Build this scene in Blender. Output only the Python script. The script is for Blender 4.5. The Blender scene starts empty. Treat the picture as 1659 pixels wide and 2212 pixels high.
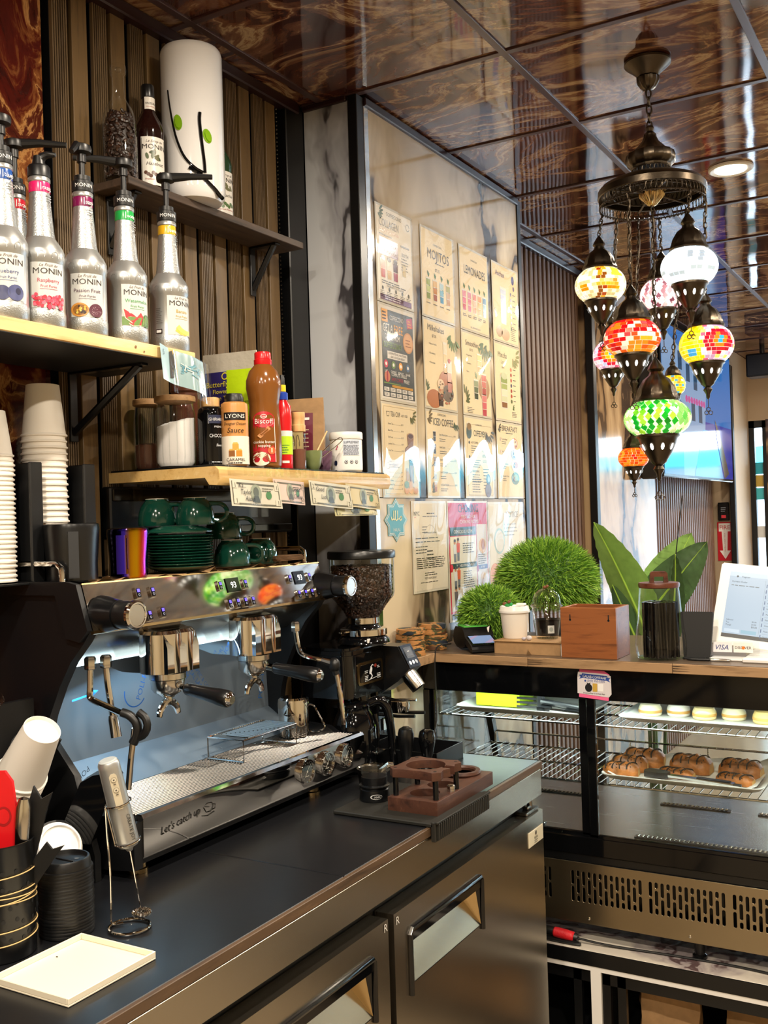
import bpy, bmesh, math, random
from mathutils import Vector, Matrix
random.seed(7)
scene = bpy.context.scene
COL = scene.collection
PI = math.pi
# --- camera
cd = bpy.data.cameras.new('camera')
cam = bpy.data.objects.new('camera', cd)
COL.objects.link(cam)
cd.sensor_fit = 'HORIZONTAL'
cd.sensor_width = 36.0
cd.lens = 47.565
cd.clip_start = 0.05
RX = Vector((0.86463998, 0.50145447, -0.03067759))
RY = Vector((0.03065531, 0.0082885, 0.99949565))
RZ = Vector((0.50145584, -0.86514433, -0.00820567))
cam.matrix_world = Matrix(((RX[0], RY[0], RZ[0], 0.0), (RX[1], RY[1], RZ[1], 0.0),
                           (RX[2], RY[2], RZ[2], 1.6), (0, 0, 0, 1)))
scene.camera = cam
# --- world, lights, exposure
w = bpy.data.worlds.new('world'); scene.world = w
w.use_nodes = True
bgn = w.node_tree.nodes['Background']
bgn.inputs[0].default_value = (0.80, 0.90, 1.0, 1)
bgn.inputs[1].default_value = 14.0
scene.view_settings.view_transform = 'Standard'
scene.view_settings.look = 'None'
scene.view_settings.exposure = -0.28
scene.view_settings.gamma = 1.0
scene.view_settings.use_curve_mapping = False
cy = scene.cycles; cy.max_bounces = 7; cy.diffuse_bounces = 3; cy.glossy_bounces = 4; cy.transparent_max_bounces = 16; cy.sample_clamp_indirect = 5.0; cy.caustics_reflective = False; cy.caustics_refractive = False
def area(name, loc, size, power, col, rot=(0, 0, 0), shape='DISK', spread=PI, sy=None):
 l = bpy.data.lights.new(name, 'AREA')
 l.shape = shape; l.size = size
 if sy: l.size_y = sy
 l.energy = power; l.color = col; l.spread = spread
 o = bpy.data.objects.new(name, l); COL.objects.link(o)
 o.location = loc; o.rotation_euler = rot
 return o
WARM = (1.0, 0.87, 0.70)
DOWN = [(-0.755, 4.01), (-0.755, 1.62), (-0.755, 0.30), (0.46, 4.01), (0.46, 2.9), (0.46, 1.62), (0.46, 0.30),
  (-0.755, 5.9), (0.46, 5.9), (-0.755, 7.7), (0.46, 7.7), (0.46, -1.2), (-0.755, -1.2)]
for i, (x, y) in enumerate(DOWN):
 area('downlight_lamp', (x, y, 2.872), 0.12, 30 if y > 1 else 48, WARM, spread=PI)
area('case_light_strip', (-0.72, 2.93, 1.050), 1.55, 5, (0.86, 1.0, 0.97), shape='RECTANGLE', sy=0.03)
area('machine_light_strip', (-1.625, 1.84, 1.318), 0.70, 1.6, (0.50, 0.80, 1.0), rot=(0, math.radians(-12), PI / 2), shape='RECTANGLE', sy=0.02)
# --- materials
MATS = {}
def lin(c):
 if isinstance(c, str):
  c = c.lstrip('#'); c = tuple(int(c[i:i+2], 16) / 255 for i in (0, 2, 4))
  c = tuple(x / 12.92 if x <= .04045 else ((x + .055) / 1.055) ** 2.4 for x in c)
 return (c[0], c[1], c[2], 1.0)
def newmat(name):
 m = bpy.data.materials.new(name); m.use_nodes = True
 nt = m.node_tree; b = nt.nodes['Principled BSDF']
 MATS[name] = m
 return m, nt, b
def N(nt, t, **kw):
 n = nt.nodes.new(t)
 for k, v in kw.items():
  if k.startswith('_'): setattr(n, k[1:], v)
  else: n.inputs[k.replace('__', ' ')].default_value = v
 return n
def ramp(nt, src, stops, interp='LINEAR'):
 r = nt.nodes.new('ShaderNodeValToRGB'); cr = r.color_ramp; cr.interpolation = interp
 while len(cr.elements) > 1: cr.elements.remove(cr.elements[-1])
 cr.elements[0].position = stops[0][0]; cr.elements[0].color = lin(stops[0][1])
 for p, c in stops[1:]:
  e = cr.elements.new(p); e.color = lin(c)
 nt.links.new(src, r.inputs[0])
 return r
def simple(name, col, rough=.5, metal=0.0, emit=None, es=0.0, coat=0.0, trans=0.0, bump=None, spec=None, var=0.0, aniso=0.0):
 if name in MATS: return MATS[name]
 m, nt, b = newmat(name)
 b.inputs['Base Color'].default_value = lin(col)
 b.inputs['Roughness'].default_value = rough
 b.inputs['Metallic'].default_value = metal
 if spec is not None: b.inputs['Specular IOR Level'].default_value = spec
 if coat: b.inputs['Coat Weight'].default_value = coat; b.inputs['Coat Roughness'].default_value = .05
 if trans: b.inputs['Transmission Weight'].default_value = trans
 if emit is not None:
  b.inputs['Emission Color'].default_value = lin(emit); b.inputs['Emission Strength'].default_value = es
 if bump or var:
  tc = N(nt, 'ShaderNodeTexCoord')
  no = N(nt, 'ShaderNodeTexNoise', Scale=(bump[0] if bump else 30.0), Detail=4.0)
  nt.links.new(tc.outputs['Object'], no.inputs['Vector'])
  if bump:
   bp = N(nt, 'ShaderNodeBump', Strength=bump[1], Distance=bump[2] if len(bump) > 2 else .002)
   nt.links.new(no.outputs[0], bp.inputs['Height']); nt.links.new(bp.outputs[0], b.inputs['Normal'])
  if var:
   c = lin(col)
   r = ramp(nt, no.outputs[0], [(.3, tuple(x * (1 - var) for x in c[:3])), (.7, tuple(min(1, x * (1 + var)) for x in c[:3]))])
   nt.links.new(r.outputs[0], b.inputs['Base Color'])
 return m
def ink(col, rough=.35):
 return simple('print_' + (col if isinstance(col, str) else '%d_%d_%d' % tuple(int(x * 255) for x in col)), col, rough)
def thinglass(name, tint=(1, 1, 1), refl=1.0, rough=.02):
 if name in MATS: return MATS[name]
 m, nt, b = newmat(name); nt.nodes.remove(b)
 out = nt.nodes['Material Output']
 tr = N(nt, 'ShaderNodeBsdfTransparent'); tr.inputs[0].default_value = (*tint, 1)
 gl = N(nt, 'ShaderNodeBsdfGlossy', Roughness=rough)
 fr = N(nt, 'ShaderNodeLayerWeight', Blend=.5); pw = N(nt, 'ShaderNodeMath', _operation='POWER'); pw.inputs[1].default_value = 3.5; nt.links.new(fr.outputs['Facing'], pw.inputs[0])
 mu = N(nt, 'ShaderNodeMath', _operation='MULTIPLY_ADD'); mu.inputs[1].default_value = .7 * refl; mu.inputs[2].default_value = .035 * refl
 mx = N(nt, 'ShaderNodeMixShader')
 nt.links.new(pw.outputs[0], mu.inputs[0]); nt.links.new(mu.outputs[0], mx.inputs[0])
 nt.links.new(tr.outputs[0], mx.inputs[1]); nt.links.new(gl.outputs[0], mx.inputs[2])
 nt.links.new(mx.outputs[0], out.inputs[0])
 return m
def coords(nt, scale=(1, 1, 1), loc=(0, 0, 0), rot=(0, 0, 0), rnd=False):
 tc = N(nt, 'ShaderNodeTexCoord'); mp = N(nt, 'ShaderNodeMapping')
 mp.inputs['Scale'].default_value = scale; mp.inputs['Rotation'].default_value = rot; mp.inputs['Location'].default_value = loc
 src = tc.outputs['Object']
 if rnd:
  oi = N(nt, 'ShaderNodeObjectInfo'); ml = N(nt, 'ShaderNodeMath', _operation='MULTIPLY'); ml.inputs[1].default_value = 40.0
  ad = N(nt, 'ShaderNodeVectorMath', _operation='ADD')
  nt.links.new(oi.outputs['Random'], ml.inputs[0]); nt.links.new(ml.outputs[0], ad.inputs[1]); nt.links.new(src, ad.inputs[0])
  src = ad.outputs[0]
 nt.links.new(src, mp.inputs[0])
 return mp.outputs[0]
def warp(nt, vec, scale, amt, detail=4.0):
 n1 = N(nt, 'ShaderNodeTexNoise', Scale=scale, Detail=detail)
 nt.links.new(vec, n1.inputs['Vector'])
 s = N(nt, 'ShaderNodeVectorMath', _operation='SUBTRACT'); s.inputs[1].default_value = (.5, .5, .5)
 m = N(nt, 'ShaderNodeVectorMath', _operation='SCALE'); m.inputs['Scale'].default_value = amt
 a = N(nt, 'ShaderNodeVectorMath', _operation='ADD')
 nt.links.new(n1.outputs['Color'], s.inputs[0]); nt.links.new(s.outputs[0], m.inputs[0])
 nt.links.new(vec, a.inputs[0]); nt.links.new(m.outputs[0], a.inputs[1])
 return a.outputs[0]
def agate(name, stops, scale=(1, 1, 1), base=3.0, rough=.07, wob=.0, rnd=True, amt=.9):
 m, nt, b = newmat(name)
 v = coords(nt, scale=scale, rnd=rnd)
 v2 = warp(nt, v, base * .55, amt, 3.0)
 v2 = warp(nt, v2, base * 2.2, amt * .22, 5.0)
 no = N(nt, 'ShaderNodeTexNoise', Scale=base, Detail=9.0, Roughness=.62, Distortion=.6)
 nt.links.new(v2, no.inputs['Vector'])
 r = ramp(nt, no.outputs[0], stops)
 nt.links.new(r.outputs[0], b.inputs['Base Color'])
 b.inputs['Roughness'].default_value = rough; b.inputs['IOR'].default_value = 1.7 if wob else 1.45
 if wob:
  n2 = N(nt, 'ShaderNodeTexNoise', Scale=3.2, Detail=1.0)
  nt.links.new(coords(nt, rnd=rnd), n2.inputs['Vector'])
  bp = N(nt, 'ShaderNodeBump', Strength=wob, Distance=.02)
  nt.links.new(n2.outputs[0], bp.inputs['Height']); nt.links.new(bp.outputs[0], b.inputs['Normal'])
 return m
agate('ceiling_agate', [(.33, '#1c1214'), (.40, '#3c2422'), (.44, '#6a402c'), (.462, '#a2805a'), (.475, '#6e4a38'),
      (.505, '#3a2020'), (.53, '#5c3226'), (.555, '#80583e'), (.568, '#c0a27a'), (.585, '#7a5440'), (.62, '#4a2a24'), (.68, '#1e1214')],
      scale=(.8, 1.35, 1.0), base=1.9, rough=.05, wob=.12, amt=.8)
agate('red_agate', [(.33, '#0e0404'), (.42, '#2a0807'), (.47, '#48120c'), (.50, '#7a4a26'), (.51, '#a87a48'), (.525, '#4a1c10'),
     (.57, '#2c0908'), (.61, '#3c1a12'), (.63, '#8a6236'), (.66, '#240a08'), (.75, '#100505')],
      scale=(1.0, 1.4, .8), base=2.3, rough=.12, rnd=False)
def marble(name, base_c, cloud, vein, rough=.1, sc=1.0, loc=(0, 0, 0), bumpy=0.0):
 m, nt, b = newmat(name)
 v = coords(nt, scale=(sc, sc, sc * .55), loc=loc, rot=(.5, .2, 0))
 v2 = warp(nt, v, 1.6, .9, 4.0)
 no = N(nt, 'ShaderNodeTexNoise', Scale=1.1, Detail=5.0, Roughness=.55)
 nt.links.new(v2, no.inputs['Vector'])
 sb = N(nt, 'ShaderNodeMath', _operation='SUBTRACT'); sb.inputs[1].default_value = .5
 ab = N(nt, 'ShaderNodeMath', _operation='ABSOLUTE')
 nt.links.new(no.outputs[0], sb.inputs[0]); nt.links.new(sb.outputs[0], ab.inputs[0])
 r = ramp(nt, ab.outputs[0], [(0.0, vein), (.010, vein), (.022, cloud), (.09, base_c), (.3, base_c)])
 n3 = N(nt, 'ShaderNodeTexNoise', Scale=.9, Detail=3.0)
 nt.links.new(v2, n3.inputs['Vector'])
 r3 = ramp(nt, n3.outputs[0], [(.40, base_c), (.50, base_c), (.60, cloud)])
 mx = N(nt, 'ShaderNodeMixRGB', _blend_type='MULTIPLY'); mx.inputs[0].default_value = .75
 nt.links.new(r.outputs[0], mx.inputs[1]); nt.links.new(r3.outputs[0], mx.inputs[2])
 nt.links.new(mx.outputs[0], b.inputs['Base Color'])
 b.inputs['Roughness'].default_value = rough
 if bumpy:
  bp = N(nt, 'ShaderNodeBump', Strength=bumpy, Distance=.02)
  n4 = N(nt, 'ShaderNodeTexNoise', Scale=2.5, Detail=1.0)
  nt.links.new(v, n4.inputs['Vector'])
  nt.links.new(n4.outputs[0], bp.inputs['Height']); nt.links.new(bp.outputs[0], b.inputs['Normal'])
 return m
marble('marble_cream', '#e9dfcb', '#b9aa94', '#4c443e', rough=.09, sc=1.0)
marble('marble_grey', '#e3e6ea', '#a9a9af', '#4c4a4e', rough=.08, sc=1.7, loc=(3.1, 1.0, 2.2))
marble('marble_far', '#d8c3a4', '#a48d72', '#4a3c34', rough=.08, sc=.9, loc=(7.0, 2.0, 0.4), bumpy=.04)
marble('marble_counter', '#ece6dc', '#b8aeb0', '#6a5658', rough=.2, sc=2.4, loc=(1.0, 5.0, 2.0))
def wood(name, c1, c2, c3, scale=(1, 1, 1), rough=.5, bands=9.0, rnd=True, coat=0.0):
 m, nt, b = newmat(name)
 v = coords(nt, scale=scale, rnd=rnd)
 v2 = warp(nt, v, 1.3, .35, 3.0)
 no = N(nt, 'ShaderNodeTexNoise', Scale=bands, Detail=6.0, Roughness=.65)
 nt.links.new(v2, no.inputs['Vector'])
 r = ramp(nt, no.outputs[0], [(.30, c1), (.48, c2), (.58, c2), (.72, c3)])
 nt.links.new(r.outputs[0], b.inputs['Base Color'])
 b.inputs['Roughness'].default_value = rough
 if coat: b.inputs['Coat Weight'].default_value = coat
 bp = N(nt, 'ShaderNodeBump', Strength=.25, Distance=.001)
 nt.links.new(no.outputs[0], bp.inputs['Height']); nt.links.new(bp.outputs[0], b.inputs['Normal'])
 return m
wood('plank_wood', '#42331f', '#6c5535', '#836942', scale=(4, 4, .35), rough=.45)
wood('flute_wood', '#4a3b2a', '#67543c', '#7a6548', scale=(4, 4, .35), rough=.4)
wood('far_slat_wood', '#4a3629', '#6b5040', '#7d5f4c', scale=(4, 4, .35), rough=.4)
wood('pine', '#c79a5e', '#e2bf85', '#efd3a2', scale=(5, .5, 5), rough=.45)
wood('dark_shelf_wood', '#2a211b', '#4c3d32', '#6a5646', scale=(6, .5, 6), rough=.55)
wood('maple_edge', '#c49a58', '#ddb978', '#e8cb92', scale=(5, .5, 5), rough=.3, coat=.5)
wood('counter_wood', '#6d5439', '#a58562', '#c2a179', scale=(.5, 5, 5), rough=.45)
wood('edge_wood', '#2e2218', '#54402e', '#6d543c', scale=(5, .5, 5), rough=.45)
wood('walnut', '#2e1a13', '#4a2c20', '#62402f', scale=(6, .9, 6), rough=.45)
wood('box_wood', '#5e3318', '#8f542c', '#a86a3a', scale=(.8, 3, 7), rough=.4, bands=6.0)
agate('camo_wood', [(.40, '#2c3340'), (.445, '#34452c'), (.46, '#c08a52'), (.54, '#b07a48'), (.555, '#3c5030'), (.60, '#5a3a24')], scale=(1, 1, 2), base=11, rough=.5, amt=.02)
wood('lid_wood', '#8a6a48', '#b08a60', '#c8a276', scale=(3, 9, 9), rough=.5)
wood('jar_lid_wood', '#3a1c12', '#5c3020', '#6e3c28', scale=(3, 9, 9), rough=.35)
wood('bamboo', '#b98f58', '#d8b078', '#e8c890', scale=(6, 6, 1), rough=.45)
def brushed(name, col, rough=.24, scale=(2, 2, 90), amp=.10, metal=1.0):
 m, nt, b = newmat(name)
 b.inputs['Base Color'].default_value = lin(col); b.inputs['Metallic'].default_value = metal
 v = coords(nt, scale=scale)
 no = N(nt, 'ShaderNodeTexNoise', Scale=6.0, Detail=3.0)
 nt.links.new(v, no.inputs['Vector'])
 mr = N(nt, 'ShaderNodeMapRange'); mr.inputs['To Min'].default_value = rough - amp * .6; mr.inputs['To Max'].default_value = rough + amp
 nt.links.new(no.outputs[0], mr.inputs['Value']); nt.links.new(mr.outputs[0], b.inputs['Roughness'])
 n2 = N(nt, 'ShaderNodeTexNoise', Scale=2.2, Detail=2.0); nt.links.new(coords(nt), n2.inputs['Vector'])
 bp = N(nt, 'ShaderNodeBump', Strength=.05, Distance=.02); nt.links.new(n2.outputs[0], bp.inputs['Height'])
 nt.links.new(bp.outputs[0], b.inputs['Normal'])
 return m
brushed('steel_brushed', '#b8b0a2', rough=.25, scale=(2, .6, 60), amp=.03)
brushed('steel_case', '#a99c84', rough=.28, scale=(.6, 2, 60), amp=.03)
brushed('steel_floor', '#a9a8a4', rough=.22, scale=(.6, 40, 2))
brushed('film_steel', '#7f8c98', rough=.42, scale=(2, .6, 40), metal=.4, amp=.03)
simple('chrome', '#d6d2cc', .05, 1.0)
simple('chrome_soft', '#cfccc6', .16, 1.0)
simple('steel_dark', '#8d8a86', .22, 1.0)
simple('silver_paint', '#b6b8b8', .32, .75)
simple('silver_texture', '#b3b6b6', .30, .80, bump=(330, .45, .0015))
simple('black_gloss', '#08090b', .07)
simple('black_satin', '#0c0d0f', .28)
simple('black_matte', '#101113', .55)
simple('black_plastic', '#0d0e10', .38)
simple('black_rubber', '#15140f', .6); simple('strap_grey', '#2c2e31', .4)
simple('machine_black', '#0b0c0f', .38, bump=(400, .15, .0006))
simple('worktop_black', '#131417', .30, bump=(9, .12, .004))
simple('black_trim', '#0a0b0d', .35)
simple('tbar', '#4a3434', .3)
simple('crown', '#2a1416', .3)
simple('gold', '#b98a3a', .25, 1.0)
simple('bronze', '#51483d', .32, 1.0, bump=(90, .3, .001))
simple('brass_trim', '#b49a6c', .2, 1.0)
simple('white_paper', '#ece8e2', .6)
simple('cup_white', '#efe9df', .55)
simple('white_plastic', '#eeece8', .3)
simple('white_glaze', '#e9e9ea', .10, coat=.6)
simple('cream_tray', '#e8dfc8', .35)
simple('green_glaze', '#0e3d31', .12, coat=.6)
simple('green_rim', '#cfc7b4', .4)
simple('red_gloss', '#d3181f', .25)
simple('beige_wall', '#b39c80', .6)
simple('floor_tile', '#9a8a74', .25)
simple('warm_wall', '#dccba8', .5)
simple('kraft', '#a9855c', .7, bump=(40, .4, .002), var=.12)
simple('kraft_dark', '#7a5a3a', .7, bump=(60, .4, .002), var=.2)
simple('sauce_brown', '#7a4a1e', .16)
simple('caramel', '#c68a4c', .3)
simple('cocoa', '#6e4432', .9)
simple('sugar', '#efeceb', .85, bump=(200, .3, .001))
simple('bean', '#24140d', .38)
simple('bean_light', '#3a2214', .38)
simple('leaf_green', '#7fa850', .45, var=.15)
simple('leaf_dark', '#46663c', .45, var=.2)
simple('grass_a', '#7cab38', .6)
simple('grass_b', '#a6cf4c', .6)
simple('grass_c', '#4c7828', .6)
simple('bread', '#a05f26', .42, bump=(34, .8, .006), var=.6)
simple('bread_cut', '#d8a860', .7, var=.2)
simple('seed', '#1c130c', .6)
simple('lime', '#b8e01c', .5)
simple('lime_foam', '#c9ee10', .6, bump=(60, .5, .003))
simple('led_warm', '#fff1d6', .5, emit=(1.0, .86, .62), es=14.0)
simple('led_cool', '#f0ffff', .5, emit=(.85, 1.0, .98), es=5.0)
simple('led_machine', '#f0ffff', .5, emit=(.65, .88, 1.0), es=5.0)
simple('screen_blue', '#202a34', .3, emit='#b4cde2', es=1.0)
simple('display_white', '#ffffff', .3, emit=(1, 1, 1), es=3.0)
simple('button_violet', '#2a1cff', .3, emit=(.16, .10, 1.0), es=1.6)
thinglass('glass_clear', (.97, .98, .98), 1.0)
thinglass('glass_case', (.95, .98, .97), 1.1)
thinglass('plastic_clear', (.96, .97, .96), 1.3)
thinglass('plastic_smoke', (.90, .90, .88), 1.5)
thinglass('glass_far', (.97, .99, 1.0), .7)
# --- mesh helpers
def V(*a): return Vector(a)
_TX = {}
def textmesh(s):
 if s in _TX: return _TX[s]
 c = bpy.data.curves.new('t', 'FONT'); c.body = s; c.size = 1.0; c.resolution_u = 2
 o = bpy.data.objects.new('t', c)
 COL.objects.link(o)
 dg = bpy.context.evaluated_depsgraph_get()
 me = bpy.data.meshes.new_from_object(o.evaluated_get(dg))
 vs = [tuple(v.co[:2]) for v in me.vertices]; fs = [tuple(p.vertices) for p in me.polygons]
 w = max([v[0] for v in vs], default=0.3)
 bpy.data.objects.remove(o); bpy.data.curves.remove(c); bpy.data.meshes.remove(me)
 _TX[s] = (vs, fs, w)
 return _TX[s]
def plane(o, r, u):
 o = Vector(o); r = Vector(r).normalized(); u = Vector(u).normalized(); n = r.cross(u)
 return lambda x, y, d=0.0: o + r * x + u * y + n * d
def cyl(c, R, a0, z0=0.0):
 c = Vector(c)
 def f(x, y, d=0.0):
  a = a0 + x / R
  return Vector((c.x + (R + d) * math.cos(a), c.y + (R + d) * math.sin(a), c.z + z0 + y))
 f.R = R
 return f
class MB:
 def __init__(s, T=None):
  s.v = []; s.f = []; s.fm = []; s.mats = []; s.T = T
 def mi(s, m):
  if isinstance(m, str): m = MATS[m]
  if m not in s.mats: s.mats.append(m)
  return s.mats.index(m)
 def add(s, vs, fs, mat):
  k = len(s.v); i = s.mi(mat)
  if s.T is not None: vs = [s.T @ Vector(v) for v in vs]
  s.v.extend([tuple(v) for v in vs])
  for f in fs:
   s.f.append(tuple(a + k for a in f)); s.fm.append(i)
  return s
 def box(s, x0, x1, y0, y1, z0, z1, mat, bev=0.0, seg=1, M=None):
  if bev <= 0:
   vs = [V(x, y, z) for x in (x0, x1) for y in (y0, y1) for z in (z0, z1)]
   fs = [(0, 1, 3, 2), (4, 6, 7, 5), (0, 4, 5, 1), (2, 3, 7, 6), (0, 2, 6, 4), (1, 5, 7, 3)]
  else:
   bm = bmesh.new()
   bmesh.ops.create_cube(bm, size=1.0)
   for v in bm.verts:
    v.co = V(x0 + (v.co.x + .5) * (x1 - x0), y0 + (v.co.y + .5) * (y1 - y0), z0 + (v.co.z + .5) * (z1 - z0))
   bmesh.ops.bevel(bm, geom=bm.edges[:], offset=bev, segments=seg, affect='EDGES', profile=.5)
   bm.verts.index_update()
   vs = [v.co.copy() for v in bm.verts]; fs = [tuple(v.index for v in f.verts) for f in bm.faces]
   bm.free()
  if M is not None: vs = [M @ v for v in vs]
  return s.add(vs, fs, mat)
 def lathe(s, prof, mat, c=(0, 0, 0), n=24, M=None, flute=None, a0=0.0, a1=None):
  c = Vector(c); vs = []; fs = []
  full = a1 is None
  nn = n if full else n + 1
  for (r, z) in prof:
   for k in range(nn):
    a = a0 + (2 * PI if full else a1 - a0) * k / n
    rr = r * (1 + flute[1] * math.cos(flute[0] * a)) if flute else r
    vs.append(V(rr * math.cos(a), rr * math.sin(a), z))
  for j in range(len(prof) - 1):
   for k in range(n):
    k2 = (k + 1) % n if full else k + 1
    fs.append((j * nn + k, j * nn + k2, (j + 1) * nn + k2, (j + 1) * nn + k))
  if full:
   if prof[0][0] > 1e-6: fs.append(tuple(reversed(range(n))))
   if prof[-1][0] > 1e-6: fs.append(tuple((len(prof) - 1) * n + k for k in range(n)))
  vs = [(M @ v if M is not None else v) + c for v in vs]
  return s.add(vs, fs, mat)
 def shell(s, prof, mat, c=(0, 0, 0), n=24, M=None):     # open lathe, no caps
  c = Vector(c); vs = []; fs = []
  for (r, z) in prof:
   for k in range(n):
    a = 2 * PI * k / n; vs.append(V(r * math.cos(a), r * math.sin(a), z))
  for j in range(len(prof) - 1):
   for k in range(n):
    k2 = (k + 1) % n
    fs.append((j * n + k, j * n + k2, (j + 1) * n + k2, (j + 1) * n + k))
  vs = [(M @ v if M is not None else v) + c for v in vs]
  return s.add(vs, fs, mat)
 def cyl(s, p0, p1, r, mat, n=16, r1=None):
  p0 = Vector(p0); p1 = Vector(p1); d = p1 - p0; L = d.length
  M = d.to_track_quat('Z', 'Y').to_matrix()
  r1 = r if r1 is None else r1
  return s.lathe([(r, 0), (r1, L)], mat, p0, n, M)
 def disc_lathe(s, p0, p1, prof, mat, n=20):            # lathe along an arbitrary axis; prof = (radius, fraction of length)
  p0 = Vector(p0); p1 = Vector(p1); d = p1 - p0; L = d.length
  return s.lathe([(r, t * L) for r, t in prof], mat, p0, n, d.to_track_quat('Z', 'Y').to_matrix())
 def tube(s, pts, r, mat, n=8, closed=False, smooth=0):
  pts = [Vector(p) for p in pts]
  for _ in range(smooth):
   q = []
   for i in range(len(pts) - 1):
    a, b = pts[i], pts[i + 1]
    q += [a * .75 + b * .25, a * .25 + b * .75]
   pts = [pts[0]] + q + [pts[-1]]
  m = len(pts); vs = []; fs = []
  rs = r if isinstance(r, (list, tuple)) else [r] * m
  if len(rs) != m: rs = [rs[0] + (rs[-1] - rs[0]) * i / (m - 1) for i in range(m)]
  up = None
  for i in range(m):
   if closed: t = pts[(i + 1) % m] - pts[i - 1]
   else: t = pts[min(i + 1, m - 1)] - pts[max(i - 1, 0)]
   t.normalize()
   if up is None:
    up = V(0, 0, 1) if abs(t.z) < .9 else V(1, 0, 0)
   a = up.cross(t)
   if a.length < 1e-5: a = V(1, 0, 0).cross(t)
   a.normalize(); b = t.cross(a); up = b
   for k in range(n):
    an = 2 * PI * k / n
    vs.append(pts[i] + (a * math.cos(an) + b * math.sin(an)) * rs[i])
  for i in range(m if closed else m - 1):
   j = (i + 1) % m
   for k in range(n):
    k2 = (k + 1) % n
    fs.append((i * n + k, i * n + k2, j * n + k2, j * n + k))
  if not closed:
   fs.append(tuple(reversed(range(n)))); fs.append(tuple((m - 1) * n + k for k in range(n)))
  return s.add(vs, fs, mat)
 def prism(s, poly, f, d0, d1, mat):
  """poly: 2d outline; f(x, y, d) maps to space; extruded d0..d1"""
  n = len(poly)
  vs = [f(x, y, d0) for x, y in poly] + [f(x, y, d1) for x, y in poly]
  fs = [tuple(reversed(range(n))), tuple(range(n, 2 * n))]
  fs += [(i, (i + 1) % n, n + (i + 1) % n, n + i) for i in range(n)]
  return s.add(vs, fs, mat)
 def ball(s, c, r, mat, n=16, m=10):
  rx, ry, rz = (r, r, r) if not isinstance(r, (tuple, list)) else r
  vs = [V(0, 0, -rz)]; fs = []
  for j in range(1, m):
   ph = -PI / 2 + PI * j / m
   for k in range(n):
    a = 2 * PI * k / n
    vs.append(V(rx * math.cos(ph) * math.cos(a), ry * math.cos(ph) * math.sin(a), rz * math.sin(ph)))
  vs.append(V(0, 0, rz)); L = len(vs) - 1
  for k in range(n):
   k2 = (k + 1) % n
   fs.append((0, 1 + k2, 1 + k)); fs.append((L, L - n + k, L - n + k2))
   for j in range(m - 2):
    fs.append((1 + j * n + k, 1 + j * n + k2, 1 + (j + 1) * n + k2, 1 + (j + 1) * n + k))
  c = Vector(c)
  return s.add([v + c for v in vs], fs, mat)
 def rect(s, f, x0, y0, x1, y1, mat, d=.0006, nx=None):
  if nx is None: nx = max(1, int(abs(x1 - x0) / (f.R * .22)) + 1) if hasattr(f, 'R') else 1
  vs = []
  for i in range(nx + 1):
   x = x0 + (x1 - x0) * i / nx
   vs += [f(x, y0, d), f(x, y1, d)]
  return s.add(vs, [(2 * i, 2 * i + 2, 2 * i + 3, 2 * i + 1) for i in range(nx)], mat)
 def disc(s, f, cx, cy, rx, ry, mat, d=.0008, n=18, rot=0.0):
  cr, sr = math.cos(rot), math.sin(rot)
  vs = [f(cx, cy, d)]
  for k in range(n):
   a = 2 * PI * k / n; x = rx * math.cos(a); y = ry * math.sin(a)
   vs.append(f(cx + x * cr - y * sr, cy + x * sr + y * cr, d))
  return s.add(vs, [(0, 1 + k, 1 + (k + 1) % n) for k in range(n)], mat)
 def poly(s, f, pts, mat, d=.0008):
  return s.add([f(x, y, d) for x, y in pts], [tuple(range(len(pts)))], mat)
 def stroke(s, f, pts, wd, mat, d=.0010):
  vs = []; fs = []
  P = [Vector(p) for p in pts]
  for i, p in enumerate(P):
   t = P[min(i + 1, len(P) - 1)] - P[max(i - 1, 0)]
   if t.length < 1e-9: t = Vector((1, 0))
   t.normalize(); nn = Vector((-t.y, t.x)) * wd * .5
   vs += [f(p.x + nn.x, p.y + nn.y, d), f(p.x - nn.x, p.y - nn.y, d)]
  for i in range(len(P) - 1): fs.append((2 * i, 2 * i + 1, 2 * i + 3, 2 * i + 2))
  return s.add(vs, fs, mat)
 def txt(s, f, t, x, y, h, mat, d=.0010, align='l', sx=1.0, wmax=None, rot=0.0, slant=0.0):
  vs, fs, w = textmesh(t); k = h / .72
  if wmax: sx = min(sx, wmax / (w * k))
  off = 0 if align == 'l' else (-w * k * sx / 2 if align == 'c' else -w * k * sx)
  cr, sr = math.cos(rot), math.sin(rot)
  out = []
  for vx, vy in vs:
   a = off + (vx + slant * vy) * k * sx; b = vy * k
   out.append(f(x + a * cr - b * sr, y + a * sr + b * cr, d))
  return s.add(out, fs, mat)
 def lines(s, f, x, y, wd, n, dy, th, mat, d=.0010, rag=.35):
  for i in range(n):
   L = wd * (1 - random.random() * rag); cx = x
   while cx < x + L - wd * .02:
    ww = min(wd * random.uniform(.08, .22), x + L - cx)
    s.rect(f, cx, y - i * dy - th, cx + ww, y - i * dy, mat, d, nx=1); cx += ww + wd * .03
  return s
 def build(s, name, parent=None, label=None, cat=None, group=None, kind=None, at=None, world=True, ang=35):
  me = bpy.data.meshes.new(name)
  off = V(0, 0, 0)
  if parent is not None and world:
   off = parent['_o'] if '_o' in parent else V(0, 0, 0); off = Vector(off)
  elif at is not None: off = Vector(at)
  me.from_pydata([tuple(Vector(v) - off) for v in s.v], [], s.f)
  for m in s.mats: me.materials.append(m)
  me.polygons.foreach_set('material_index', s.fm)
  me.polygons.foreach_set('use_smooth', [True] * len(s.f))
  me.update()
  me.set_sharp_from_angle(angle=math.radians(ang))
  o = bpy.data.objects.new(name, me); COL.objects.link(o)
  if parent is not None: o.parent = parent
  elif at is not None: o.location = off
  tag(o, label, cat, group, kind)
  return o
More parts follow.
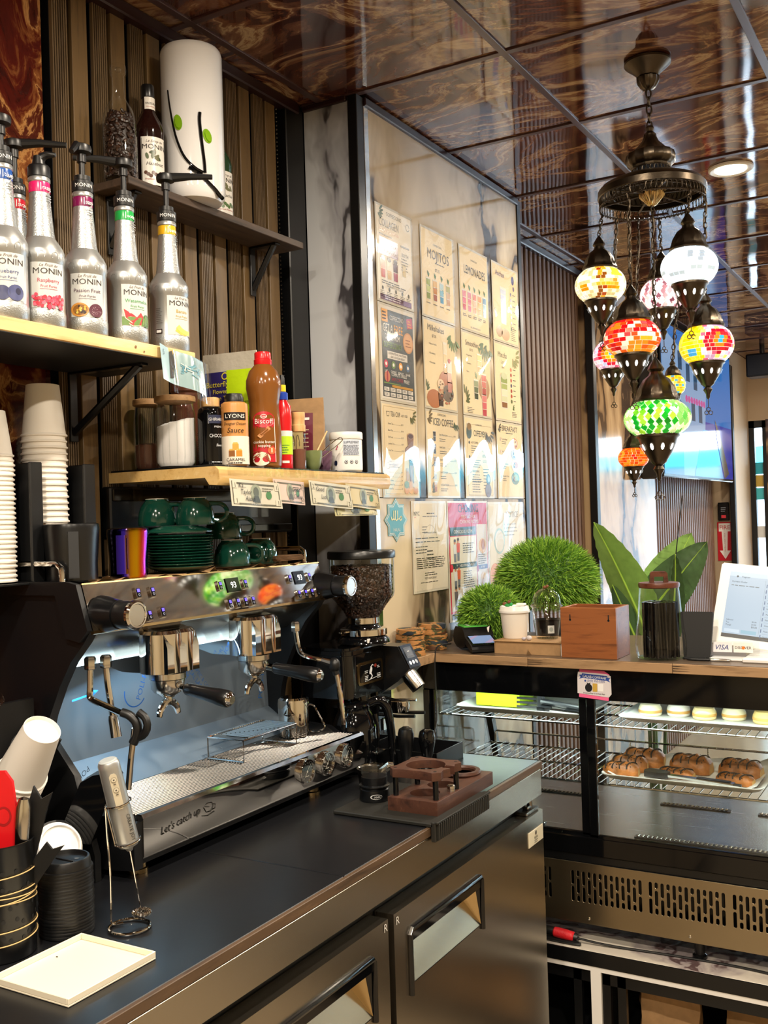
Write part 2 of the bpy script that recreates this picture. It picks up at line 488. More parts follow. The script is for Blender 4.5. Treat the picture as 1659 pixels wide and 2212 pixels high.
def tag(o, label=None, cat=None, group=None, kind=None):
 if label: o['label'] = label
 if cat: o['category'] = cat
 if group: o['group'] = group
 if kind: o['kind'] = kind
 return o
ORG = {}
def thing(name, label, cat, loc=(0, 0, 0), rz=0.0, group=None):
 o = bpy.data.objects.new(name, None); COL.objects.link(o)
 o.empty_display_size = .05
 o.location = loc; o.rotation_euler = (0, 0, rz)
 ORG[o.name] = Vector(loc)
 return tag(o, label, cat, group)
def part(mb, name, parent, label=None, world=True, kind=None, ang=35):
 """mesh part under a thing (world coords by default) or under a part (sub-part)"""
 off = V(0, 0, 0)
 if world:
  p = parent
  while p is not None:
   if p.name in ORG: off = ORG[p.name]; break
   p = p.parent
  if parent.name not in ORG and parent.type == 'MESH' and parent.parent is None: off = parent.location
 me_o = mb.build(name, None, label, None, None, kind, at=off, ang=ang)
 me_o.location = (0, 0, 0); me_o.parent = parent
 return me_o
def copy_tree(o, parent=None, loc=None, rz=None):
 c = o.copy(); COL.objects.link(c); c.parent = parent
 if loc is not None: c.location = loc; ORG[c.name] = Vector(loc)
 if rz is not None: c.rotation_euler = (0, 0, rz)
 for ch in list(o.children): copy_tree(ch, c)
 return c
def struct(mb, name, parent=None, at=None, label=None):
 if parent is not None: return part(mb, name, parent)
 o = mb.build(name, at=at if at is not None else (0, 0, 0))
 o['kind'] = 'structure'
 if label: o['label'] = label
 return o
def ring(c, r, n=24, ax='z'):
 c = Vector(c)
 if ax == 'z': return [c + V(r * math.cos(2 * PI * k / n), r * math.sin(2 * PI * k / n), 0) for k in range(n)]
 if ax == 'y': return [c + V(r * math.cos(2 * PI * k / n), 0, r * math.sin(2 * PI * k / n)) for k in range(n)]
 return [c + V(0, r * math.cos(2 * PI * k / n), r * math.sin(2 * PI * k / n)) for k in range(n)]
def facing(x, y): return math.atan2(-y, -x)                 # angle from a spot towards the room's middle aisle
# --- the room
WX = -1.79            # face of the slats on the left wall
CZ = 2.90             # ceiling height
PX = -1.577           # face of the poster wall
mb = MB(); mb.box(-2.1, 3.2, -3.2, 9.6, -.06, 0, 'floor_tile'); floor = struct(mb, 'floor')
mb = MB(); mb.box(-2.0, -1.83, -3.2, 9.3, 0, CZ, 'black_trim'); wall = struct(mb, 'wall_left')
mb = MB(); mb.box(-1.83, -1.80, -.2, 1.615, .9, CZ - .012, 'red_agate'); part(mb, 'stone_panel', wall, 'red and gold agate printed wall panel')
def fluted(y0, y1, z0, z1):
 m = MB(); n = 7; w_ = (y1 - y0) / n
 m.box(-1.829, -1.800, y0, y1, z0, z1, 'black_trim')
 for k in range(n):
  a = y0 + k * w_ + w_ * .24; b = y0 + (k + 1) * w_ - w_ * .24
  m.box(-1.800, WX, a, b, z0, z1, 'flute_wood')
 return m
src = {}
for i in range(14):
 y0 = 1.638 + i * .063; y1 = y0 + .048
 if i % 2 == 0:
  nm = 'fluted_board'
  if nm not in src: m = fluted(-.024, .024, .86, CZ - .03)
 else:
  nm = 'plain_plank'
  if nm not in src: m = MB(); m.box(-1.829, WX - .002, -.024, .024, .86, CZ - .03, 'plank_wood', .0015)
 if nm not in src:
  o = part(m, nm, wall); src[nm] = o
 else:
  o = src[nm].copy(); COL.objects.link(o); o.parent = wall
 o.location = (0, (y0 + y1) / 2, 0)
m = MB(); m.box(-1.829, WX, -.017, .017, 0, CZ - .02, 'far_slat_wood', .004)
s0 = part(m, 'slat', wall); first = True
ys = [3.93 + k * .058 for k in range(23)] + [6.46 + k * .058 for k in range(33)]
for y in ys:
 o = s0 if first else s0.copy()
 if not first: COL.objects.link(o); o.parent = wall
 o.location = (0, y, 0); first = False
mb = MB(); mb.box(-1.83, -1.765, -.2, 2.60, CZ - .035, CZ - .001, 'crown', .004); part(mb, 'crown_strip', wall)
mb = MB(); mb.box(-1.83, -1.765, 3.92, 5.24, CZ - .035, CZ - .001, 'crown', .004); part(mb, 'crown_strip', wall)
mb = MB(); mb.box(-1.83, -1.772, 2.535, 2.628, 0, CZ - .002, 'black_trim', .003); part(mb, 'corner_post', wall)
mb = MB()
for k in range(150): mb.ball((-1.80, 2.520, 1.0 + k * .0125), (.006, .004, .005), 'black_gloss', 6, 4)
part(mb, 'beaded_strip', wall, 'black beaded edging strip', kind='stuff')
mb = MB(); mb.box(-1.829, -1.815, .0, 2.50, .86, 1.06, 'black_trim'); part(mb, 'plinth_board', wall)
mb = MB(); mb.box(-1.80, -1.770, 1.76, 2.50, 1.575, 1.70, 'black_satin', .004)
mb.box(-1.772, -1.764, 1.765, 2.495, 1.665, 1.695, 'black_gloss', .002); mb.box(-1.772, -1.764, 1.765, 2.495, 1.58, 1.60, 'black_gloss', .002)
part(mb, 'shelf_rail_panel', wall, 'black panel fixed under the middle shelf')
mb = MB(); mb.box(-1.95, -1.60, 2.645, 3.895, 0, CZ - .004, 'black_trim'); colm = struct(mb, 'wall_column')
mb = MB(); mb.box(-1.772, -1.606, 2.632, 2.645, 0, CZ - .006, 'marble_grey'); part(mb, 'marble_panel', colm, 'grey veined white marble panel')
mb = MB(); mb.box(-1.60, PX, 2.664, 3.870, 1.672, CZ - .03, 'marble_cream'); part(mb, 'marble_panel', colm, 'cream marble panel behind the posters')
mb = MB(); mb.box(-1.60, PX, 2.664, 3.870, 0, 1.669, 'marble_cream'); part(mb, 'marble_panel', colm, 'cream marble panel behind the lower notices')
mb = MB(); mb.box(-1.606, PX + .004, 2.622, 2.662, 0, CZ - .006, 'black_trim', .002); part(mb, 'corner_post', colm)
mb = MB(); mb.box(-1.606, PX + .004, 3.872, 3.905, 0, CZ - .006, 'black_trim', .002); part(mb, 'corner_post', colm)
mb = MB(); mb.box(-1.60, PX + .012, 2.664, 3.87, CZ - .03, CZ - .004, 'crown', .003); part(mb, 'crown_strip', colm)
mb = MB(); mb.box(-1.772, -1.61, 2.618, 2.632, CZ - .02, CZ - .004, 'crown', .003); part(mb, 'crown_strip', colm)
mb = MB(); mb.box(PX, PX + .004, 2.664, 2.690, 0, CZ - .03, 'chrome_soft', .001); part(mb, 'edge_trim', colm, 'polished metal edge strip')
mb = MB(); mb.box(-1.99, -1.745, 5.26, 6.40, 0, CZ - .004, 'black_trim'); c2 = struct(mb, 'wall_pier')
mb = MB(); mb.box(-1.829, -1.750, 5.245, 5.26, 0, CZ - .006, 'marble_far'); part(mb, 'marble_panel', c2)
mb = MB(); mb.box(-1.745, -1.728, 5.29, 6.40, 0, CZ - .006, 'marble_far'); part(mb, 'marble_panel', c2)
mb = MB(); mb.box(-1.762, -1.722, 5.235, 5.288, 0, CZ - .006, 'black_trim', .003); part(mb, 'corner_post', c2)
mb = MB(); mb.box(-1.99, -1.655, 8.42, 9.3, 0, CZ - .004, 'beige_wall'); rw = struct(mb, 'wall_return')
mb = MB(); mb.box(-1.665, -1.625, 8.36, 8.42, 0, 2.75, 'black_trim', .004); part(mb, 'corner_post', rw)
mb = MB(); mb.box(-1.655, 3.1, 9.18, 9.3, 2.36, CZ - .004, 'beige_wall'); hd = struct(mb, 'wall_street')
for (a, b) in ((-1.50, -1.38), (.30, .52), (1.9, 2.05), (2.98, 3.10)):
 m = MB(); m.box(a, b, 9.10, 9.3, 0, 2.36, 'marble_far'); part(m, 'pillar', hd)
for i, (a, b) in enumerate(((-1.655, -1.50), (-1.38, .30), (.52, 1.9), (2.05, 2.98))):
 m = MB()
 for (p, q, r_, s_) in ((a, a + .045, .0, 2.36), (b - .045, b, .0, 2.36), (a, b, 2.30, 2.36), (a, b, .0, .05)):
  m.box(p, q, 9.19, 9.25, r_, s_, 'white_plastic' if i != 0 else 'black_trim')
 fr = struct(m, 'window_%d' % (i + 1))
 g = MB(); g.box(a + .04, b - .04, 9.212, 9.218, .04, 2.32, 'glass_far'); part(g, 'pane', fr)
mb = MB(); mb.box(-8, 12, 9.3, 30, -.16, -.06, simple('pavement', '#c4c8cc', .7)); struct(mb, 'pavement')
simple('street_wall', '#cfd3d6', .8); simple('awning_teal', '#2fb7c9', .6); simple('street_dark', '#8c969e', .7)
st = thing('street_building', 'pale building across the street seen through the glazing', 'building', (1, 17, 0))
mb = MB(); mb.box(-7, 11, 16.9, 17.6, 0, 2.6, 'street_wall'); part(mb, 'facade', st)
mb = MB()
for k in range(9): mb.box(-6.6 + k * 2, -5.2 + k * 2, 16.84, 16.9, .4, 2.1, 'street_dark')
part(mb, 'shop_window', st)
mb = MB(); mb.box(-7, 11, 16.2, 16.9, 2.3, 2.55, 'awning_teal'); part(mb, 'awning', st)
mb = MB(); mb.box(3.1, 3.2, -3.2, 9.3, 0, CZ, 'warm_wall'); struct(mb, 'wall_right')
mb = MB(); mb.box(-2.0, 3.2, -3.2, -3.1, 0, CZ, 'warm_wall'); struct(mb, 'wall_back')
mb = MB(); mb.box(-2.0, 3.2, -3.2, 9.3, CZ + .012, CZ + .08, 'black_trim'); ceil = struct(mb, 'ceiling')
m = MB(); m.box(-.297, .297, -.297, .297, 0, .010, 'ceiling_agate', .003)
t0 = part(m, 'ceiling_tile', ceil); first = True
GX = [-1.705 + .61 * k for k in range(8)]; GY = [2.635 + .61 * k for k in range(-9, 11)]
for y in GY:
 for x in [-1.705 - .61] + GX[:-1]:
  if x < -2: continue
  o = t0 if first else t0.copy()
  if not first: COL.objects.link(o); o.parent = ceil
  o.location = (x + .305, y + .305, CZ); first = False
m = MB(); m.box(-.058, .058, -.297, .297, 0, .010, 'ceiling_agate', .003)
t1 = part(m, 'ceiling_strip', ceil); first = True
for y in GY:
 if not (-1 < y < 6): continue
 o = t1 if first else t1.copy()
 if not first: COL.objects.link(o); o.parent = ceil
 o.location = (-1.765, y + .305, CZ); first = False
for x in GX:
 m = MB(); m.box(x - .011, x + .011, -2.9, 9.1, CZ - .005, CZ + .004, 'tbar', .001); part(m, 'grid_bar', ceil)
for y in GY:
 m = MB(); m.box(-1.8, 3.0, y - .011, y + .011, CZ - .0048, CZ + .0042, 'tbar', .001); part(m, 'grid_bar', ceil)
for i, (x, y) in enumerate(DOWN):
 lab = {0: 'lit round recessed downlight beside the mosaic lantern chandelier'}.get(i, 'round recessed ceiling downlight out of the main view')
 t = thing('downlight', lab, 'downlight', (x, y, CZ - .012), group='recessed downlights' if i else None)
 m = MB(); m.lathe([(.058, .0105), (.058, .004), (.075, 0), (.082, .004), (.083, .0105)], 'white_plastic', (x, y, CZ - .012), 28); part(m, 'trim_ring', t)
 m = MB(); m.lathe([(.0, .002), (.057, .002), (.057, .006), (0, .006)], 'led_warm', (x, y, CZ - .012), 28); part(m, 'diffuser', t)
# --- undercounter fridge and worktop
FX = -1.04
fr = thing('undercounter_fridge', 'stainless steel two door undercounter fridge below the black worktop', 'fridge', (-1.4, 1.5, 0))
mb = MB(); mb.box(-1.78, -1.09, .50, 2.605, .10, .828, 'steel_brushed'); part(mb, 'body', fr)
mb = MB(); mb.box(-1.09, -1.05, .48, 2.630, .832, .904, 'steel_brushed', .002); part(mb, 'apron', fr)
mb = MB(); mb.box(-1.12, -1.088, .50, 2.60, .12, .831, 'black_matte'); part(mb, 'door_gasket', fr)
mb = MB(); mb.box(-1.70, -1.13, .55, 2.55, .0, .10, 'black_matte'); part(mb, 'plinth', fr)
def door(y0, y1, hy0, hy1, hinge_hi):
 z0, z1, h0, h1 = .12, .800, .632, .742
 m = MB(); b = 'steel_brushed'
 m.box(-1.085, FX, y0, hy0, z0, z1, b); m.box(-1.085, FX, hy1, y1, z0, z1, b)
 m.box(-1.085, FX, hy0, hy1, z0, h0, b); m.box(-1.085, FX, hy0, hy1, h1, z1, b)
 m.box(-1.085, -1.083, hy0, hy1, h0, h1, b)
 d = part(m, 'door', fr)
 k = MB()
 k.tube([(FX + .002, hy0, h0 - .02), (FX + .002, hy0, h1 - .004), (FX + .002, hy0 + .006, h1 + .004), (FX + .002, hy1 - .006, h1 + .004),
   (FX + .002, hy1, h1 - .004), (FX + .002, hy1, h0 - .01)], .0065, 'black_gloss', 8)
 k.box(-1.082, FX + .003, hy0, hy1, h1 - .022, h1, 'black_gloss', .002)
 part(k, 'grip_frame', d, 'black grip surround')
 q = MB()
 q.add([(-1.082, hy0 + .006, h1 - .022), (-1.082, hy1 - .05, h1 - .022), (FX, hy1 - .006, h0 + .002), (FX, hy0 + .006, h0 + .002)], [(0, 3, 2, 1)], 'chrome_soft')
 q.add([(-1.082, hy1 - .05, h1 - .022), (FX, hy1 - .006, h0 + .002), (FX, hy1 - .03, h1 - .022)], [(0, 1, 2)], 'brass_trim')
 q.add([(FX, hy1 - .004, h1 - .02), (FX - .03, hy1 - .03, h1 - .02), (FX, hy1 - .004, h0)], [(0, 1, 2)], 'black_gloss')
 part(q, 'grip_scoop', d, 'sloping polished grip recess')
 return d
d1 = door(.95, 1.760, 1.32, 1.698, 0)
d2 = door(1.783, 2.607, 1.846, 2.200, 1)
fy = plane((FX, 0, 0), (0, 1, 0), (0, 0, 1))
mb = MB(); mb.txt(fy, 'R', 1.741, .778, .017, ink('#d8d6cf'), d=.0012); part(mb, 'letter_mark', d1)
mb = MB(); mb.txt(fy, 'R', 1.790, .776, .017, ink('#d8d6cf'), d=.0012); part(mb, 'letter_mark', d2)
mb = MB(); mb.box(FX, FX + .002, 2.500, 2.602, .722, .762, ink('#d9cdb2'), .0008)
mb.disc(fy, 2.549, .752, .005, .006, ink('#3a2c22'), d=.0026); mb.txt(fy, 'BEAN', 2.549, .737, .007, ink('#3a2c22'), d=.0026, align='c'); mb.lines(fy, 2.537, .734, .026, 2, .005, .0018, ink('#3a2c22'), d=.0026)
part(mb, 'name_plate', d2, 'small cream maker plate')
mb = MB(); mb.box(-1.085, -1.048, 2.515, 2.60, .801, .809, 'steel_dark', .002); mb.box(-1.075, -1.056, 2.545, 2.57, .809, .817, 'steel_dark', .003)
mb.cyl((-1.066, 2.58, .80), (-1.066, 2.58, .831), .008, 'steel_dark', 12); part(mb, 'hinge', fr, 'dark steel top hinge')
wt = thing('worktop', 'long black worktop with a wooden front edge above the fridge', 'worktop', (-1.4, 1.5, .905))
mb = MB(); mb.box(-1.785, -1.057, .46, 1.6285, .9055, .924, 'worktop_black', .0015); part(mb, 'top_board', wt)
mb = MB(); mb.box(-1.785, -1.057, 1.6315, 2.632, .9055, .924, 'worktop_black', .0015); part(mb, 'top_board', wt)
mb = MB(); mb.box(-1.057, -1.048, .46, 2.634, .9050, .9238, 'edge_wood', .001); part(mb, 'edge_band', wt, 'brown wooden edge band')
# --- shelves
sh = thing('wooden_shelf', 'pale pine wall shelf carrying the silver puree bottles', 'shelf', (-1.65, 1.3, 1.96))
mb = MB(); mb.box(-1.788, -1.500, .60, 1.765, 1.963, 1.990, 'pine', .002); part(mb, 'board', sh)
mb = MB(); mb.box(-1.788, -1.502, .60, 1.763, 1.9615, 1.963, 'black_matte'); part(mb, 'underside', sh)
def bracket(parent, x0, x1, y, z, drop, wd=.022, name='bracket'):
 m = MB()
 m.box(x0, x1, y - wd / 2, y + wd / 2, z - .006, z, 'black_satin', .001)
 m.box(x0, x0 + .006, y - wd / 2, y + wd / 2, z - drop, z, 'black_satin', .001)
 a = V(x1 - .015, y, z - .003); b = V(x0 + .004, y, z - drop + .02)
 m.tube([a, b], .009, 'black_satin', 6)
 return part(m, name, parent)
bracket(sh, -1.786, -1.56, 1.665, 1.962, .16); bracket(sh, -1.786, -1.56, 1.15, 1.962, .16)
mb = MB(); mb.cyl((-1.499, 1.575, 1.978), (-1.4985, 1.575, 1.978), .003, 'kraft_dark', 10); mb.cyl((-1.499, 1.60, 1.971), (-1.4985, 1.60, 1.971), .002, 'kraft_dark', 10)
part(mb, 'knot', sh)
sh = thing('dark_shelf', 'dark brown upper wall shelf holding the white vase', 'shelf', (-1.73, 2.1, 2.40))
mb = MB(); mb.box(-1.788, -1.672, 1.750, 2.462, 2.402, 2.421, 'dark_shelf_wood', .0015); part(mb, 'board', sh)
bracket(sh, -1.786, -1.69, 1.80, 2.401, .14); bracket(sh, -1.786, -1.69, 2.36, 2.401, .14)
sh = thing('middle_shelf', 'black topped middle shelf with a pale wood edge and curved front lip', 'shelf', (-1.62, 2.15, 1.70))
fxz = lambda x, y, d=0.0: V(x, d, y)
mb = MB()
mb.prism([(-1.788, 1.733), (-1.788, 1.708), (-1.492, 1.708), (-1.480, 1.692), (-1.458, 1.690), (-1.450, 1.705), (-1.452, 1.725), (-1.462, 1.733)], fxz, 1.775, 2.545, 'maple_edge')
part(mb, 'board', sh)
mb = MB(); mb.box(-1.786, -1.470, 1.780, 2.545, 1.7325, 1.738, 'black_satin', .001); part(mb, 'top_sheet', sh)
mb = MB()
for k in range(60):
 y = 1.80 + k * .012
 mb.add([(-1.49, y, 1.7385), (-1.448, y, 1.7345), (-1.446, y, 1.712), (-1.446, y + .0121, 1.712), (-1.448 + random.uniform(-.001, .0015), y + .0121, 1.7345 + random.uniform(0, .002)), (-1.49, y + .0121, 1.7385)],
           [(0, 1, 4, 5), (1, 2, 3, 4)], 'plastic_clear')
part(mb, 'film_wrap', sh, 'clear plastic film over the front edge', kind='stuff')
for y in (1.84, 2.30):
 m = MB(); m.box(-1.765, -1.757, y - .016, y + .016, 1.620, 1.706, 'glass_far', .001); m.box(-1.757, -1.722, y - .016, y + .016, 1.620, 1.624, 'glass_far', .001)
 m.box(-1.722, -1.718, y - .016, y + .016, 1.620, 1.652, 'glass_far', .001)
 part(m, 'bracket', sh, 'clear acrylic clip')
# --- ribbed tamping mat and walnut tamping stand
t = thing('tamping_mat', 'black ribbed rubber mat folded over the worktop edge', 'mat', (-1.15, 2.1, .924))
mb = MB(); mb.box(-1.30, -1.040, 1.965, 2.245, .9245, .9335, 'black_rubber', .002); part(mb, 'pad', t)
mb = MB(); mb.box(-1.046, -1.034, 1.965, 2.245, .893, .937, 'black_rubber', .002)
for k in range(27):
 y = 1.972 + k * .010; mb.box(-1.036, -1.028, y, y + .0058, .897, .933, 'black_rubber', .0015)
mb.box(-1.036, -1.028, 1.965, 2.245, .933, .938, 'black_rubber', .001); part(mb, 'ribbed_lip', t)
t = thing('tamping_stand', 'dark walnut tamping stand with a notched ring plate on four posts', 'stand', (-1.118, 2.17, .934))
bz = .9337
fz = lambda x, y, d=0.0: V(x, y, d)
def slab_with_holes(name, x0, x1, y0, y1, z0, z1, holes, mat, parent):
 """solid slab with round recesses cut through it (2d filled curve)"""
 cu = bpy.data.curves.new(name, 'CURVE'); cu.dimensions = '2D'; cu.fill_mode = 'BOTH'; cu.extrude = (z1 - z0) / 2
 cu.bevel_depth = .0008; cu.resolution_u = 1
 def loop(pts):
  sp = cu.splines.new('POLY'); sp.points.add(len(pts) - 1)
  for p, q in zip(sp.points, pts): p.co = (q[0], q[1], 0, 1)
  sp.use_cyclic_u = True
 loop([(x0, y0), (x1, y0), (x1, y1), (x0, y1)] if not isinstance(x0, list) else x0)
 for h in holes: loop(h)
 o = bpy.data.objects.new('t', cu); COL.objects.link(o)
 me = bpy.data.meshes.new_from_object(o.evaluated_get(bpy.context.evaluated_depsgraph_get()))
 bpy.data.objects.remove(o); bpy.data.curves.remove(cu)
 m = MB(); m.add([(v.co.x, v.co.y, v.co.z + (z0 + z1) / 2) for v in me.vertices], [tuple(p.vertices) for p in me.polygons], mat)
 bpy.data.meshes.remove(me)
 return part(m, name, parent) if parent is not None else m
def circ(cx, cy, r, n=28): return [(cx + r * math.cos(2 * PI * k / n), cy + r * math.sin(2 * PI * k / n)) for k in range(n)]
slab_with_holes('base', -1.183, -1.057, 2.020, 2.322, bz, bz + .030, [circ(-1.122, 2.085, .036), circ(-1.120, 2.165, .034), circ(-1.120, 2.265, .040)], 'walnut', t)
mb = MB(); mb.box(-1.182, -1.058, 2.022, 2.32, bz, bz + .012, 'walnut'); part(mb, 'base_floor', t)
ox, oy = -1.120, 2.090
out = []
for k in range(4):
 a = PI / 4 + k * PI / 2
 for da, r in ((-.34, .066), (-.13, .083), (.13, .083), (.34, .066)): out.append((ox + r * math.cos(a + da), oy + r * math.sin(a + da) * 1.02))
arc = [(ox + .047 * math.cos(a), oy + .047 * math.sin(a)) for a in [math.radians(x) for x in range(12, 349, 12)]]
pts = []
for (x, y) in out: pts.append((x, y))
outer = sorted(out, key=lambda p: math.atan2(p[1] - oy, p[0] - ox) % (2 * PI))
C = [(ox + .068, oy + .012)] + outer + [(ox + .068, oy - .012)] + [(ox + .046, oy - .012)] + list(reversed(arc)) + [(ox + .046, oy + .012)]
slab_with_holes('ring_plate', C, 0, 0, 0, bz + .076, bz + .094, [], 'walnut', t)
for k in range(4):
 a = PI / 4 + k * PI / 2; x = ox + .073 * math.cos(a); y = oy + .073 * math.sin(a) * 1.02
 m = MB(); m.cyl((x, y, bz + .029), (x, y, bz + .0765), .0065, 'black_gloss', 14); part(m, 'post', t)
 m = MB(); m.cyl((x, y, bz + .0945), (x, y, bz + .0952), .004, 'black_matte', 10); part(m, 'bolt', t)
mb = MB(); mb.lathe([(.009, 0), (.009, .007), (.0098, .008), (.0098, .014), (.007, .016), (0, .016)], 'chrome_soft', (-1.070, 2.118, bz + .0302), 18); part(mb, 'thumb_screw', t, 'small chrome knurled screw')
t = thing('basket_ring', 'brown wooden ring resting in the far end of the tamping stand', 'ring', (-1.120, 2.278, bz + .0305))
mb = MB(); mb.lathe([(.034, 0), (.046, 0), (.048, .004), (.046, .010), (.036, .010), (.033, .006), (.034, 0)], 'walnut', (-1.120, 2.278, bz + .0308), 30)
mb.box(-1.19, -1.162, 2.285, 2.305, bz + .031, bz + .041, 'walnut', .002); part(mb, 'ring', t)
t = thing('dosing_cup', 'black dosing cup with a white oval badge left of the walnut stand', 'cup', (-1.258, 2.085, .9337))
c = V(-1.258, 2.085, .9337)
mb = MB(); mb.lathe([(.036, 0), (.037, .003), (.034, .026), (.032, .028), (0, .028)], 'black_satin', c, 28)
fc = cyl(c, .0358, facing(c.x, c.y) + .1, .014)
mb.disc(fc, 0, 0, .014, .006, ink('#e8e8e8'), d=.0012); mb.disc(fc, .001, 0, .0125, .0048, ink('#141414'), d=.0016); mb.txt(fc, 'MVM', .002, -.0022, .0045, ink('#e8e8e8'), d=.002, align='c'); part(mb, 'base', t)
mb = MB(); mb.lathe([(.031, .028), (.0315, .031), (.037, .034), (.037, .036), (.031, .038), (.0315, .056), (.0, .056)], 'black_satin', c, 28); part(mb, 'body', t)
mb = MB(); mb.shell([(.030, .056), (.0325, .078), (.0318, .080), (.0295, .058)], 'plastic_smoke', c, 28); part(mb, 'funnel', t)
for i, (x, y, r, h, lab) in enumerate(((-1.322, 2.36, .0215, .125, 'black handled tamper with a matte domed grip nearest the knock tray'), (-1.272, 2.385, .0225, .118, 'black handled tamper with a glossy domed grip beside the knock tray'))):
 t = thing('tamper', lab, 'tamper', (x, y, .924))
 m = MB(); m.lathe([(.026, 0), (.029, .002), (.029, .022), (.010, .030), (0, .030)], 'chrome', (x, y, .9243), 26); part(m, 'base', t)
 m = MB(); m.lathe([(.010, .03), (r * .72, .055), (r, h * .72), (r, h - .018), (r * .85, h - .006), (r * .4, h), (0, h)], 'black_satin' if i == 0 else 'black_gloss', (x, y, .9243), 24); part(m, 'grip', t)
t = thing('knock_tray', 'shallow black open tray on the far end of the worktop', 'tray', (-1.37, 2.49, .924))
mb = MB(); x0, x1, y0, y1 = -1.49, -1.258, 2.41, 2.572
mb.box(x0, x1, y0, y1, .9245, .928, 'black_satin')
for a in ((x0, x0 + .004, y0, y1), (x1 - .004, x1, y0, y1), (x0, x1, y0, y0 + .004), (x0, x1, y1 - .004, y1)): mb.box(*a, .928, .972, 'black_satin', .001)
part(mb, 'tray_body', t)
# --- espresso machine
em = thing('espresso_machine', 'black and chrome two group espresso machine on the worktop', 'espresso machine', (-1.6, 1.85, .924))
Y0, Y1 = 1.430, 2.272
prof = [(-1.775, 1.489), (-1.530, 1.489), (-1.502, 1.400), (-1.520, 1.376), (-1.560, 1.335), (-1.592, 1.285), (-1.622, 1.225), (-1.642, 1.165), (-1.652, 1.110),
  (-1.640, 1.066), (-1.500, 1.058), (-1.462, 1.036), (-1.402, 1.034), (-1.402, .945), (-1.470, .938), (-1.775, .938)]
for (a, b) in ((Y0, Y0 + .022), (Y1 - .022, Y1)):
 m = MB(); m.prism(prof, fxz, a, b, 'machine_black'); part(m, 'side_panel', em)
mb = MB(); mb.prism([(-1.775, 1.497), (-1.556, 1.497), (-1.528, 1.492), (-1.500, 1.402), (-1.524, 1.378), (-1.56, 1.385), (-1.588, 1.470), (-1.775, 1.470)], fxz, Y0 - .010, Y0 + .002, 'machine_black')
part(mb, 'side_cap', em)
hp = [(-1.775, 1.484), (-1.532, 1.484), (-1.507, 1.402), (-1.522, 1.384), (-1.622, 1.318), (-1.700, 1.318), (-1.775, 1.318)]
mb = MB(); mb.prism(hp, fxz, Y0 + .022, Y1 - .022, 'steel_brushed'); part(mb, 'head', em)
mb = MB(); mb.prism([(-1.775, 1.318), (-1.700, 1.318), (-1.690, 1.10), (-1.615, 1.052), (-1.60, 1.046), (-1.60, 1.02), (-1.775, 1.02)], fxz, Y0 + .022, Y1 - .022, 'film_steel')
bs = part(mb, 'backsplash', em, 'grey steel splash plate still in protective film with blue print')
sp = plane((-1.6945, 0, 0), (0, 1, 0), (.046, 0, 1)); bl = ink('#2468b8')
mb = MB()
mb.stroke(sp, [(1.50, 1.245), (1.565, 1.252)], .004, bl, d=.003); mb.poly(sp, [(1.556, 1.259), (1.556, 1.246), (1.574, 1.256)], bl, d=.003)
mb.stroke(sp, [(1.685 + .034 * math.cos(math.radians(a)), 1.235 + .034 * math.sin(math.radians(a))) for a in range(170, 330, 12)], .003, bl, d=.003)
mb.txt(sp, 'POLI-FILM', 1.70, 1.212, .015, bl, d=.003, rot=1.2); mb.txt(sp, 'POLI-FILM', 2.155, 1.14, .018, bl, d=.003, rot=1.45)
for i, s_ in enumerate(('POLI-FILM', 'UNIVERSAL LASER', 'FIBER OPTIC & CO2')):
 mb.txt(sp, s_, 1.80 + i * .028, 1.30 - i * .006, .014 - .002 * i, bl, d=.003, rot=-.85)
mb.txt(sp, 'POLI-FILM', 1.545, 1.10, .013, ink('#46566a'), d=.003, rot=-2.6)
part(mb, 'film_print', bs)
fn = V(.092, 0, .0262).normalized()
fu = V(-.027, 0, .087).normalized()
fas = plane((-1.505, 0, 1.402), (0, 1, 0), fu)            # x = world Y, y = up the slope from its lower edge
FL = .0905
mb = MB(); mb.prism([(Y0 + .004, -.004), (Y1 - .002, -.004), (Y1 - .002, FL), (Y0 + .004, FL)], fas, 0, .006, 'chrome'); fc_ = part(mb, 'control_fascia', em, 'polished chrome control fascia')
mb = MB(); mb.prism([(Y0 + .002, -.010), (Y1, -.010), (Y1, -.004), (Y0 + .002, -.004)], fas, 0, .008, 'brass_trim'); mb.prism([(Y0 + .002, FL), (Y1, FL), (Y1, FL + .003), (Y0 + .002, FL + .003)], fas, 0, .008, 'brass_trim'); part(mb, 'fascia_trim', em)
def button(y, z):
 m = MB(); m.prism([(y - .0075, z - .012), (y + .0075, z - .012), (y + .0085, z), (y + .0075, z + .012), (y - .0075, z + .012), (y - .0085, z)], fas, .006, .011, 'chrome')
 m.prism([(y - .005, z - .0095), (y + .005, z - .0095), (y + .005, z + .0095), (y - .005, z + .0095)], fas, .011, .0118, 'black_gloss')
 m.rect(fas, y - .0038, z + .001, y + .0038, z + .008, 'button_violet', d=.0122)
 m.disc(fas, y, z - .0045, .0028, .0028, ink('#9aa0b8'), d=.0122, n=10); m.disc(fas, y, z - .0045, .0018, .0018, 'black_gloss', d=.0124, n=10)
 part(m, 'button', em, 'chrome rimmed button with violet light')
for (y, z) in ((1.577, .062), (1.620, .061), (1.635, .015), (1.594, .012), (1.843, .058), (1.936, .056), (1.861, .013), (1.890, .013), (1.919, .013), (1.948, .013),
               (2.119, .056), (2.207, .056), (2.141, .013), (2.170, .013), (2.199, .013), (2.228, .013)): button(y, z)
for (y, s_) in ((1.892, '93'), (2.165, '93')):
 m = MB(); m.prism([(y - .024, .040), (y + .024, .040), (y + .024, .074), (y - .024, .074)], fas, .006, .0085, 'black_gloss')
 m.txt(fas, s_, y, .050, .015, 'display_white', d=.0092, align='c'); part(m, 'temperature_display', em, 'black display reading 93')
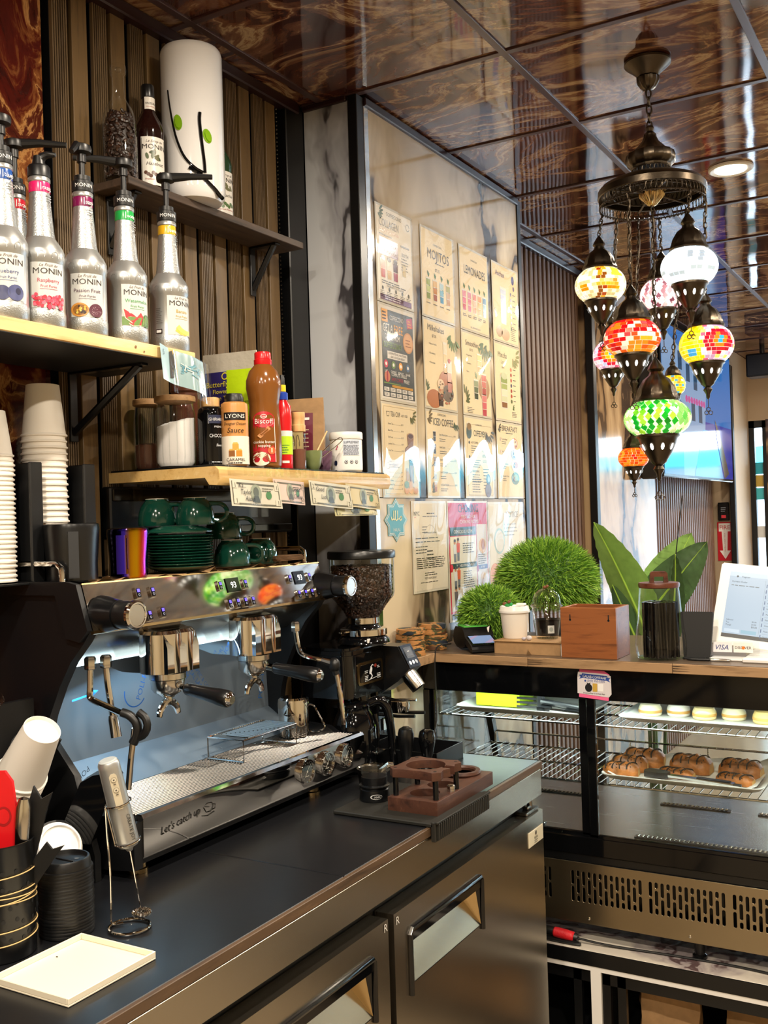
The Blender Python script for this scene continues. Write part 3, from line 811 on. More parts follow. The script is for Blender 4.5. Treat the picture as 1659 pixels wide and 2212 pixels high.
def knob(y, z):
 m = MB(); X = -1.512
 m.disc_lathe((X, y, z), (X + .050, y, z), [(.038, 0), (.036, .3), (.030, .9), (.029, 1)], 'black_satin', 24)
 m.disc_lathe((X + .050, y, z), (X + .088, y, z), [(.026, 0), (.0275, .1), (.0275, .85), (.026, 1)], 'black_plastic', 18)
 k = part(m, 'steam_knob', em, 'black steam knob')
 m = MB(); m.disc_lathe((X + .086, y, z), (X + .098, y, z), [(.0265, 0), (.029, .2), (.029, .7), (.025, 1), (.022, 1), (.021, .85)], 'chrome', 28); part(m, 'bezel', k, 'chrome knob rim')
 m = MB(); m.disc_lathe((X + .094, y, z), (X + .0965, y, z), [(.022, 0), (.021, 1)], 'chrome_soft', 24); part(m, 'badge', k)
knob(1.470, 1.430); knob(2.258, 1.430)
mb = MB(); mb.box(-1.770, -1.540, Y0 + .02, Y1 - .02, 1.484, 1.490, 'chrome_soft', .001); part(mb, 'cup_tray', em)
for y, a, b in ((Y0 + .008, -1.77, -1.585), (Y1 - .03, -1.72, -1.55)):
 m = MB(); m.tube([(a, y, 1.490), (a, y, 1.522), (a + .01, y, 1.532), (b - .014, y, 1.532), (b - .002, y, 1.524), (b, y, 1.512), (b, y, 1.488)], .0065, 'chrome', 10); part(m, 'rail', em)
def group(y, hz, name='group_head'):
 X = -1.535; z = 1.290
 m = MB()
 m.prism([(-1.640, 1.330), (-1.575, 1.378), (-1.515, 1.386), (-1.478, 1.374), (-1.468, 1.345), (-1.468, z), (-1.60, z), (-1.64, z + .01)], fxz, y - .050, y + .050, 'chrome')
 for s in (-1, 1):
  m.lathe([(.046, 0), (.046, .083), (.040, .09), (0, .09)], 'chrome', (X + .022, y + s * .020, z), 28)
 g = part(m, name, em, 'faceted chrome group head')
 m = MB(); m.lathe([(.0, -.004), (.036, -.004), (.040, -.002), (.040, .010), (0, .010)], 'chrome_soft', (X + .02, y, z - .014), 28)
 m.lathe([(0, -.03), (.030, -.028), (.036, -.020), (.037, 0), (0, 0)], 'chrome_soft', (X + .02, y, z - .018), 28)
 part(m, 'filter_ring', g)
 pf = MB(); cx = X + .02; zz = z - .018
 pf.lathe([(0, -.040), (.016, -.038), (.030, -.026), (.035, -.012), (.036, 0), (0, 0)], 'chrome', (cx, y, zz), 28)
 pf.tube([(cx + .028, y + hz * .01, zz - .014), (cx + .052, y + hz * .02, zz - .018)], .0085, 'chrome', 12)
 pf.tube([(cx, y, zz - .036), (cx, y, zz - .050)], .009, 'chrome', 12)
 for s in (-1, 1):
  pf.tube([(cx, y, zz - .046), (cx, y + s * .014, zz - .052), (cx, y + s * .026, zz - .064), (cx, y + s * .030, zz - .078)], [.010, .0095, .0085, .006], 'chrome', 10, smooth=1)
 p_ = part(pf, 'portafilter', em, 'chrome portafilter with twin spout')
 h0 = V(cx + .050, y + hz * .02, zz - .018); h1 = V(cx + .168, y + hz * .055, zz - .034)
 hm = MB(); hm.disc_lathe(h0, h1, [(.010, 0), (.0135, .05), (.0135, .2), (.0155, .5), (.0185, .8), (.0180, .97), (.0155, 1)], 'black_satin', 20); part(hm, 'handle', p_, 'black handle')
 d = (h1 - h0).normalized(); hm = MB(); hm.disc_lathe(h1 - d * .002, h1 + d * .008, [(.0160, 0), (.0145, .5), (.009, 1)], 'chrome', 18); part(hm, 'end_cap', p_)
group(1.660, .0); group(1.962, .6)
def fit(x, y):
 m = MB(); m.lathe([(.011, 0), (.012, .002), (.012, .022), (.009, .026), (0, .026)], 'chrome_soft', (x, y, 1.318), 6); return m
mb = fit(-1.545, 1.468)
mb.tube([(-1.545, 1.468, 1.318), (-1.545, 1.466, 1.275), (-1.543, 1.462, 1.262), (-1.530, 1.46, 1.258), (-1.485, 1.472, 1.240), (-1.452, 1.478, 1.228)], .0065, 'chrome', 10, smooth=2)
mb.tube([(-1.442, 1.482, 1.205), (-1.450, 1.478, 1.150), (-1.456, 1.474, 1.085)], .0062, 'chrome', 10)
wnd = part(mb, 'steam_wand', em)
m = MB(); m.tube([(-1.468, 1.474, 1.236), (-1.450, 1.480, 1.230), (-1.436, 1.485, 1.212), (-1.440, 1.484, 1.190), (-1.447, 1.481, 1.175)], [.009, .0125, .0145, .0125, .0095], 'black_plastic', 14, smooth=2)
m.tube([(-1.436, 1.488, 1.236), (-1.420, 1.490, 1.226), (-1.415, 1.490, 1.208), (-1.424, 1.488, 1.192), (-1.438, 1.486, 1.186)], .008, 'black_plastic', 10, smooth=1); part(m, 'grip', wnd, 'black rubber wand grip')
mb = fit(-1.532, 1.498)
mb.tube([(-1.532, 1.498, 1.318), (-1.530, 1.50, 1.28), (-1.520, 1.502, 1.215)], .0065, 'chrome', 10); mb.disc_lathe((-1.521, 1.5015, 1.222), (-1.514, 1.503, 1.178), [(.0085, 0), (.0105, .2), (.0115, 1), (.008, 1), (.008, .8)], 'chrome_soft', 16)
part(mb, 'hot_water_spout', em)
mb = fit(-1.535, 2.170)
mb.tube([(-1.535, 2.170, 1.318), (-1.528, 2.170, 1.275), (-1.520, 2.170, 1.258), (-1.480, 2.185, 1.246), (-1.448, 2.198, 1.240)], .0065, 'chrome', 10, smooth=2)
mb.tube([(-1.436, 2.205, 1.215), (-1.428, 2.212, 1.150), (-1.424, 2.216, 1.075)], .0062, 'chrome', 10)
wnd = part(mb, 'steam_wand', em)
m = MB(); m.ball((-1.440, 2.203, 1.230), (.017, .014, .019), 'black_plastic', 14, 10); m.tube([(-1.470, 2.190, 1.242), (-1.442, 2.201, 1.232), (-1.436, 2.206, 1.205)], [.009, .011, .009], 'black_plastic', 10, smooth=1); part(m, 'grip', wnd, 'black rubber wand grip')
mb = MB(); mb.prism([(-1.600, 1.018), (-1.412, 1.018), (-1.412, 1.036), (-1.600, 1.036)], fxz, Y0 + .022, Y1 - .022, 'steel_dark'); part(mb, 'drip_tray', em)
mb = MB()
for k in range(23): mb.tube([(-1.597 + k * .0083, Y0 + .024, 1.044), (-1.597 + k * .0083, Y1 - .022, 1.044)], .0024, 'steel_dark', 6)
for k in range(7): y = Y0 + .05 + k * .122; mb.box(-1.60, -1.412, y, y + .004, 1.037, 1.042, 'chrome_soft')
part(mb, 'drip_grid', em, 'brushed bar drip grid', kind='stuff')
mb = MB(); mb.prism([(-1.414, .962), (-1.402, .962), (-1.398, .968), (-1.398, 1.040), (-1.403, 1.047), (-1.414, 1.047)], fxz, Y0 + .022, Y1 - .001, 'chrome'); fp = part(mb, 'drip_front', em, 'polished chrome lower front')
mb = MB(); mb.prism([(-1.775, .948), (-1.414, .948), (-1.414, 1.020), (-1.775, 1.020)], fxz, Y0 + .022, Y1 - .022, 'black_satin'); part(mb, 'base', em)
ff = plane((-1.398, 0, 0), (0, 1, 0), (0, 0, 1))
mb = MB(); mb.txt(ff, "Let's catch up", 1.498, .995, .0155, ink('#15130f'), d=.001, slant=.35, wmax=.125, rot=.10)
mb.stroke(ff, [(1.628, 1.016), (1.636, 1.004), (1.650, 1.003), (1.658, 1.012), (1.655, 1.020), (1.640, 1.022), (1.630, 1.017), (1.646, 1.013)], .0016, ink('#15130f'), d=.001)
mb.stroke(ff, [(1.657, 1.016), (1.666, 1.014), (1.664, 1.006), (1.654, 1.005)], .0016, ink('#15130f'), d=.001); mb.stroke(ff, [(1.622, 1.000), (1.640, .996), (1.662, 1.000)], .0014, ink('#15130f'), d=.001)
part(mb, 'script_lettering', fp)
for y in (1.999, 2.087, 2.175):
 c = V(-1.398, y, 1.006)
 m = MB(); m.disc_lathe(c, c + V(.010, 0, 0), [(.030, 0), (.030, .55), (.0285, .6), (.0285, .75), (.029, .8), (.029, 1), (.025, 1), (.0245, .6)], 'chrome', 30)
 g = part(m, 'pressure_gauge', em, 'round chrome pressure gauge')
 m = MB(); m.disc_lathe(c + V(.003, 0, 0), c + V(.0055, 0, 0), [(.0255, 0), (.0255, 1)], 'black_satin', 26)
 fg = plane(c + V(.0056, 0, 0), (0, 1, 0), (0, 0, 1)); gi = ink('#d9d4c8')
 for k in range(13):
  a = math.radians(-45 + k * 22.5); m.stroke(fg, [(.019 * math.cos(a), .019 * math.sin(a)), (.0225 * math.cos(a), .0225 * math.sin(a))], .0011, gi, d=.0006)
 m.stroke(fg, [(-.010, -.012), (.009, .011)], .0014, gi, d=.0008); m.disc(fg, 0, 0, .003, .003, gi, d=.001, n=10); m.lines(fg, -.006, -.010, .012, 1, .004, .002, gi, d=.0006)
 part(m, 'dial', g)
 m = MB(); m.disc_lathe(c + V(.0085, 0, 0), c + V(.0090, 0, 0), [(.0248, 0), (.0248, 1)], 'glass_clear', 26); part(m, 'lens', g)
for (x, y) in ((-1.445, Y0 + .05), (-1.445, 2.09), (-1.74, Y0 + .05), (-1.74, 2.15)):
 m = MB(); m.lathe([(.022, 0), (.022, .008), (.0185, .010), (.0185, .026), (0, .026)], 'brass_trim', (x, y, .9243), 22); part(m, 'foot', em)
mb = MB(); mb.box(-1.635, -1.615, 1.49, 2.20, 1.316, 1.320, 'led_machine'); part(mb, 'light_strip', em)
t = thing('wire_cup_rack', 'small folded wire rack standing on the drip grid', 'rack', (-1.53, 1.98, 1.0465))
z0 = 1.0478; mb = MB()
xa, xb, ya, yb = -1.588, -1.482, 1.872, 2.085
for y in (ya, yb): mb.tube([(xa, y, z0), (xa, y, z0 + .050), (xb, y, z0 + .050), (xb, y, z0), (xa, y, z0)], .0022, 'chrome', 6)
for x in (xa, xb): mb.tube([(x, ya, z0 + .050), (x, yb, z0 + .050)], .0022, 'chrome', 6)
part(mb, 'frame', t)
mb = MB()
for k in range(1, 24): y = ya + (yb - ya) * k / 24; mb.tube([(xa - .002, y, z0 + .0535), (xb + .002, y, z0 + .0535)], .0013, 'chrome', 5)
part(mb, 'top_wires', t)
mb = MB()
for k in range(0, 14): x = xa + (xb - xa) * k / 13; mb.tube([(x, ya, z0 - .0002), (x, ya + .022, z0 - .0002)], .0010, 'chrome', 4); mb.tube([(x, yb - .045, z0 - .0002), (x, yb, z0 - .0002)], .0010, 'chrome', 4)
part(mb, 'foot_wires', t, kind='stuff')
t = thing('milk_jug', 'small polished steel jug upside down on the drip grid', 'jug', (-1.545, 2.165, 1.0465))
c = V(-1.545, 2.165, 1.0468)
mb = MB(); mb.lathe([(.036, 0), (.0375, .002), (.039, .03), (.0415, .085), (.040, .096), (.034, .101), (0, .101)], 'chrome', c, 30); part(mb, 'bowl', t)
mb = MB(); mb.tube([c + V(.030, .028, .078), c + V(.036, .042, .074), c + V(.040, .050, .055), c + V(.044, .066, .030), c + V(.050, .072, .010), c + V(.040, .052, .004), c + V(.028, .032, .006)], .0028, 'chrome', 8, smooth=2); part(mb, 'handle', t)
# --- things on top of the machine
TZ = 1.4905
t = thing('paper_liner', 'crumpled brown kraft paper lining the top of the espresso machine', 'paper', (-1.6, 1.8, TZ))
mb = MB(); nx, ny = 6, 40; vs = []; fs = []
for j in range(ny + 1):
 for i in range(nx + 1):
  x = -1.71 + .188 * i / nx; y = 1.50 + .74 * j / ny
  e = 1 if i == nx else 0
  z = TZ + .0008 + (random.uniform(.000, .010) if e else random.uniform(0, .0006)) * (1.6 if e and j % 9 in (0, 1) else .8)
  vs.append((x + (random.uniform(-.012, .004) if e else 0), y, z))
for j in range(ny):
 for i in range(nx): k = j * (nx + 1) + i; fs.append((k, k + 1, k + nx + 2, k + nx + 1))
mb.add(vs, fs, 'kraft'); part(mb, 'sheet', t)
for k in range(5):
 m = MB(); z = 1.5035 + k * .0028; rot = Matrix.Rotation(random.uniform(-.08, .08), 4, 'Z'); rot.translation = V(-1.575 - k * .002, 2.165, z)
 m.box(-.040, .040, -.058, .058, 0, .0022, 'kraft_dark', .0006, M=rot)
 m.build('paper_napkin', label='brown folded paper napkin in the small pile beside the right steam knob', cat='napkin', group='brown napkins on the machine', at=(-1.575, 2.165, z))
def green_cup(loc, rz, label):
 c = Vector(loc); t = thing('coffee_cup', label, 'cup', loc, 0, 'green glazed cups')
 m = MB(); m.lathe([(.0445, 0), (.0455, .003), (.0460, .012), (.0440, .030), (.0390, .046), (.0300, .058), (.0275, .060), (.0270, .064), (.0235, .064), (.023, .061), (0, .061)], 'green_glaze', c, 36); b = part(m, 'bowl', t)
 m = MB(); m.lathe([(.0235, .0638), (.0272, .0638), (.0268, .0650), (.0240, .0650), (.0235, .0638)], 'green_rim', c, 30); part(m, 'foot_ring', t)
 m = MB(); d = V(math.cos(rz), math.sin(rz), 0)
 m.tube([c + d * .041 + V(0, 0, .012), c + d * .060 + V(0, 0, .008), c + d * .074 + V(0, 0, .018), c + d * .076 + V(0, 0, .036), c + d * .062 + V(0, 0, .050), c + d * .034 + V(0, 0, .050)], [.0055, .0055], 'green_glaze', 10, smooth=2); part(m, 'handle', t)
 return t
def saucer(loc, top):
 m = MB(); m.lathe([(.044, 0), (.046, .002), (.060, .0045), (.078, .011), (.0795, .0125), (.078, .0135), (.058, .0075), (.044, .005), (0, .005)], 'green_glaze', loc, 44)
 m.build('saucer', label='dark green glazed saucer topmost of the stack on the espresso machine' if top else 'dark green glazed saucer within the stack on the espresso machine', cat='saucer', group=None if top else 'stacked green saucers', at=loc)
sc = (-1.622, 1.832)
for k in range(12): saucer((sc[0] + random.uniform(-.0012, .0012), sc[1] + random.uniform(-.0012, .0012), 1.4945 + k * .0066), False)
mb = MB(); mb.lathe([(.0795, 0), (.0795, .002), (.074, .0055), (.060, .011), (.046, .0135), (.044, .0155), (.040, .0155), (0, .0145)], 'green_glaze', (sc[0], sc[1], 1.5865), 44)
mb.build('saucer', label='dark green saucer turned upside down on top of the saucer stack', cat='saucer', at=(sc[0], sc[1], 1.5865))
green_cup((-1.690, 1.832, 1.603), .3, 'green upside down cup furthest left in the upper row')
green_cup((-1.600, 1.865, 1.603), .55, 'green upside down cup in the middle of the upper row, handle to the right')
green_cup((-1.625, 2.000, 1.5665), .55, 'green upside down cup rightmost of the upper row, set on another cup')
green_cup((-1.595, 1.993, 1.4985), .75, 'green upside down cup beside the saucers, directly on the machine top')
green_cup((-1.600, 2.115, 1.4985), -.6, 'green upside down cup rightmost of the lower row near the napkins')
def pitcher(loc, r0, r1, h, mat, label, ha=None, flute=None, hm=None, lid=None):
 c = Vector(loc); t = thing('milk_pitcher', label, 'pitcher', loc)
 m = MB(); m.lathe([(r0 * .92, 0), (r0, .004), (r0 * 1.0, h * .3), (r1, h - .010), (r1 * .97, h - .002), (r1 * .88, h), (0, h - .001)], mat, c, 48, flute=flute); part(m, 'body', t)
 if ha is not None:
  d = V(math.cos(ha), math.sin(ha), 0); s = V(-d.y, d.x, 0)
  m = MB(); R_ = (r0 + r1) / 2
  def slab(d0, d1, za, zb, wd=.010):
   vs = [c + d * a + s * b + V(0, 0, z) for a in (d0, d1) for b in (-wd, wd) for z in (za, zb)]
   m.add(vs, [(0, 1, 3, 2), (4, 6, 7, 5), (0, 4, 5, 1), (2, 3, 7, 6), (0, 2, 6, 4), (1, 5, 7, 3)], hm or mat)
  slab(R_ + .014, R_ + .020, .012, h * .86); slab(R_ - .004, R_ + .0195, h * .80, h * .86); slab(R_ - .004, R_ + .0195, .010, .020)
  part(m, 'handle', t)
 if lid:
  m = MB(); m.lathe(lid, 'chrome', c, 36); part(m, 'chrome_cover', t, 'chrome domed cover')
 return t
pitcher((-1.625, 1.502, 1.4925), .052, .057, .121, 'black_satin', 'matte black milk pitcher with a flat strap handle left of the rainbow pitcher', ha=facing(-1.625, 1.502) + .05, hm='strap_grey')
_m, _nt, _b = newmat('rainbow_metal')
_b.inputs['Metallic'].default_value = 1.0; _b.inputs['Roughness'].default_value = .10
_lw = N(_nt, 'ShaderNodeTexCoord'); _sep = N(_nt, 'ShaderNodeSeparateXYZ'); _nt.links.new(_lw.outputs['Object'], _sep.inputs[0])
_at = N(_nt, 'ShaderNodeMath', _operation='ARCTAN2'); _nt.links.new(_sep.outputs['Y'], _at.inputs[0]); _nt.links.new(_sep.outputs['X'], _at.inputs[1])
_ma = N(_nt, 'ShaderNodeMapRange'); _ma.inputs['From Min'].default_value = -1.9; _ma.inputs['From Max'].default_value = .9; _nt.links.new(_at.outputs[0], _ma.inputs['Value'])
_r = ramp(_nt, _ma.outputs[0], [(0, '#10121c'), (.22, '#241a4a'), (.34, '#3a2ac8'), (.42, '#c08a1c'), (.55, '#c8a018'), (.64, '#d04a20'), (.72, '#c8348a'), (.82, '#6a3cc8'), (.92, '#2a7ac0'), (1, '#123040')])
_nt.links.new(_r.outputs[0], _b.inputs['Base Color'])
pitcher((-1.600, 1.640, 1.4925), .040, .045, .108, 'rainbow_metal', 'iridescent rainbow milk pitcher with fluted sides', ha=facing(-1.6, 1.64) - .25, flute=(24, .012))
pitcher((-1.728, 1.500, 1.4925), .044, .047, .098, 'black_satin', 'black pitcher with a chrome dome at the far left of the machine top', lid=[(.042, .094), (.042, .118), (.038, .130), (.028, .136), (0, .136)])
t = thing('cup_organiser', 'black upright cup organiser behind the pitchers', 'organiser', (-1.72, 1.46, 1.4905))
mb = MB(); mb.box(-1.785, -1.660, 1.31, 1.62, 1.4910, 1.4955, 'black_plastic', .001); part(mb, 'base', t)
for y in (1.448, 1.594):
 m = MB(); m.box(-1.785, -1.662, y - .004, y + .004, 1.4955, 1.742, 'black_plastic', .002); m.box(-1.668, -1.660, y - .018, y + .014, 1.4955, 1.742, 'black_plastic', .002); part(m, 'divider', t)
mb = MB(); mb.box(-1.788, -1.784, 1.31, 1.62, 1.4955, 1.70, 'black_plastic'); part(mb, 'back', t)
def paper_cup_mesh(rb, rt, h):
 """inverted cup: wide rim at the bottom, closed base uppermost and recessed"""
 m = MB(); m.lathe([(rt - .001, 0), (rt + .0028, .001), (rt + .0032, .004), (rt, .006), (rb, h - .0005), (rb - .0012, h), (rb - .002, h - .008), (0, h - .008)], 'cup_white', (0, 0, 0), 36)
 return m
def cup_stack(x, y, z, n, pitch, rb, rt, h, lab_top, lab_in, grp):
 first = None
 for k in range(n):
  if first is None:
   first = paper_cup_mesh(rb, rt, h).build('paper_cup', label=lab_in, cat='cup', group=grp); o = first
  else:
   o = first.copy(); COL.objects.link(o)
  o.location = (x + random.uniform(-.001, .001), y + random.uniform(-.001, .001), z + k * pitch)
  if k == n - 1: o['label'] = lab_top; del o['group']
cup_stack(-1.722, 1.522, 1.4975, 24, .0132, .0345, .0455, .112, 'topmost white paper cup of the tall inverted stack on the machine', 'white paper cup lower down in the tall inverted stack on the machine', 'tall stack of white cups')
cup_stack(-1.722, 1.388, 1.4975, 27, .0098, .028, .040, .095, 'topmost white paper cup of the inverted stack at the left edge', 'white paper cup lower down in the inverted stack at the left edge', 'left edge stack of white cups')
# --- silver fruit puree bottles on the pine shelf
K = ink('#241a18')
def puree(x, y, turn, band, name, sub, fruit, label, pump):
 """turn: how far the label is rotated from facing the camera"""
 z = 1.9905; c = V(x, y, z); t = thing('puree_bottle', label, 'bottle', (x, y, z), 0, 'silver fruit puree bottles')
 m = MB(); m.lathe([(.0405, 0), (.0432, .004), (.0435, .026), (.0428, .030)], 'silver_texture', c, 36); part(m, 'base', t)
 m = MB(); m.lathe([(.0428, .030), (.0424, .032), (.0424, .124), (.0436, .126), (.0438, .146), (.0425, .149), (.040, .155), (.033, .166), (.0275, .174)], 'silver_paint', c, 40)
 for k in range(10):
  a = facing(x, y) + k * 2 * PI / 10; f = cyl(c, .0437, a, .127)
  m.stroke(f, [(-.006, .002), (-.006, .009)] + [(.006 * math.cos(q), .009 + .006 * math.sin(q)) for q in [PI - PI * i / 6 for i in range(7)]] + [(.006, .002)], .0012, 'silver_texture', d=.0008)
 b = part(m, 'body', t)
 m = MB(); m.lathe([(.0275, .174), (.0255, .185), (.0205, .245), (.0195, .262)], 'silver_texture', c, 32)
 nk = part(m, 'neck', t)
 m = MB(); f = cyl(c, .0203, facing(x, y) + .9 + turn, .20)
 m.txt(f, 'MONIN', 0, 0, .0125, 'silver_paint', d=.0022, rot=PI / 2, sx=1.15); part(m, 'embossed_name', nk)
 m = MB(); m.lathe([(.0200, .262), (.0202, .264), (.0200, .280), (.0195, .282)], ink(band, .25), c, 30)
 f = cyl(c, .0203, facing(x, y) + .25, .267); m.txt(f, name.lower()[:5], .000, 0, .0075, ink('#ffffff'), d=.0008); m.rect(f, -.003, -.002, -.0015, .012, ink('#ffffff'), d=.0006); part(m, 'colour_band', t)
 m = MB(); m.lathe([(.0195, .282), (.021, .284), (.021, .290), (.0192, .293)], 'silver_paint', c, 28); part(m, 'neck_ring', t)
 fl = cyl(c, .0426, facing(x, y) + turn, .032)
 m = MB()
 m.rect(fl, -.034, .001, .034, .088, ink('#c4c6c4', .3), d=.0006)
 m.txt(fl, 'Le Fruit de', 0, .080, .0058, ink('#6a5a50'), d=.0012, align='c', slant=.3)
 m.txt(fl, 'MONIN', 0, .066, .0115, K, d=.0012, align='c', sx=1.12)
 m.txt(fl, name, 0, .050, .0075, ink(sub), d=.0012, align='c', wmax=.058)
 m.txt(fl, 'Fruit Purée', 0, .040, .0050, ink(sub), d=.0012, align='c'); m.rect(fl, -.017, .0365, .017, .0371, ink(sub), d=.0012)
 if fruit == 'rasp':
  for q in range(3):
   for k in range(22):
    a = random.uniform(0, 2 * PI); r_ = math.sqrt(random.random()); m.disc(fl, -.020 + q * .021 + .012 * r_ * math.cos(a), .014 + .013 * r_ * math.sin(a), .0035, .0035, ink(random.choice(['#c4223c', '#d8405a', '#a8182e', '#e06a80'])), d=.0014 + k * .00004, n=8)
 elif fruit == 'passion':
  m.disc(fl, -.016, .015, .018, .014, ink('#c88a3a'), d=.0014); m.disc(fl, -.015, .015, .014, .0105, ink('#8a5a1c'), d=.0016)
  for k in range(20): m.disc(fl, -.015 + random.uniform(-.010, .010), .015 + random.uniform(-.007, .007), .0022, .0022, ink(random.choice(['#d8a83c', '#2a1a10', '#e8c860'])), d=.0018 + k * .00003, n=6)
  m.disc(fl, .016, .014, .014, .0135, ink('#5a2e3c'), d=.0020)
  for k in range(26): m.disc(fl, .016 + random.uniform(-.010, .010), .014 + random.uniform(-.009, .009), .0008, .0008, ink('#a88a94'), d=.0022, n=5)
 elif fruit == 'melon':
  m.rect(fl, -.034, .002, .034, .020, ink('#6a8a48'), d=.0010); m.disc(fl, .024, .014, .014, .014, ink('#3c6434'), d=.0012)
  for k in range(5): m.stroke(fl, [(.012 + k * .005, .004), (.014 + k * .005, .024)], .0014, ink('#8aa860'), d=.0014)
  m.poly(fl, [(-.030, .036), (-.026, .018), (-.012, .008), (.000, .016), (-.010, .024)], ink('#d02c34'), d=.0016); m.poly(fl, [(-.020, .006), (-.014, .001), (.006, .003), (.012, .022), (.006, .030), (-.004, .018)], ink('#dc4448'), d=.0018)
  m.stroke(fl, [(-.031, .036), (-.027, .017), (-.013, .006)], .0018, ink('#e0e4c0'), d=.0020); m.stroke(fl, [(-.020, .005), (-.012, .000), (.006, .002)], .0018, ink('#e0e4c0'), d=.0020)
 elif fruit == 'banana':
  m.stroke(fl, [(-.012, .020), (-.004, .012), (.010, .007), (.026, .008)], .010, ink('#e2cc6a'), d=.0014); m.stroke(fl, [(-.016, .012), (-.004, .004), (.012, .003)], .006, ink('#d8bc58'), d=.0012)
  m.rect(fl, -.062, .004, -.046, .014, ink('#2a1c1c'), d=.0006); m.rect(fl, -.060, .006, -.048, .012, ink('#e8e8e8'), d=.0008); m.lines(fl, -.060, .060, .016, 9, .004, .0012, ink('#55504c'), d=.0008)
 elif fruit == 'blue':
  m.disc(fl, -.010, .014, .014, .0135, ink('#3a4068'), d=.0014); m.disc(fl, .014, .015, .0155, .0150, ink('#4c527c'), d=.0016); m.disc(fl, .018, .018, .005, .006, ink('#2a2c48'), d=.0018)
 part(m, 'label', b, 'printed fruit label')
 m = MB()
 if pump[0] == 'nozzle':
  m.lathe([(.0215, .293), (.0215, .312), (.019, .316), (.013, .318), (.010, .335), (0, .338)], 'black_plastic', c, 26)
  d = V(math.cos(pump[1]), math.sin(pump[1]), 0); m.tube([c + V(0, 0, .325), c + d * .012 + V(0, 0, .338), c + d * .034 + V(0, 0, .336)], [.011, .008, .004], 'black_plastic', 10, smooth=1)
  part(m, 'pump', t, 'black pump cap')
 else:
  zt = pump[2]
  m.lathe([(.0212, .293), (.0215, .295), (.0215, .314), (.0165, .317), (.0165, .326), (.008, .328), (0, .328)], 'black_plastic', c, 26)
  f = cyl(c, .0217, facing(x, y) + .15, .300); m.txt(f, 'MONIN', 0, 0, .008, ink('#e8e8e8'), d=.0006, align='c')
  pm_ = part(m, 'pump', t, 'black pump collar lettered MONIN')
  m = MB(); m.cyl(c + V(0, 0, .328), c + V(0, 0, zt), .0062, 'black_plastic', 12); m.cyl(c + V(0, 0, zt - .02), c + V(0, 0, zt), .0095, 'black_plastic', 12)
  d = V(math.cos(pump[1]), math.sin(pump[1]), 0)
  m.lathe([(.010, zt - .004), (.0195, zt), (.0205, zt + .008), (.0190, zt + .014), (.011, zt + .018), (0, zt + .0185)], 'black_plastic', c, 24)
  L = pump[3]; m.tube([c + V(0, 0, zt + .008), c + d * L * .5 + V(0, 0, zt + .010), c + d * L + V(0, 0, zt + .006 - pump[4])], [.0115, .008, .0055], 'black_plastic', 10)
  part(m, 'pump_head', pm_, 'black pump head with spout')
puree(-1.545, 1.283, .15, '#1f4f9c', 'Blueberry', '#2a3c7a', 'blue', 'leftmost silver puree bottle with a blueberry label, cut off by the frame', ('plain', 2.6, .37, .09, 0))
puree(-1.545, 1.372, .30, '#e0246c', 'Raspberry', '#b02848', 'rasp', 'silver puree bottle with pink band and raspberry label', ('nozzle', .45))
puree(-1.545, 1.483, .10, '#7a1450', 'Passion Fruit', '#4a2440', 'passion', 'silver puree bottle with purple band and passion fruit label', ('plain', facing(-1.545, 1.483) - .5, .375, .040, .016))
puree(-1.545, 1.600, .55, '#22a04a', 'Watermelon', '#3a9a50', 'melon', 'silver puree bottle with green band and watermelon label', ('plain', -2.15, .380, .105, .0))
puree(-1.545, 1.732, .70, '#d8a81c', 'Banana', '#b89a30', 'banana', 'silver puree bottle with yellow band and banana label', ('plain', .55, .385, .105, -.002))
puree(-1.665, 1.415, .4, '#c81c34', 'Strawberry', '#b02030', 'rasp', 'silver puree bottle with red band standing behind the blueberry one', ('plain', .62, .39, .105, 0))
# --- upper dark shelf
def beans(mbb, n, sampler, sz=.0052):
 for k in range(n):
  p, nrm = sampler()
  a = Vector((random.gauss(0, 1), random.gauss(0, 1), random.gauss(0, 1))); a = a - a.dot(nrm) * nrm * .75
  if a.length < 1e-3: a = V(0, 0, 1)
  a.normalize(); b = nrm.cross(a);
  if b.length < 1e-3: continue
  b.normalize(); n2 = a.cross(b)
  M = Matrix((a, b, n2)).transposed()
  vs = []; fs = []; nn, mm = 7, 4
  L, W, H = sz * 1.05, sz * .72, sz * .5
  vs.append(V(0, 0, 0) * 0 + V(-L, 0, 0))
  for j in range(1, mm):
   ph = -PI / 2 + PI * j / mm
   for i in range(nn):
    q = 2 * PI * i / nn; vs.append(V(L * math.sin(ph), W * math.cos(ph) * math.cos(q), H * math.cos(ph) * math.sin(q)))
  vs.append(V(L, 0, 0)); E_ = len(vs) - 1
  for i in range(nn):
   i2 = (i + 1) % nn; fs.append((0, 1 + i2, 1 + i)); fs.append((E_, E_ - nn + i, E_ - nn + i2))
   for j in range(mm - 2): fs.append((1 + j * nn + i, 1 + j * nn + i2, 1 + (j + 1) * nn + i2, 1 + (j + 1) * nn + i))
  mbb.add([M @ v + p for v in vs], fs, 'bean' if random.random() < .72 else 'bean_light')
DZ = 2.4213
x, y = -1.729, 1.783; c = V(x, y, DZ)
t = thing('bean_bottle', 'clear glass bottle filled with dark coffee beans on the upper shelf', 'bottle', (x, y, DZ))
pr = [(.034, 0), (.040, .004), (.0405, .012), (.0405, .135), (.038, .158), (.030, .180), (.0185, .198), (.0155, .210), (.0145, .255), (.0190, .258), (.0200, .268), (.0185, .280), (.012, .284)]
mb = MB(); mb.shell(pr, 'glass_clear', c, 36); mb.lathe([(.0, 0), (.034, 0), (.034, .002), (0, .003)], 'glass_clear', c, 36); part(mb, 'glass', t)
mb = MB(); mb.ball(c + V(.012, -.012, .264), (.008, .008, .006), 'glass_clear', 12, 8); part(mb, 'stopper_wire', t)
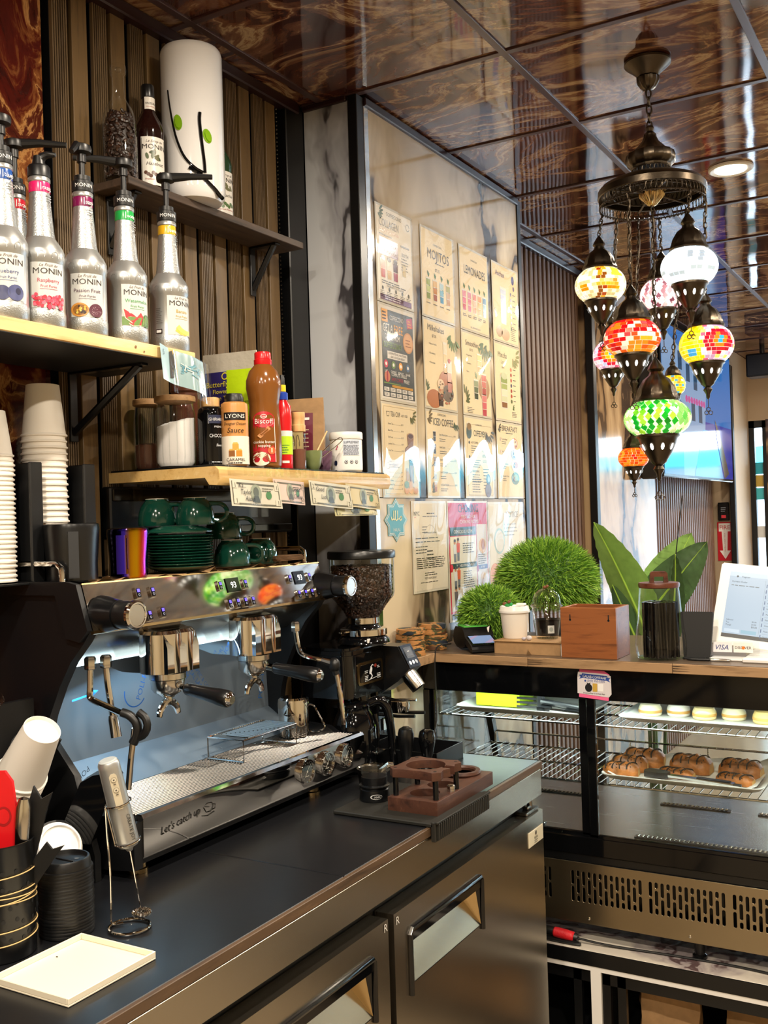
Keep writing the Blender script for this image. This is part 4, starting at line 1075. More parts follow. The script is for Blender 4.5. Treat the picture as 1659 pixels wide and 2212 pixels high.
def s1():
 a = random.uniform(0, 2 * PI); z = random.uniform(.012, .165); r = .035 if z < .13 else .035 - (z - .13) * .28
 n_ = V(math.cos(a), math.sin(a), .1).normalized(); return c + V(r * math.cos(a), r * math.sin(a), z), n_
mb = MB(); beans(mb, 620, s1, .0062); mb.lathe([(.0, .008), (.032, .010), (.032, .13), (.024, .158), (0, .165)], 'bean', c, 20)
o = mb.build('coffee_beans', label='dark roasted coffee beans filling the glass bottle on the upper shelf', cat='coffee beans', kind='stuff', at=c)
def syrup(x, y, turn, mat, name, label, neck):
 c = V(x, y, DZ); t = thing('syrup_bottle', label, 'bottle', (x, y, DZ))
 m = MB(); m.lathe([(.034, 0), (.0365, .004), (.0365, .142), (.0375, .150), (.0365, .158), (.032, .172), (.0195, .196), (.0150, .206), (.0140, .238), (.016, .240), (.016, .246), (0, .246)], mat, c, 34); b = part(m, 'glass', t)
 m = MB(); m.lathe([(.0155, .236), (.0162, .238), (.0162, .264), (.015, .268), (0, .268)], 'black_satin', c, 24); part(m, 'cap', t)
 f = cyl(c, .0367, facing(x, y) + turn, .012); m = MB(); W_ = ink('#e6e2da')
 m.rect(f, -.033, 0, .033, .118, W_, d=.0008); m.stroke(f, [(-.031, .003), (-.031, .115), (.031, .115), (.031, .003), (-.031, .003)], .0012, ink('#2c2622'), d=.0012)
 m.txt(f, 'Le Sirop de', 0, .104, .0065, ink('#5a4a44'), d=.0014, align='c', slant=.3); m.txt(f, 'MONIN', 0, .088, .0120, K, d=.0014, align='c', sx=1.1)
 for k in range(7): m.disc(f, random.uniform(-.022, .016), random.uniform(.066, .082), .008, .0038, ink(random.choice(['#4a5a34', '#38482a', '#6a6a48'])), d=.0014 + k * .0001, rot=random.uniform(0, 3), n=10)
 m.txt(f, name, 0, .048, .0085, ink('#2c2622'), d=.0014, align='c', slant=.3)
 for k in range(8): m.disc(f, -.022 + k * .006, .030 - .004 * (k % 3), .0045, .0045, ink('#5a3424' if neck else '#4a6a34'), d=.0014 + k * .0001, n=10)
 m.txt(f, 'Premium Flavoring', 0, .012, .0045, ink('#a83c34'), d=.0014, align='c'); part(m, 'label', b, 'white printed syrup label')
 if neck:
  f2 = cyl(c, .0158, facing(x, y) + .5, .205); m = MB(); m.rect(f2, -.016, 0, .016, .030, W_, d=.0012); m.txt(f2, 'HAZELNUT', 0, .012, .0055, ink('#2c2622'), d=.0018, align='c', slant=.2, wmax=.028); m.rect(f2, -.012, .006, .012, .0068, ink('#a83c34'), d=.0018); part(m, 'neck_label', b)
simple('syrup_dark', '#1e0a08', .08); simple('syrup_green', '#26402a', .08)
syrup(-1.729, 1.883, .35, 'syrup_dark', 'Hazelnut', 'dark syrup bottle with a white hazelnut label next to the bean bottle', True)
syrup(-1.742, 2.165, .55, 'syrup_green', 'Pistachio', 'green syrup bottle mostly hidden to the right of the white vase', False)
x, y = -1.697, 2.012; c = V(x, y, DZ)
t = thing('vase', 'tall white cylindrical vase with black twigs and green leaves on the upper shelf', 'vase', (x, y, DZ))
mb = MB(); mb.lathe([(.058, 0), (.068, .003), (.0755, .014), (.078, .030), (.0785, .200), (.0785, .375), (.077, .386), (.073, .392), (.070, .392), (.069, .38), (0, .375)], 'white_glaze', c, 48); vb = part(mb, 'body', t)
fv = cyl(c, .079, facing(x, y), 0)
def twig(pts, r):
 m = MB(); m.tube([fv(a, b, .001) for a, b in pts], r, 'black_gloss', 8, smooth=2); part(m, 'twig', t, 'glossy black twig')
twig([(-.066, .270), (-.062, .235), (-.052, .180), (-.042, .140), (-.024, .095), (.002, .068), (.022, .058)], [.0018, .0042])
twig([(.018, .208), (.016, .190), (.018, .165), (.019, .150), (.022, .120), (.026, .085), (.027, .058)], [.0044, .0040])
twig([(-.012, .070), (.016, .052), (.036, .034), (.054, .022), (.070, .010), (.082, .006)], [.0046, .0055])
simple('leaf_glaze', '#7fb01c', .15, coat=.5)
for (a, b, w_, h_, ro) in ((-.038, .184, .0115, .020, .2), (.036, .152, .0115, .018, .3)):
 m = MB(); m.disc(fv, a, b, w_, h_, 'leaf_glaze', d=.0012, rot=ro); m.disc(fv, a + .002, b, w_ * .7, h_ * .8, 'leaf_glaze', d=.003, rot=ro); part(m, 'leaf', t, 'bright green glazed leaf')
# --- middle shelf
SZ = 1.7383
def canister(x, y, r, h, fill, fz, label, tilt=0.0, extra=None):
 c = V(x, y, SZ); t = thing('storage_jar', label, 'jar', (x, y, SZ))
 m = MB(); m.shell([(r * .86, .001), (r * .96, .006), (r, .02), (r, h * .70), (r * .93, h * .80), (r * .90, h * .84), (r * .95, h * .86)], 'glass_clear', c, 40)
 m.lathe([(0, 0), (r * .86, 0), (r * .86, .002), (0, .003)], 'glass_clear', c, 40)
 for k in range(16):
  a = 2 * PI * k / 16; m.tube([c + V(r * math.cos(a) * q, r * math.sin(a) * q, z_) for q, z_ in ((.93, .008), (1.0, .03), (1.0, h * .66), (.94, h * .78))], .0012, 'glass_clear', 5)
 part(m, 'glass', t)
 m = MB(); m.lathe([(r * .98, h * .855), (r * 1.04, h * .862), (r * 1.05, h * .90), (r * 1.03, h * .93), (r * .9, h * .94), (0, h * .94)], 'lid_wood', c, 40); part(m, 'lid', t, 'round wooden lid')
 n = 28; vs = []; fs = []; rr = r * .95                      # contents: one heap with an uneven top
 prof_ = [(rr * .85, .004), (rr, .014)]
 for (q, z_) in prof_: vs += [c + V(q * math.cos(2 * PI * k / n), q * math.sin(2 * PI * k / n), z_) for k in range(n)]
 for (q, dz) in ((rr, 0), (rr * .6, .006), (rr * .25, .010)): vs += [c + V(q * math.cos(2 * PI * k / n), q * math.sin(2 * PI * k / n), fz + dz * (q / rr) + tilt * q * math.cos(2 * PI * k / n - .9) + random.uniform(-.0015, .0015)) for k in range(n)]
 for j in range(4): fs += [(j * n + k, j * n + (k + 1) % n, (j + 1) * n + (k + 1) % n, (j + 1) * n + k) for k in range(n)]
 fs.append(tuple(4 * n + k for k in range(n))); fs.append(tuple(reversed(range(n))))
 m = MB(); m.add(vs, fs, fill)
 m.build('powder', label=extra, cat='powder', kind='stuff', at=c)
 return t
canister(-1.735, 1.862, .0375, .185, 'cocoa', .062, 'wooden lidded glass jar of cocoa at the left end of the middle shelf', extra='brown cocoa powder in the leftmost glass jar')
canister(-1.630, 1.838, .0465, .182, 'sugar', .108, 'ribbed glass jar of white sugar with a wooden lid', .25, extra='white sugar heaped inside the ribbed glass jar')
mb = MB(); mb.lathe([(.030, 0), (.031, .002), (.034, .060), (.034, .19), (.038, .195), (.038, .235), (.03, .25), (0, .252)], 'jar_lid_wood', (-1.680, 1.935, SZ), 28)
mb.build('coffee_tin', label='dark brown lidded tin rising behind the sugar jar', cat='tin', at=(-1.680, 1.935, SZ))
x, y = -1.560, 1.884; c = V(x, y, SZ)
t = thing('chocolate_sauce', 'black chocolate sauce bottle with a gold cap', 'bottle', (x, y, SZ))
mb = MB(); mb.lathe([(.029, 0), (.0305, .003), (.0315, .02), (.0315, .125), (.030, .136), (.025, .142), (.022, .143), (0, .143)], 'black_gloss', c, 32); b = part(mb, 'body', t)
mb = MB(); mb.lathe([(.0205, .143), (.0215, .144), (.0215, .160), (.020, .165), (0, .165)], 'bamboo', c, 30); part(mb, 'cap', t, 'pale gold screw cap')
f = cyl(c, .0317, facing(x, y) + .62, 0); mb = MB(); wh = ink('#dfe2e6')
mb.rect(f, -.026, .102, .026, .122, ink('#2c3350'), d=.0008); mb.stroke(f, [(-.026, .102), (-.026, .122), (.026, .122), (.026, .102), (-.026, .102)], .001, wh, d=.001)
mb.txt(f, 'GHIRARDELLI', 0, .108, .0075, wh, d=.0014, align='c', wmax=.050); mb.txt(f, 'PREMIUM', 0, .092, .0045, wh, d=.0014, align='c'); mb.txt(f, 'CHOCOLATE', 0, .069, .0085, wh, d=.0014, align='c', wmax=.048); mb.txt(f, 'Sauce', 0, .048, .006, wh, d=.0014, align='c', slant=.3)
mb.lines(f, -.02, .012, .04, 1, .004, .002, wh); mb.lines(f, -.085, .085, .02, 16, .0045, .0014, wh); part(mb, 'label', b)
x, y = -1.508, 1.908; c = V(x, y, SZ)
t = thing('caramel_sauce', 'tan caramel dessert sauce bottle with a black cap', 'bottle', (x, y, SZ))
mb = MB(); mb.lathe([(.029, 0), (.0315, .003), (.032, .02), (.032, .140), (.031, .148), (.025, .152), (0, .152)], 'caramel', c, 34); b = part(mb, 'body', t)
mb = MB(); mb.lathe([(.0215, .152), (.0225, .153), (.0225, .164), (.020, .168), (.020, .172), (0, .172)], 'black_plastic', c, 28); part(mb, 'cap', t, 'black cap')
f = cyl(c, .0322, facing(x, y) + .02, 0); mb = MB(); bk = ink('#1c1614')
mb.rect(f, -.05, .004, .05, .070, ink('#e6dccb'), d=.0006)
mb.rect(f, -.028, .108, .028, .126, bk, d=.0010); mb.txt(f, 'LYONS', 0, .1125, .0095, ink('#f2ece2'), d=.0014, align='c', sx=1.15)
mb.txt(f, 'Designer Dessert', 0, .096, .0072, bk, d=.0014, align='c', wmax=.055, slant=.2); mb.txt(f, 'Sauce', 0, .078, .0125, bk, d=.0014, align='c', slant=.2)
for (a, q, s_, cl) in ((-.009, .022, .014, '#8a5420'), (.008, .022, .014, '#c8822c'), (.000, .037, .014, '#d89a40')):
 mb.poly(f, [(a - s_ / 2, q), (a + s_ / 2, q), (a + s_ / 2, q + s_), (a - s_ / 2, q + s_)], ink(cl), d=.0014); mb.poly(f, [(a - s_ / 2, q + s_), (a + s_ / 2, q + s_), (a + s_ / 2 - .003, q + s_ + .004), (a - s_ / 2 + .002, q + s_ + .004)], ink('#e8b660'), d=.0015)
mb.txt(f, 'CARAMEL', 0, .011, .0075, bk, d=.0014, align='c'); mb.lines(f, -.018, .008, .036, 1, .003, .0022, bk, d=.0014); part(mb, 'label', b)
x, y = -1.505, 2.022; c = V(x, y, SZ)
t = thing('topping_bottle', 'large brown squeeze bottle with a red cap and red biscuit topping label', 'bottle', (x, y, SZ))
mb = MB(); mb.lathe([(.036, 0), (.0395, .004), (.0415, .03), (.0410, .080), (.0385, .125), (.0365, .150), (.0380, .165), (.0435, .195), (.0430, .215), (.0350, .238), (.0230, .252), (.0195, .256), (0, .256)], 'sauce_brown', c, 40); b = part(mb, 'body', t)
mb = MB(); mb.lathe([(.0215, .254), (.0222, .256), (.0222, .266), (.0205, .268), (.0205, .282), (.019, .285), (0, .285)], 'red_gloss', c, 26); part(mb, 'cap', t, 'red flip cap')
mb = MB(); rd = ink('#b3202c', .3); wh = ink('#f4efe8')
fr_ = lambda px, py, d=0.0: (lambda a, R_: V(c.x + (R_ + d) * math.cos(a), c.y + (R_ + d) * math.sin(a), c.z + py))(facing(x, y) - .05 + px / .040, .0402 + (.0012 if py < .09 else -.0018 * (py - .09) / .03))
fr_.R = .040
mb.rect(fr_, -.029, .012, .029, .118, rd, d=.0010); mb.disc(fr_, 0, .116, .029, .020, rd, d=.0010, n=24)
mb.stroke(fr_, [(.027, .012), (.027, .118)], .0014, wh, d=.0016)
mb.disc(fr_, 0, .1235, .0085, .0050, wh, d=.0016); mb.disc(fr_, 0, .1235, .0075, .0040, rd, d=.0018); mb.txt(fr_, 'Lotus', 0, .1215, .004, wh, d=.0022, align='c', slant=.2)
mb.txt(fr_, 'Biscoff', 0, .106, .0125, wh, d=.0020, align='c', wmax=.052)
mb.poly(fr_, [(-.016, .076), (-.008, .070), (.016, .092), (.010, .100)], ink('#c98848'), d=.0016); mb.stroke(fr_, [(-.012, .077), (.011, .096)], .0016, ink('#a86830'), d=.0018); mb.stroke(fr_, [(-.008, .074), (.014, .092)], .0012, ink('#a86830'), d=.0018)
mb.txt(fr_, 'cookie butter', 0, .058, .0068, wh, d=.0020, align='c', wmax=.052); mb.txt(fr_, 'topping', 0, .049, .0068, wh, d=.0020, align='c')
mb.disc(fr_, .017, .040, .0095, .0095, ink('#d2603c'), d=.0018); mb.rect(fr_, .0155, .035, .0185, .046, ink('#f0d8b0'), d=.0022)
mb.disc(fr_, -.008, .020, .022, .017, ink('#e8dcc4'), d=.0014)
for k in range(4): mb.stroke(fr_, [(-.028, .018 + k * .006), (-.012, .028 + k * .004), (.006, .020 + k * .004), (.012, .010)], .0018, ink('#8a4420'), d=.0018)
part(mb, 'label', b, 'red and white topping label')
x, y = -1.512, 2.110; c = V(x, y, SZ)
t = thing('energy_bottle', 'slim red and lime bottle with a blue cap right of the topping bottle', 'bottle', (x, y, SZ))
mb = MB(); mb.lathe([(.021, 0), (.0225, .003), (.0225, .05), (.0215, .10), (.0225, .13), (.021, .160), (.0125, .172), (.011, .178), (0, .178)], 'red_gloss', c, 26); b = part(mb, 'body', t)
mb = MB(); f = cyl(c, .0226, facing(x, y), 0); mb.rect(f, -.03, .036, .03, .082, 'lime', d=.0006); mb.rect(f, -.03, .082, .03, .096, ink('#d8e0dc'), d=.0006); mb.rect(f, -.004, .014, .014, .020, wh, d=.0006); mb.lines(f, -.004, .060, .02, 4, .006, .002, ink('#2c7a3c')); part(mb, 'label', b)
mb = MB(); mb.lathe([(.0135, .176), (.0140, .178), (.0140, .193), (.010, .196), (0, .196)], ink('#2348b8', .3), c, 20); part(mb, 'cap', t, 'blue cap')
mb = MB(); mb.lathe([(.0085, .196), (.0095, .197), (.0095, .214), (0, .214)], ink('#e8d020', .3), c, 18); mb.lathe([(.0068, .214), (.0068, .232), (.004, .24), (0, .24)], 'black_plastic', c, 14); part(mb, 'spout', t)
x, y = -1.505, 2.168; c = V(x, y, SZ)
t = thing('spice_shaker', 'small glass shaker of brown spice with a pale wooden lid', 'shaker', (x, y, SZ))
mb = MB(); mb.shell([(.015, .001), (.0175, .004), (.018, .060), (.0165, .070), (.0165, .078), (.018, .082), (.0165, .088), (.0180, .092), (.0165, .098)], 'glass_clear', c, 24); mb.lathe([(0, .001), (.0155, .001), (.0165, .006), (.0165, .052), (0, .054)], 'cocoa', c, 20); part(mb, 'glass', t)
mb = MB(); mb.lathe([(.0175, .098), (.0182, .100), (.0182, .114), (.0165, .116), (.0165, .132), (.0175, .134), (.0175, .148), (0, .150)], 'bamboo', c, 24); part(mb, 'lid', t)
mb = MB(); c = V(-1.600, 2.275, SZ); mb.lathe([(.028, 0), (.029, .002), (.029, .150), (.030, .152), (.030, .163), (0, .165)], ink('#c8b078', .4), c, 28)
mb.lathe([(.0305, .152), (.0308, .153), (.0308, .165), (.0, .1665)], 'cocoa', c, 28); f = cyl(c, .0292, facing(c.x, c.y), 0)
for k in range(3): mb.stroke(f, [(-.014 + k * .014 + .005 * math.cos(q), .07 + .03 * math.sin(q)) for q in [PI * i / 8 for i in range(9)]] + [(-.019 + k * .014, .04)], .0015, ink('#3a2c18'))
mb.txt(f, 'MATCHA', 0, .115, .007, ink('#3a2c18'), align='c')
mb.build('tea_canister', label='mustard yellow canister with a dark lid behind the spice shaker', cat='canister', at=c)
def pouch(name, x, y, wd, h, rz, mat, label, panels=(), dep=.022):
 c = V(x, y, SZ); t = thing(name, label, 'pouch', (x, y, SZ))
 n, mrows = 8, 9; vs = []; fs = []
 M = Matrix.Rotation(rz, 3, 'Z')
 for side in (1, -1):
  for j in range(mrows + 1):
   for i in range(n + 1):
    u = i / n * 2 - 1; v = j / mrows; th = dep * (1 - u * u * .75) * (1 - v ** 2.5) + .0015
    vs.append(c + M @ V(u * wd / 2 + random.uniform(-.0008, .0008), -side * (th / 2 + random.uniform(0, .001)), v * h))
 S = (n + 1) * (mrows + 1)
 for j in range(mrows):
  for i in range(n):
   a = j * (n + 1) + i; fs.append((a, a + 1, a + n + 2, a + n + 1)); fs.append((S + a, S + a + n + 1, S + a + n + 2, S + a + 1))
  for e in (0, n):
   a = j * (n + 1) + e; b_ = a + n + 1; fs.append((a, b_, S + b_, S + a) if e == 0 else (a, S + a, S + b_, b_))
 for i in range(n): a = mrows * (n + 1) + i; fs.append((a, a + 1, S + a + 1, S + a)); fs.append((i, S + i, S + i + 1, i + 1))
 m = MB(); m.add(vs, fs, mat); bd = part(m, 'bag', t)
 f = lambda px, py, d=0.0: c + M @ V(px, -(dep * (1 - min(1, (2 * px / wd) ** 2) * .75) * (1 - (max(0, py) / h) ** 2.5) / 2 + .0028 + d), py)
 f.R = wd / 3
 for p in panels:
  m = MB(); p(m, f); part(m, 'label', bd)
 return t
def kp(m, f): m.rect(f, -.01, .05, .045, .175, ink('#6e2038'), d=.0006); m.rect(f, .0, .155, .035, .162, wh, d=.0010); m.lines(f, -.004, .14, .04, 6, .012, .003, ink('#d8c0a0'))
pouch('kraft_pouch', -1.665, 2.405, .15, .218, .22, 'kraft', 'kraft paper pouch with a maroon label at the back of the middle shelf', [kp], .04)
simple('foil', '#d6d0c2', .25, .35, bump=(35, .6, .004)); simple('foil_purple', '#2c2468', .3, bump=(35, .4, .003))
def bp_(m, f):
 m.rect(f, -.074, .10, .072, .268, 'foil_purple', d=.0006); m.disc(f, -.010, .256, .010, .010, ink('#d8c83c'), d=.001); m.disc(f, -.010, .256, .007, .007, ink('#2c2468'), d=.0014)
 m.txt(f, 'Butterfly Pea', -.070, .228, .015, ink('#e8d83c'), d=.0014, wmax=.112); m.txt(f, 'Flower', -.048, .210, .012, ink('#e8d83c'), d=.0014); m.txt(f, 'Blue Tea', -.048, .192, .012, ink('#e8d83c'), d=.0014)
 for k in range(5): m.disc(f, .03 + .01 * math.cos(k * 1.25), .085 + .01 * math.sin(k * 1.25), .009, .006, ink('#8a90d8'), d=.0014, rot=k * 1.25)
pouch('tea_pouch', -1.690, 2.125, .165, .318, .12, 'foil', 'silver topped pouch of butterfly pea tea behind the sauces', [bp_], .035)
def lp(m, f): m.txt(f, "WE'RE COMMITTED", -.034, .170, .0085, ink('#3c5a08'), d=.001, wmax=.062); m.lines(f, -.034, .162, .06, 6, .006, .0018, ink('#3c5a08'))
simple('lime_foil', '#b4d414', .3, bump=(30, .5, .003))
pouch('lime_pouch', -1.612, 2.078, .092, .262, .15, 'lime_foil', 'lime green snack pouch between the tea pouch and the topping bottle', [lp], .03)
def bowl_cup(x, y, r, h, mat, name, label, cat):
 c = V(x, y, SZ); m = MB(); m.lathe([(r * .55, 0), (r * .62, .002), (r * .85, h * .3), (r, h * .75), (r * 1.0, h), (r * .94, h), (r * .92, h * .75), (r * .6, h * .12), (0, h * .1)], mat, c, 32)
 return m
simple('olive_glaze', '#6f7a4c', .3, var=.12); simple('plum_glaze', '#6a4a62', .3)
x, y = -1.512, 2.240
t = thing('tea_bowl', 'olive green ceramic bowl with a spoon and whisk inside', 'bowl', (x, y, SZ)); part(bowl_cup(x, y, .0255, .052, 'olive_glaze', '', '', ''), 'bowl', t)
t = thing('wire_whisk', 'thin wire whisk leaning out of the olive bowl', 'whisk', (x, y, SZ + .02))
mb = MB(); c = V(x, y, SZ)
mb.tube([c + V(-.01, -.01, .012), c + V(.01, .03, .050), c + V(.030, .085, .092), c + V(.034, .100, .088), c + V(.030, .096, .078), c + V(.008, .020, .030)], .0014, 'chrome', 6, smooth=2); part(mb, 'wire', t)
mb = MB(); mb.tube([c + V(-.008, .005, .010), c + V(.0, .02, .05), c + V(.004, .066, .108)], .0022, 'bamboo', 6); mb.build('stirrer', label='thin wooden stirring stick in the olive bowl', cat='stick', at=c)
x, y = -1.535, 2.325
t = thing('plum_mug', 'plum coloured small mug between the olive bowl and the white tub', 'mug', (x, y, SZ)); part(bowl_cup(x, y, .026, .056, 'plum_glaze', '', '', ''), 'bowl', t)
mb = MB(); c = V(x, y, SZ); mb.tube([c + V(.010, -.022, .040), c + V(.018, -.036, .038), c + V(.018, -.036, .020), c + V(.010, -.020, .016)], .003, 'plum_glaze', 8, smooth=2); part(mb, 'handle', t)
x, y = -1.512, 2.408; c = V(x, y, SZ)
t = thing('supplement_tub', 'white round supplement tub with a screw lid at the shelf end', 'tub', (x, y, SZ))
mb = MB(); mb.lathe([(.041, 0), (.0445, .004), (.0450, .010), (.0450, .086), (.043, .092), (0, .092)], 'white_plastic', c, 36); b = part(mb, 'body', t)
mb = MB(); mb.lathe([(.0462, .090), (.0468, .091), (.0468, .106), (.045, .110), (0, .110)], 'white_plastic', c, 40, flute=(40, .006)); part(mb, 'lid', t)
f = cyl(c, .0453, facing(x, y) + .12, 0); mb = MB(); nv = ink('#1c2440')
mb.rect(f, -.014, .044, .036, .086, ink('#c9d2e0'), d=.0006); mb.txt(f, 'SUPPLEMENT', -.012, .077, .0065, nv, d=.0012, wmax=.046); mb.lines(f, -.012, .072, .046, 8, .0036, .0013, nv, d=.0012, rag=.1)
for k in range(3): mb.disc(f, -.006 + k * .015, .026, .0050, .0050, nv, d=.001, n=12); mb.disc(f, -.006 + k * .015, .026, .0036, .0036, ink('#e8e8e8'), d=.0014, n=12); mb.disc(f, -.006 + k * .015, .026, .0022, .0022, nv, d=.0018, n=6)
mb.poly(f, [(-.042, .020), (-.036, .016), (-.032, .020), (-.032, .028), (-.036, .032), (-.042, .028)], nv, d=.001)
for k in range(3): mb.disc(f, -.034 + .002 * k, .062 + .004 * k, .003, .0016, ink('#b8486a'), d=.001, rot=k)
part(mb, 'label', b)
# --- banknotes
def note(y0, y1, zt, zb, xoff, col, num, scribble, label, skew=0.0, edge='#5b5a4c', curl=.004):
 f = lambda px, py, d=0.0: V(-1.4445 + xoff + d + curl * math.sin((px - y0) * 40) * (zt - py) / (zt - zb) + .006 * ((zt - py) / (zt - zb)), px, py + skew * (px - y0))
 t = thing('banknote', label, 'banknote', (-1.4445 + xoff, (y0 + y1) / 2, zb), 0, 'banknotes taped along the shelf edge')
 m = MB(); n = 10; vs = []
 for i in range(n + 1):
  for z in (zb, (zb + zt) / 2, zt):
   vs.append(f(y0 + (y1 - y0) * i / n, z, 0))
 for i in range(n + 1):
  for z in (zb, (zb + zt) / 2, zt):
   vs.append(f(y0 + (y1 - y0) * i / n, z, -.0004))
 S = 3 * (n + 1); fs = []
 for i in range(n):
  for j in range(2):
   a = i * 3 + j; fs.append((a, a + 3, a + 4, a + 1)); fs.append((S + a, S + a + 1, S + a + 4, S + a + 3))
 m.add(vs, fs, ink(col, .3)); part(m, 'sheet', t)
 m = MB(); e = ink(edge); w_ = y1 - y0; h = zt - zb; f.R = .05
 iy0, iy1, iz0, iz1 = y0 + .03 * w_, y1 - .03 * w_, zb + .07 * h, zt - .07 * h
 for q in range(8):
  u0 = iy0 + (iy1 - iy0) * q / 8; u1 = iy0 + (iy1 - iy0) * (q + 1) / 8
  for z in (iz0, iz1 - .10 * h): m.rect(f, u0, z, u1, z + .06 * h, e, d=.0008, nx=1)
 for u in (iy0, iy1 - .015 * w_): m.rect(f, u, iz0, u + .015 * w_, iz1, e, d=.0008, nx=1)
 for (a, b_) in ((iy0 + .01 * w_, iz1 - .26 * h), (iy1 - .09 * w_, iz1 - .26 * h), (iy0 + .01 * w_, iz0 + .02 * h), (iy1 - .09 * w_, iz0 + .02 * h)):
  m.rect(f, a, b_, a + .08 * w_, b_ + .24 * h, ink(col, .3), d=.0010, nx=1); m.txt(f, num, a + .04 * w_, b_ + .03 * h, .18 * h, e, d=.0014, align='c')
 cx = (y0 + y1) / 2; m.disc(f, cx, (zt + zb) / 2, .12 * w_, .36 * h, ink('#8d927c'), d=.0010, n=20); m.disc(f, cx, (zt + zb) / 2 + .06 * h, .06 * w_, .20 * h, ink('#55594c'), d=.0014, n=16)
 m.poly(f, [(cx - .09 * w_, zb + .18 * h), (cx + .09 * w_, zb + .18 * h), (cx + .05 * w_, zb + .42 * h), (cx - .05 * w_, zb + .42 * h)], ink('#3c4038'), d=.0016)
 m.disc(f, cx + .26 * w_, (zt + zb) / 2 - .02 * h, .055 * w_, .15 * h, ink('#4a7a50'), d=.0012, n=14); m.lines(f, cx + .13 * w_, zt - .26 * h, .22 * w_, 2, .09 * h, .03 * h, e, d=.0012)
 m.txt(f, {'1': 'ONE DOLLAR', '2': 'TWO DOLLARS', '20': 'TWENTY DOLLARS', '50': 'DOLLARS'}.get(num, 'DOLLARS'), cx, zb + .10 * h, .10 * h, ink(col, .3), d=.0018, align='c', wmax=.4 * w_)
 for (s_, a, b_) in scribble: m.txt(f, s_, y0 + a * w_, zb + b_ * h, .19 * h, ink('#171717'), d=.0022, slant=.3)
 part(m, 'engraving', t)
note(1.797, 1.985, 1.705, 1.643, .004, '#c4bfae', '1', [('Ka...', .14, .70), ('Taylor', .16, .46), ('Alaska', .24, .22)], 'leftmost dollar note under the middle shelf, signed in black marker', -.04)
note(1.965, 2.095, 1.708, 1.650, .001, '#c8b0a4', '50', [('Good', .55, .55), ('Coffee', .58, .25)], 'pinkish banknote second from the left under the middle shelf', -.05)
note(2.112, 2.305, 1.707, 1.644, .004, '#c3bfac', '2', [('Good', .12, .60), ('Luck', .22, .30)], 'two dollar note in the middle of the row under the shelf', -.06)
note(2.290, 2.460, 1.702, 1.640, .001, '#bfb28c', '20', [], 'yellowish banknote near the right end of the row under the shelf', -.06)
note(2.235, 2.450, 1.648, 1.615, -.004, '#b4ae84', '20', [], 'folded twenty dollar note hanging lowest, below the right end of the row', .0)
t = thing('blue_banknote', 'pale blue five note under clear film hanging off the pine shelf end', 'banknote', (-1.494, 1.72, 1.90))
fb = lambda px, py, d=0.0: V(-1.4955 + d + .005 * math.sin(px * 55) + .010 * (1.985 - py) / .09, px, py - .16 * (px - 1.65))
mb = MB(); n = 12; vs = []
for i in range(n + 1):
 for j in range(4): vs.append(fb(1.640 + .150 * i / n, 1.915 + .078 * j / 3, 0))
mb.add(vs, [(i * 4 + j, i * 4 + 4 + j, i * 4 + 5 + j, i * 4 + 1 + j) for i in range(n) for j in range(3)], ink('#9fbcc4', .15)); part(mb, 'sheet', t)
mb = MB(); fb.R = .05
mb.txt(fb, '5', 1.648, 1.972, .012, ink('#3c5c64'), d=.0016); mb.txt(fb, '5', 1.772, 1.922, .020, ink('#e8ecec'), d=.0016)
mb.poly(fb, [(1.670, 1.925), (1.676, 1.985), (1.686, 1.990), (1.690, 1.965), (1.684, 1.930)], ink('#2c2420'), d=.0018); mb.rect(fb, 1.690, 1.922, 1.696, 1.988, ink('#d8d0c0', .15), d=.002, nx=1)
for k in range(16): mb.stroke(fb, [(1.70 + random.random() * .06, 1.945 + random.random() * .03), (1.71 + random.random() * .07, 1.945 + random.random() * .03)], .003, ink(random.choice(['#5a9ab4', '#7ab4c8', '#c8dce0'])), d=.0018)
part(mb, 'engraving', t)
mb = MB(); vs = []
for i in range(n + 1):
 for j in range(4): vs.append(fb(1.672 + .135 * i / n, 1.895 + .096 * j / 3, .004 + random.uniform(0, .003)))
mb.add(vs, [(i * 4 + j, i * 4 + 4 + j, i * 4 + 5 + j, i * 4 + 1 + j) for i in range(n) for j in range(3)], 'plastic_smoke'); part(mb, 'film', t, 'crinkled clear film')
# --- left end of the worktop
WZ = .9243
t = thing('serving_tray', 'small cream rectangular tray in the near corner of the worktop', 'tray', (-1.208, 1.10, WZ))
mb = MB(); x0, x1, y0, y1 = -1.290, -1.127, 1.012, 1.190
mb.box(x0, x1, y0, y1, WZ, WZ + .003, 'cream_tray', .0008)
for a in ((x0, x0 + .003, y0, y1), (x1 - .003, x1, y0, y1), (x0 + .003, x1 - .003, y0, y0 + .003), (x0 + .003, x1 - .003, y1 - .003, y1)): mb.box(*a, WZ + .003, WZ + .0125, 'cream_tray', .0008)
part(mb, 'tray_body', t)
mb = MB(); mb.ball((-1.27, 1.12, WZ + .0036), (.0022, .0014, .0008), 'bean', 8, 5); mb.build('crumb', label='tiny dark crumb on the cream tray', cat='crumb', at=(-1.27, 1.12, WZ + .003))
lm = MB(); lm.lathe([(.0425, 0), (.0450, .001), (.0455, .004), (.0445, .0065), (.0425, .0075), (.0415, .012), (.0400, .0145), (.0375, .0150), (.0365, .0115), (0, .0115)], 'black_plastic', (0, 0, 0), 40)
first = None; n = 19
for k in range(n):
 if first is None: first = lm.build('cup_lid', label='black plastic cup lid within the stack beside the cream tray', cat='lid', group='stacked black lids'); o = first
 else: o = first.copy(); COL.objects.link(o)
 o.location = (-1.342 + random.uniform(-.0006, .0006), 1.207 + random.uniform(-.0006, .0006), WZ + k * .0054)
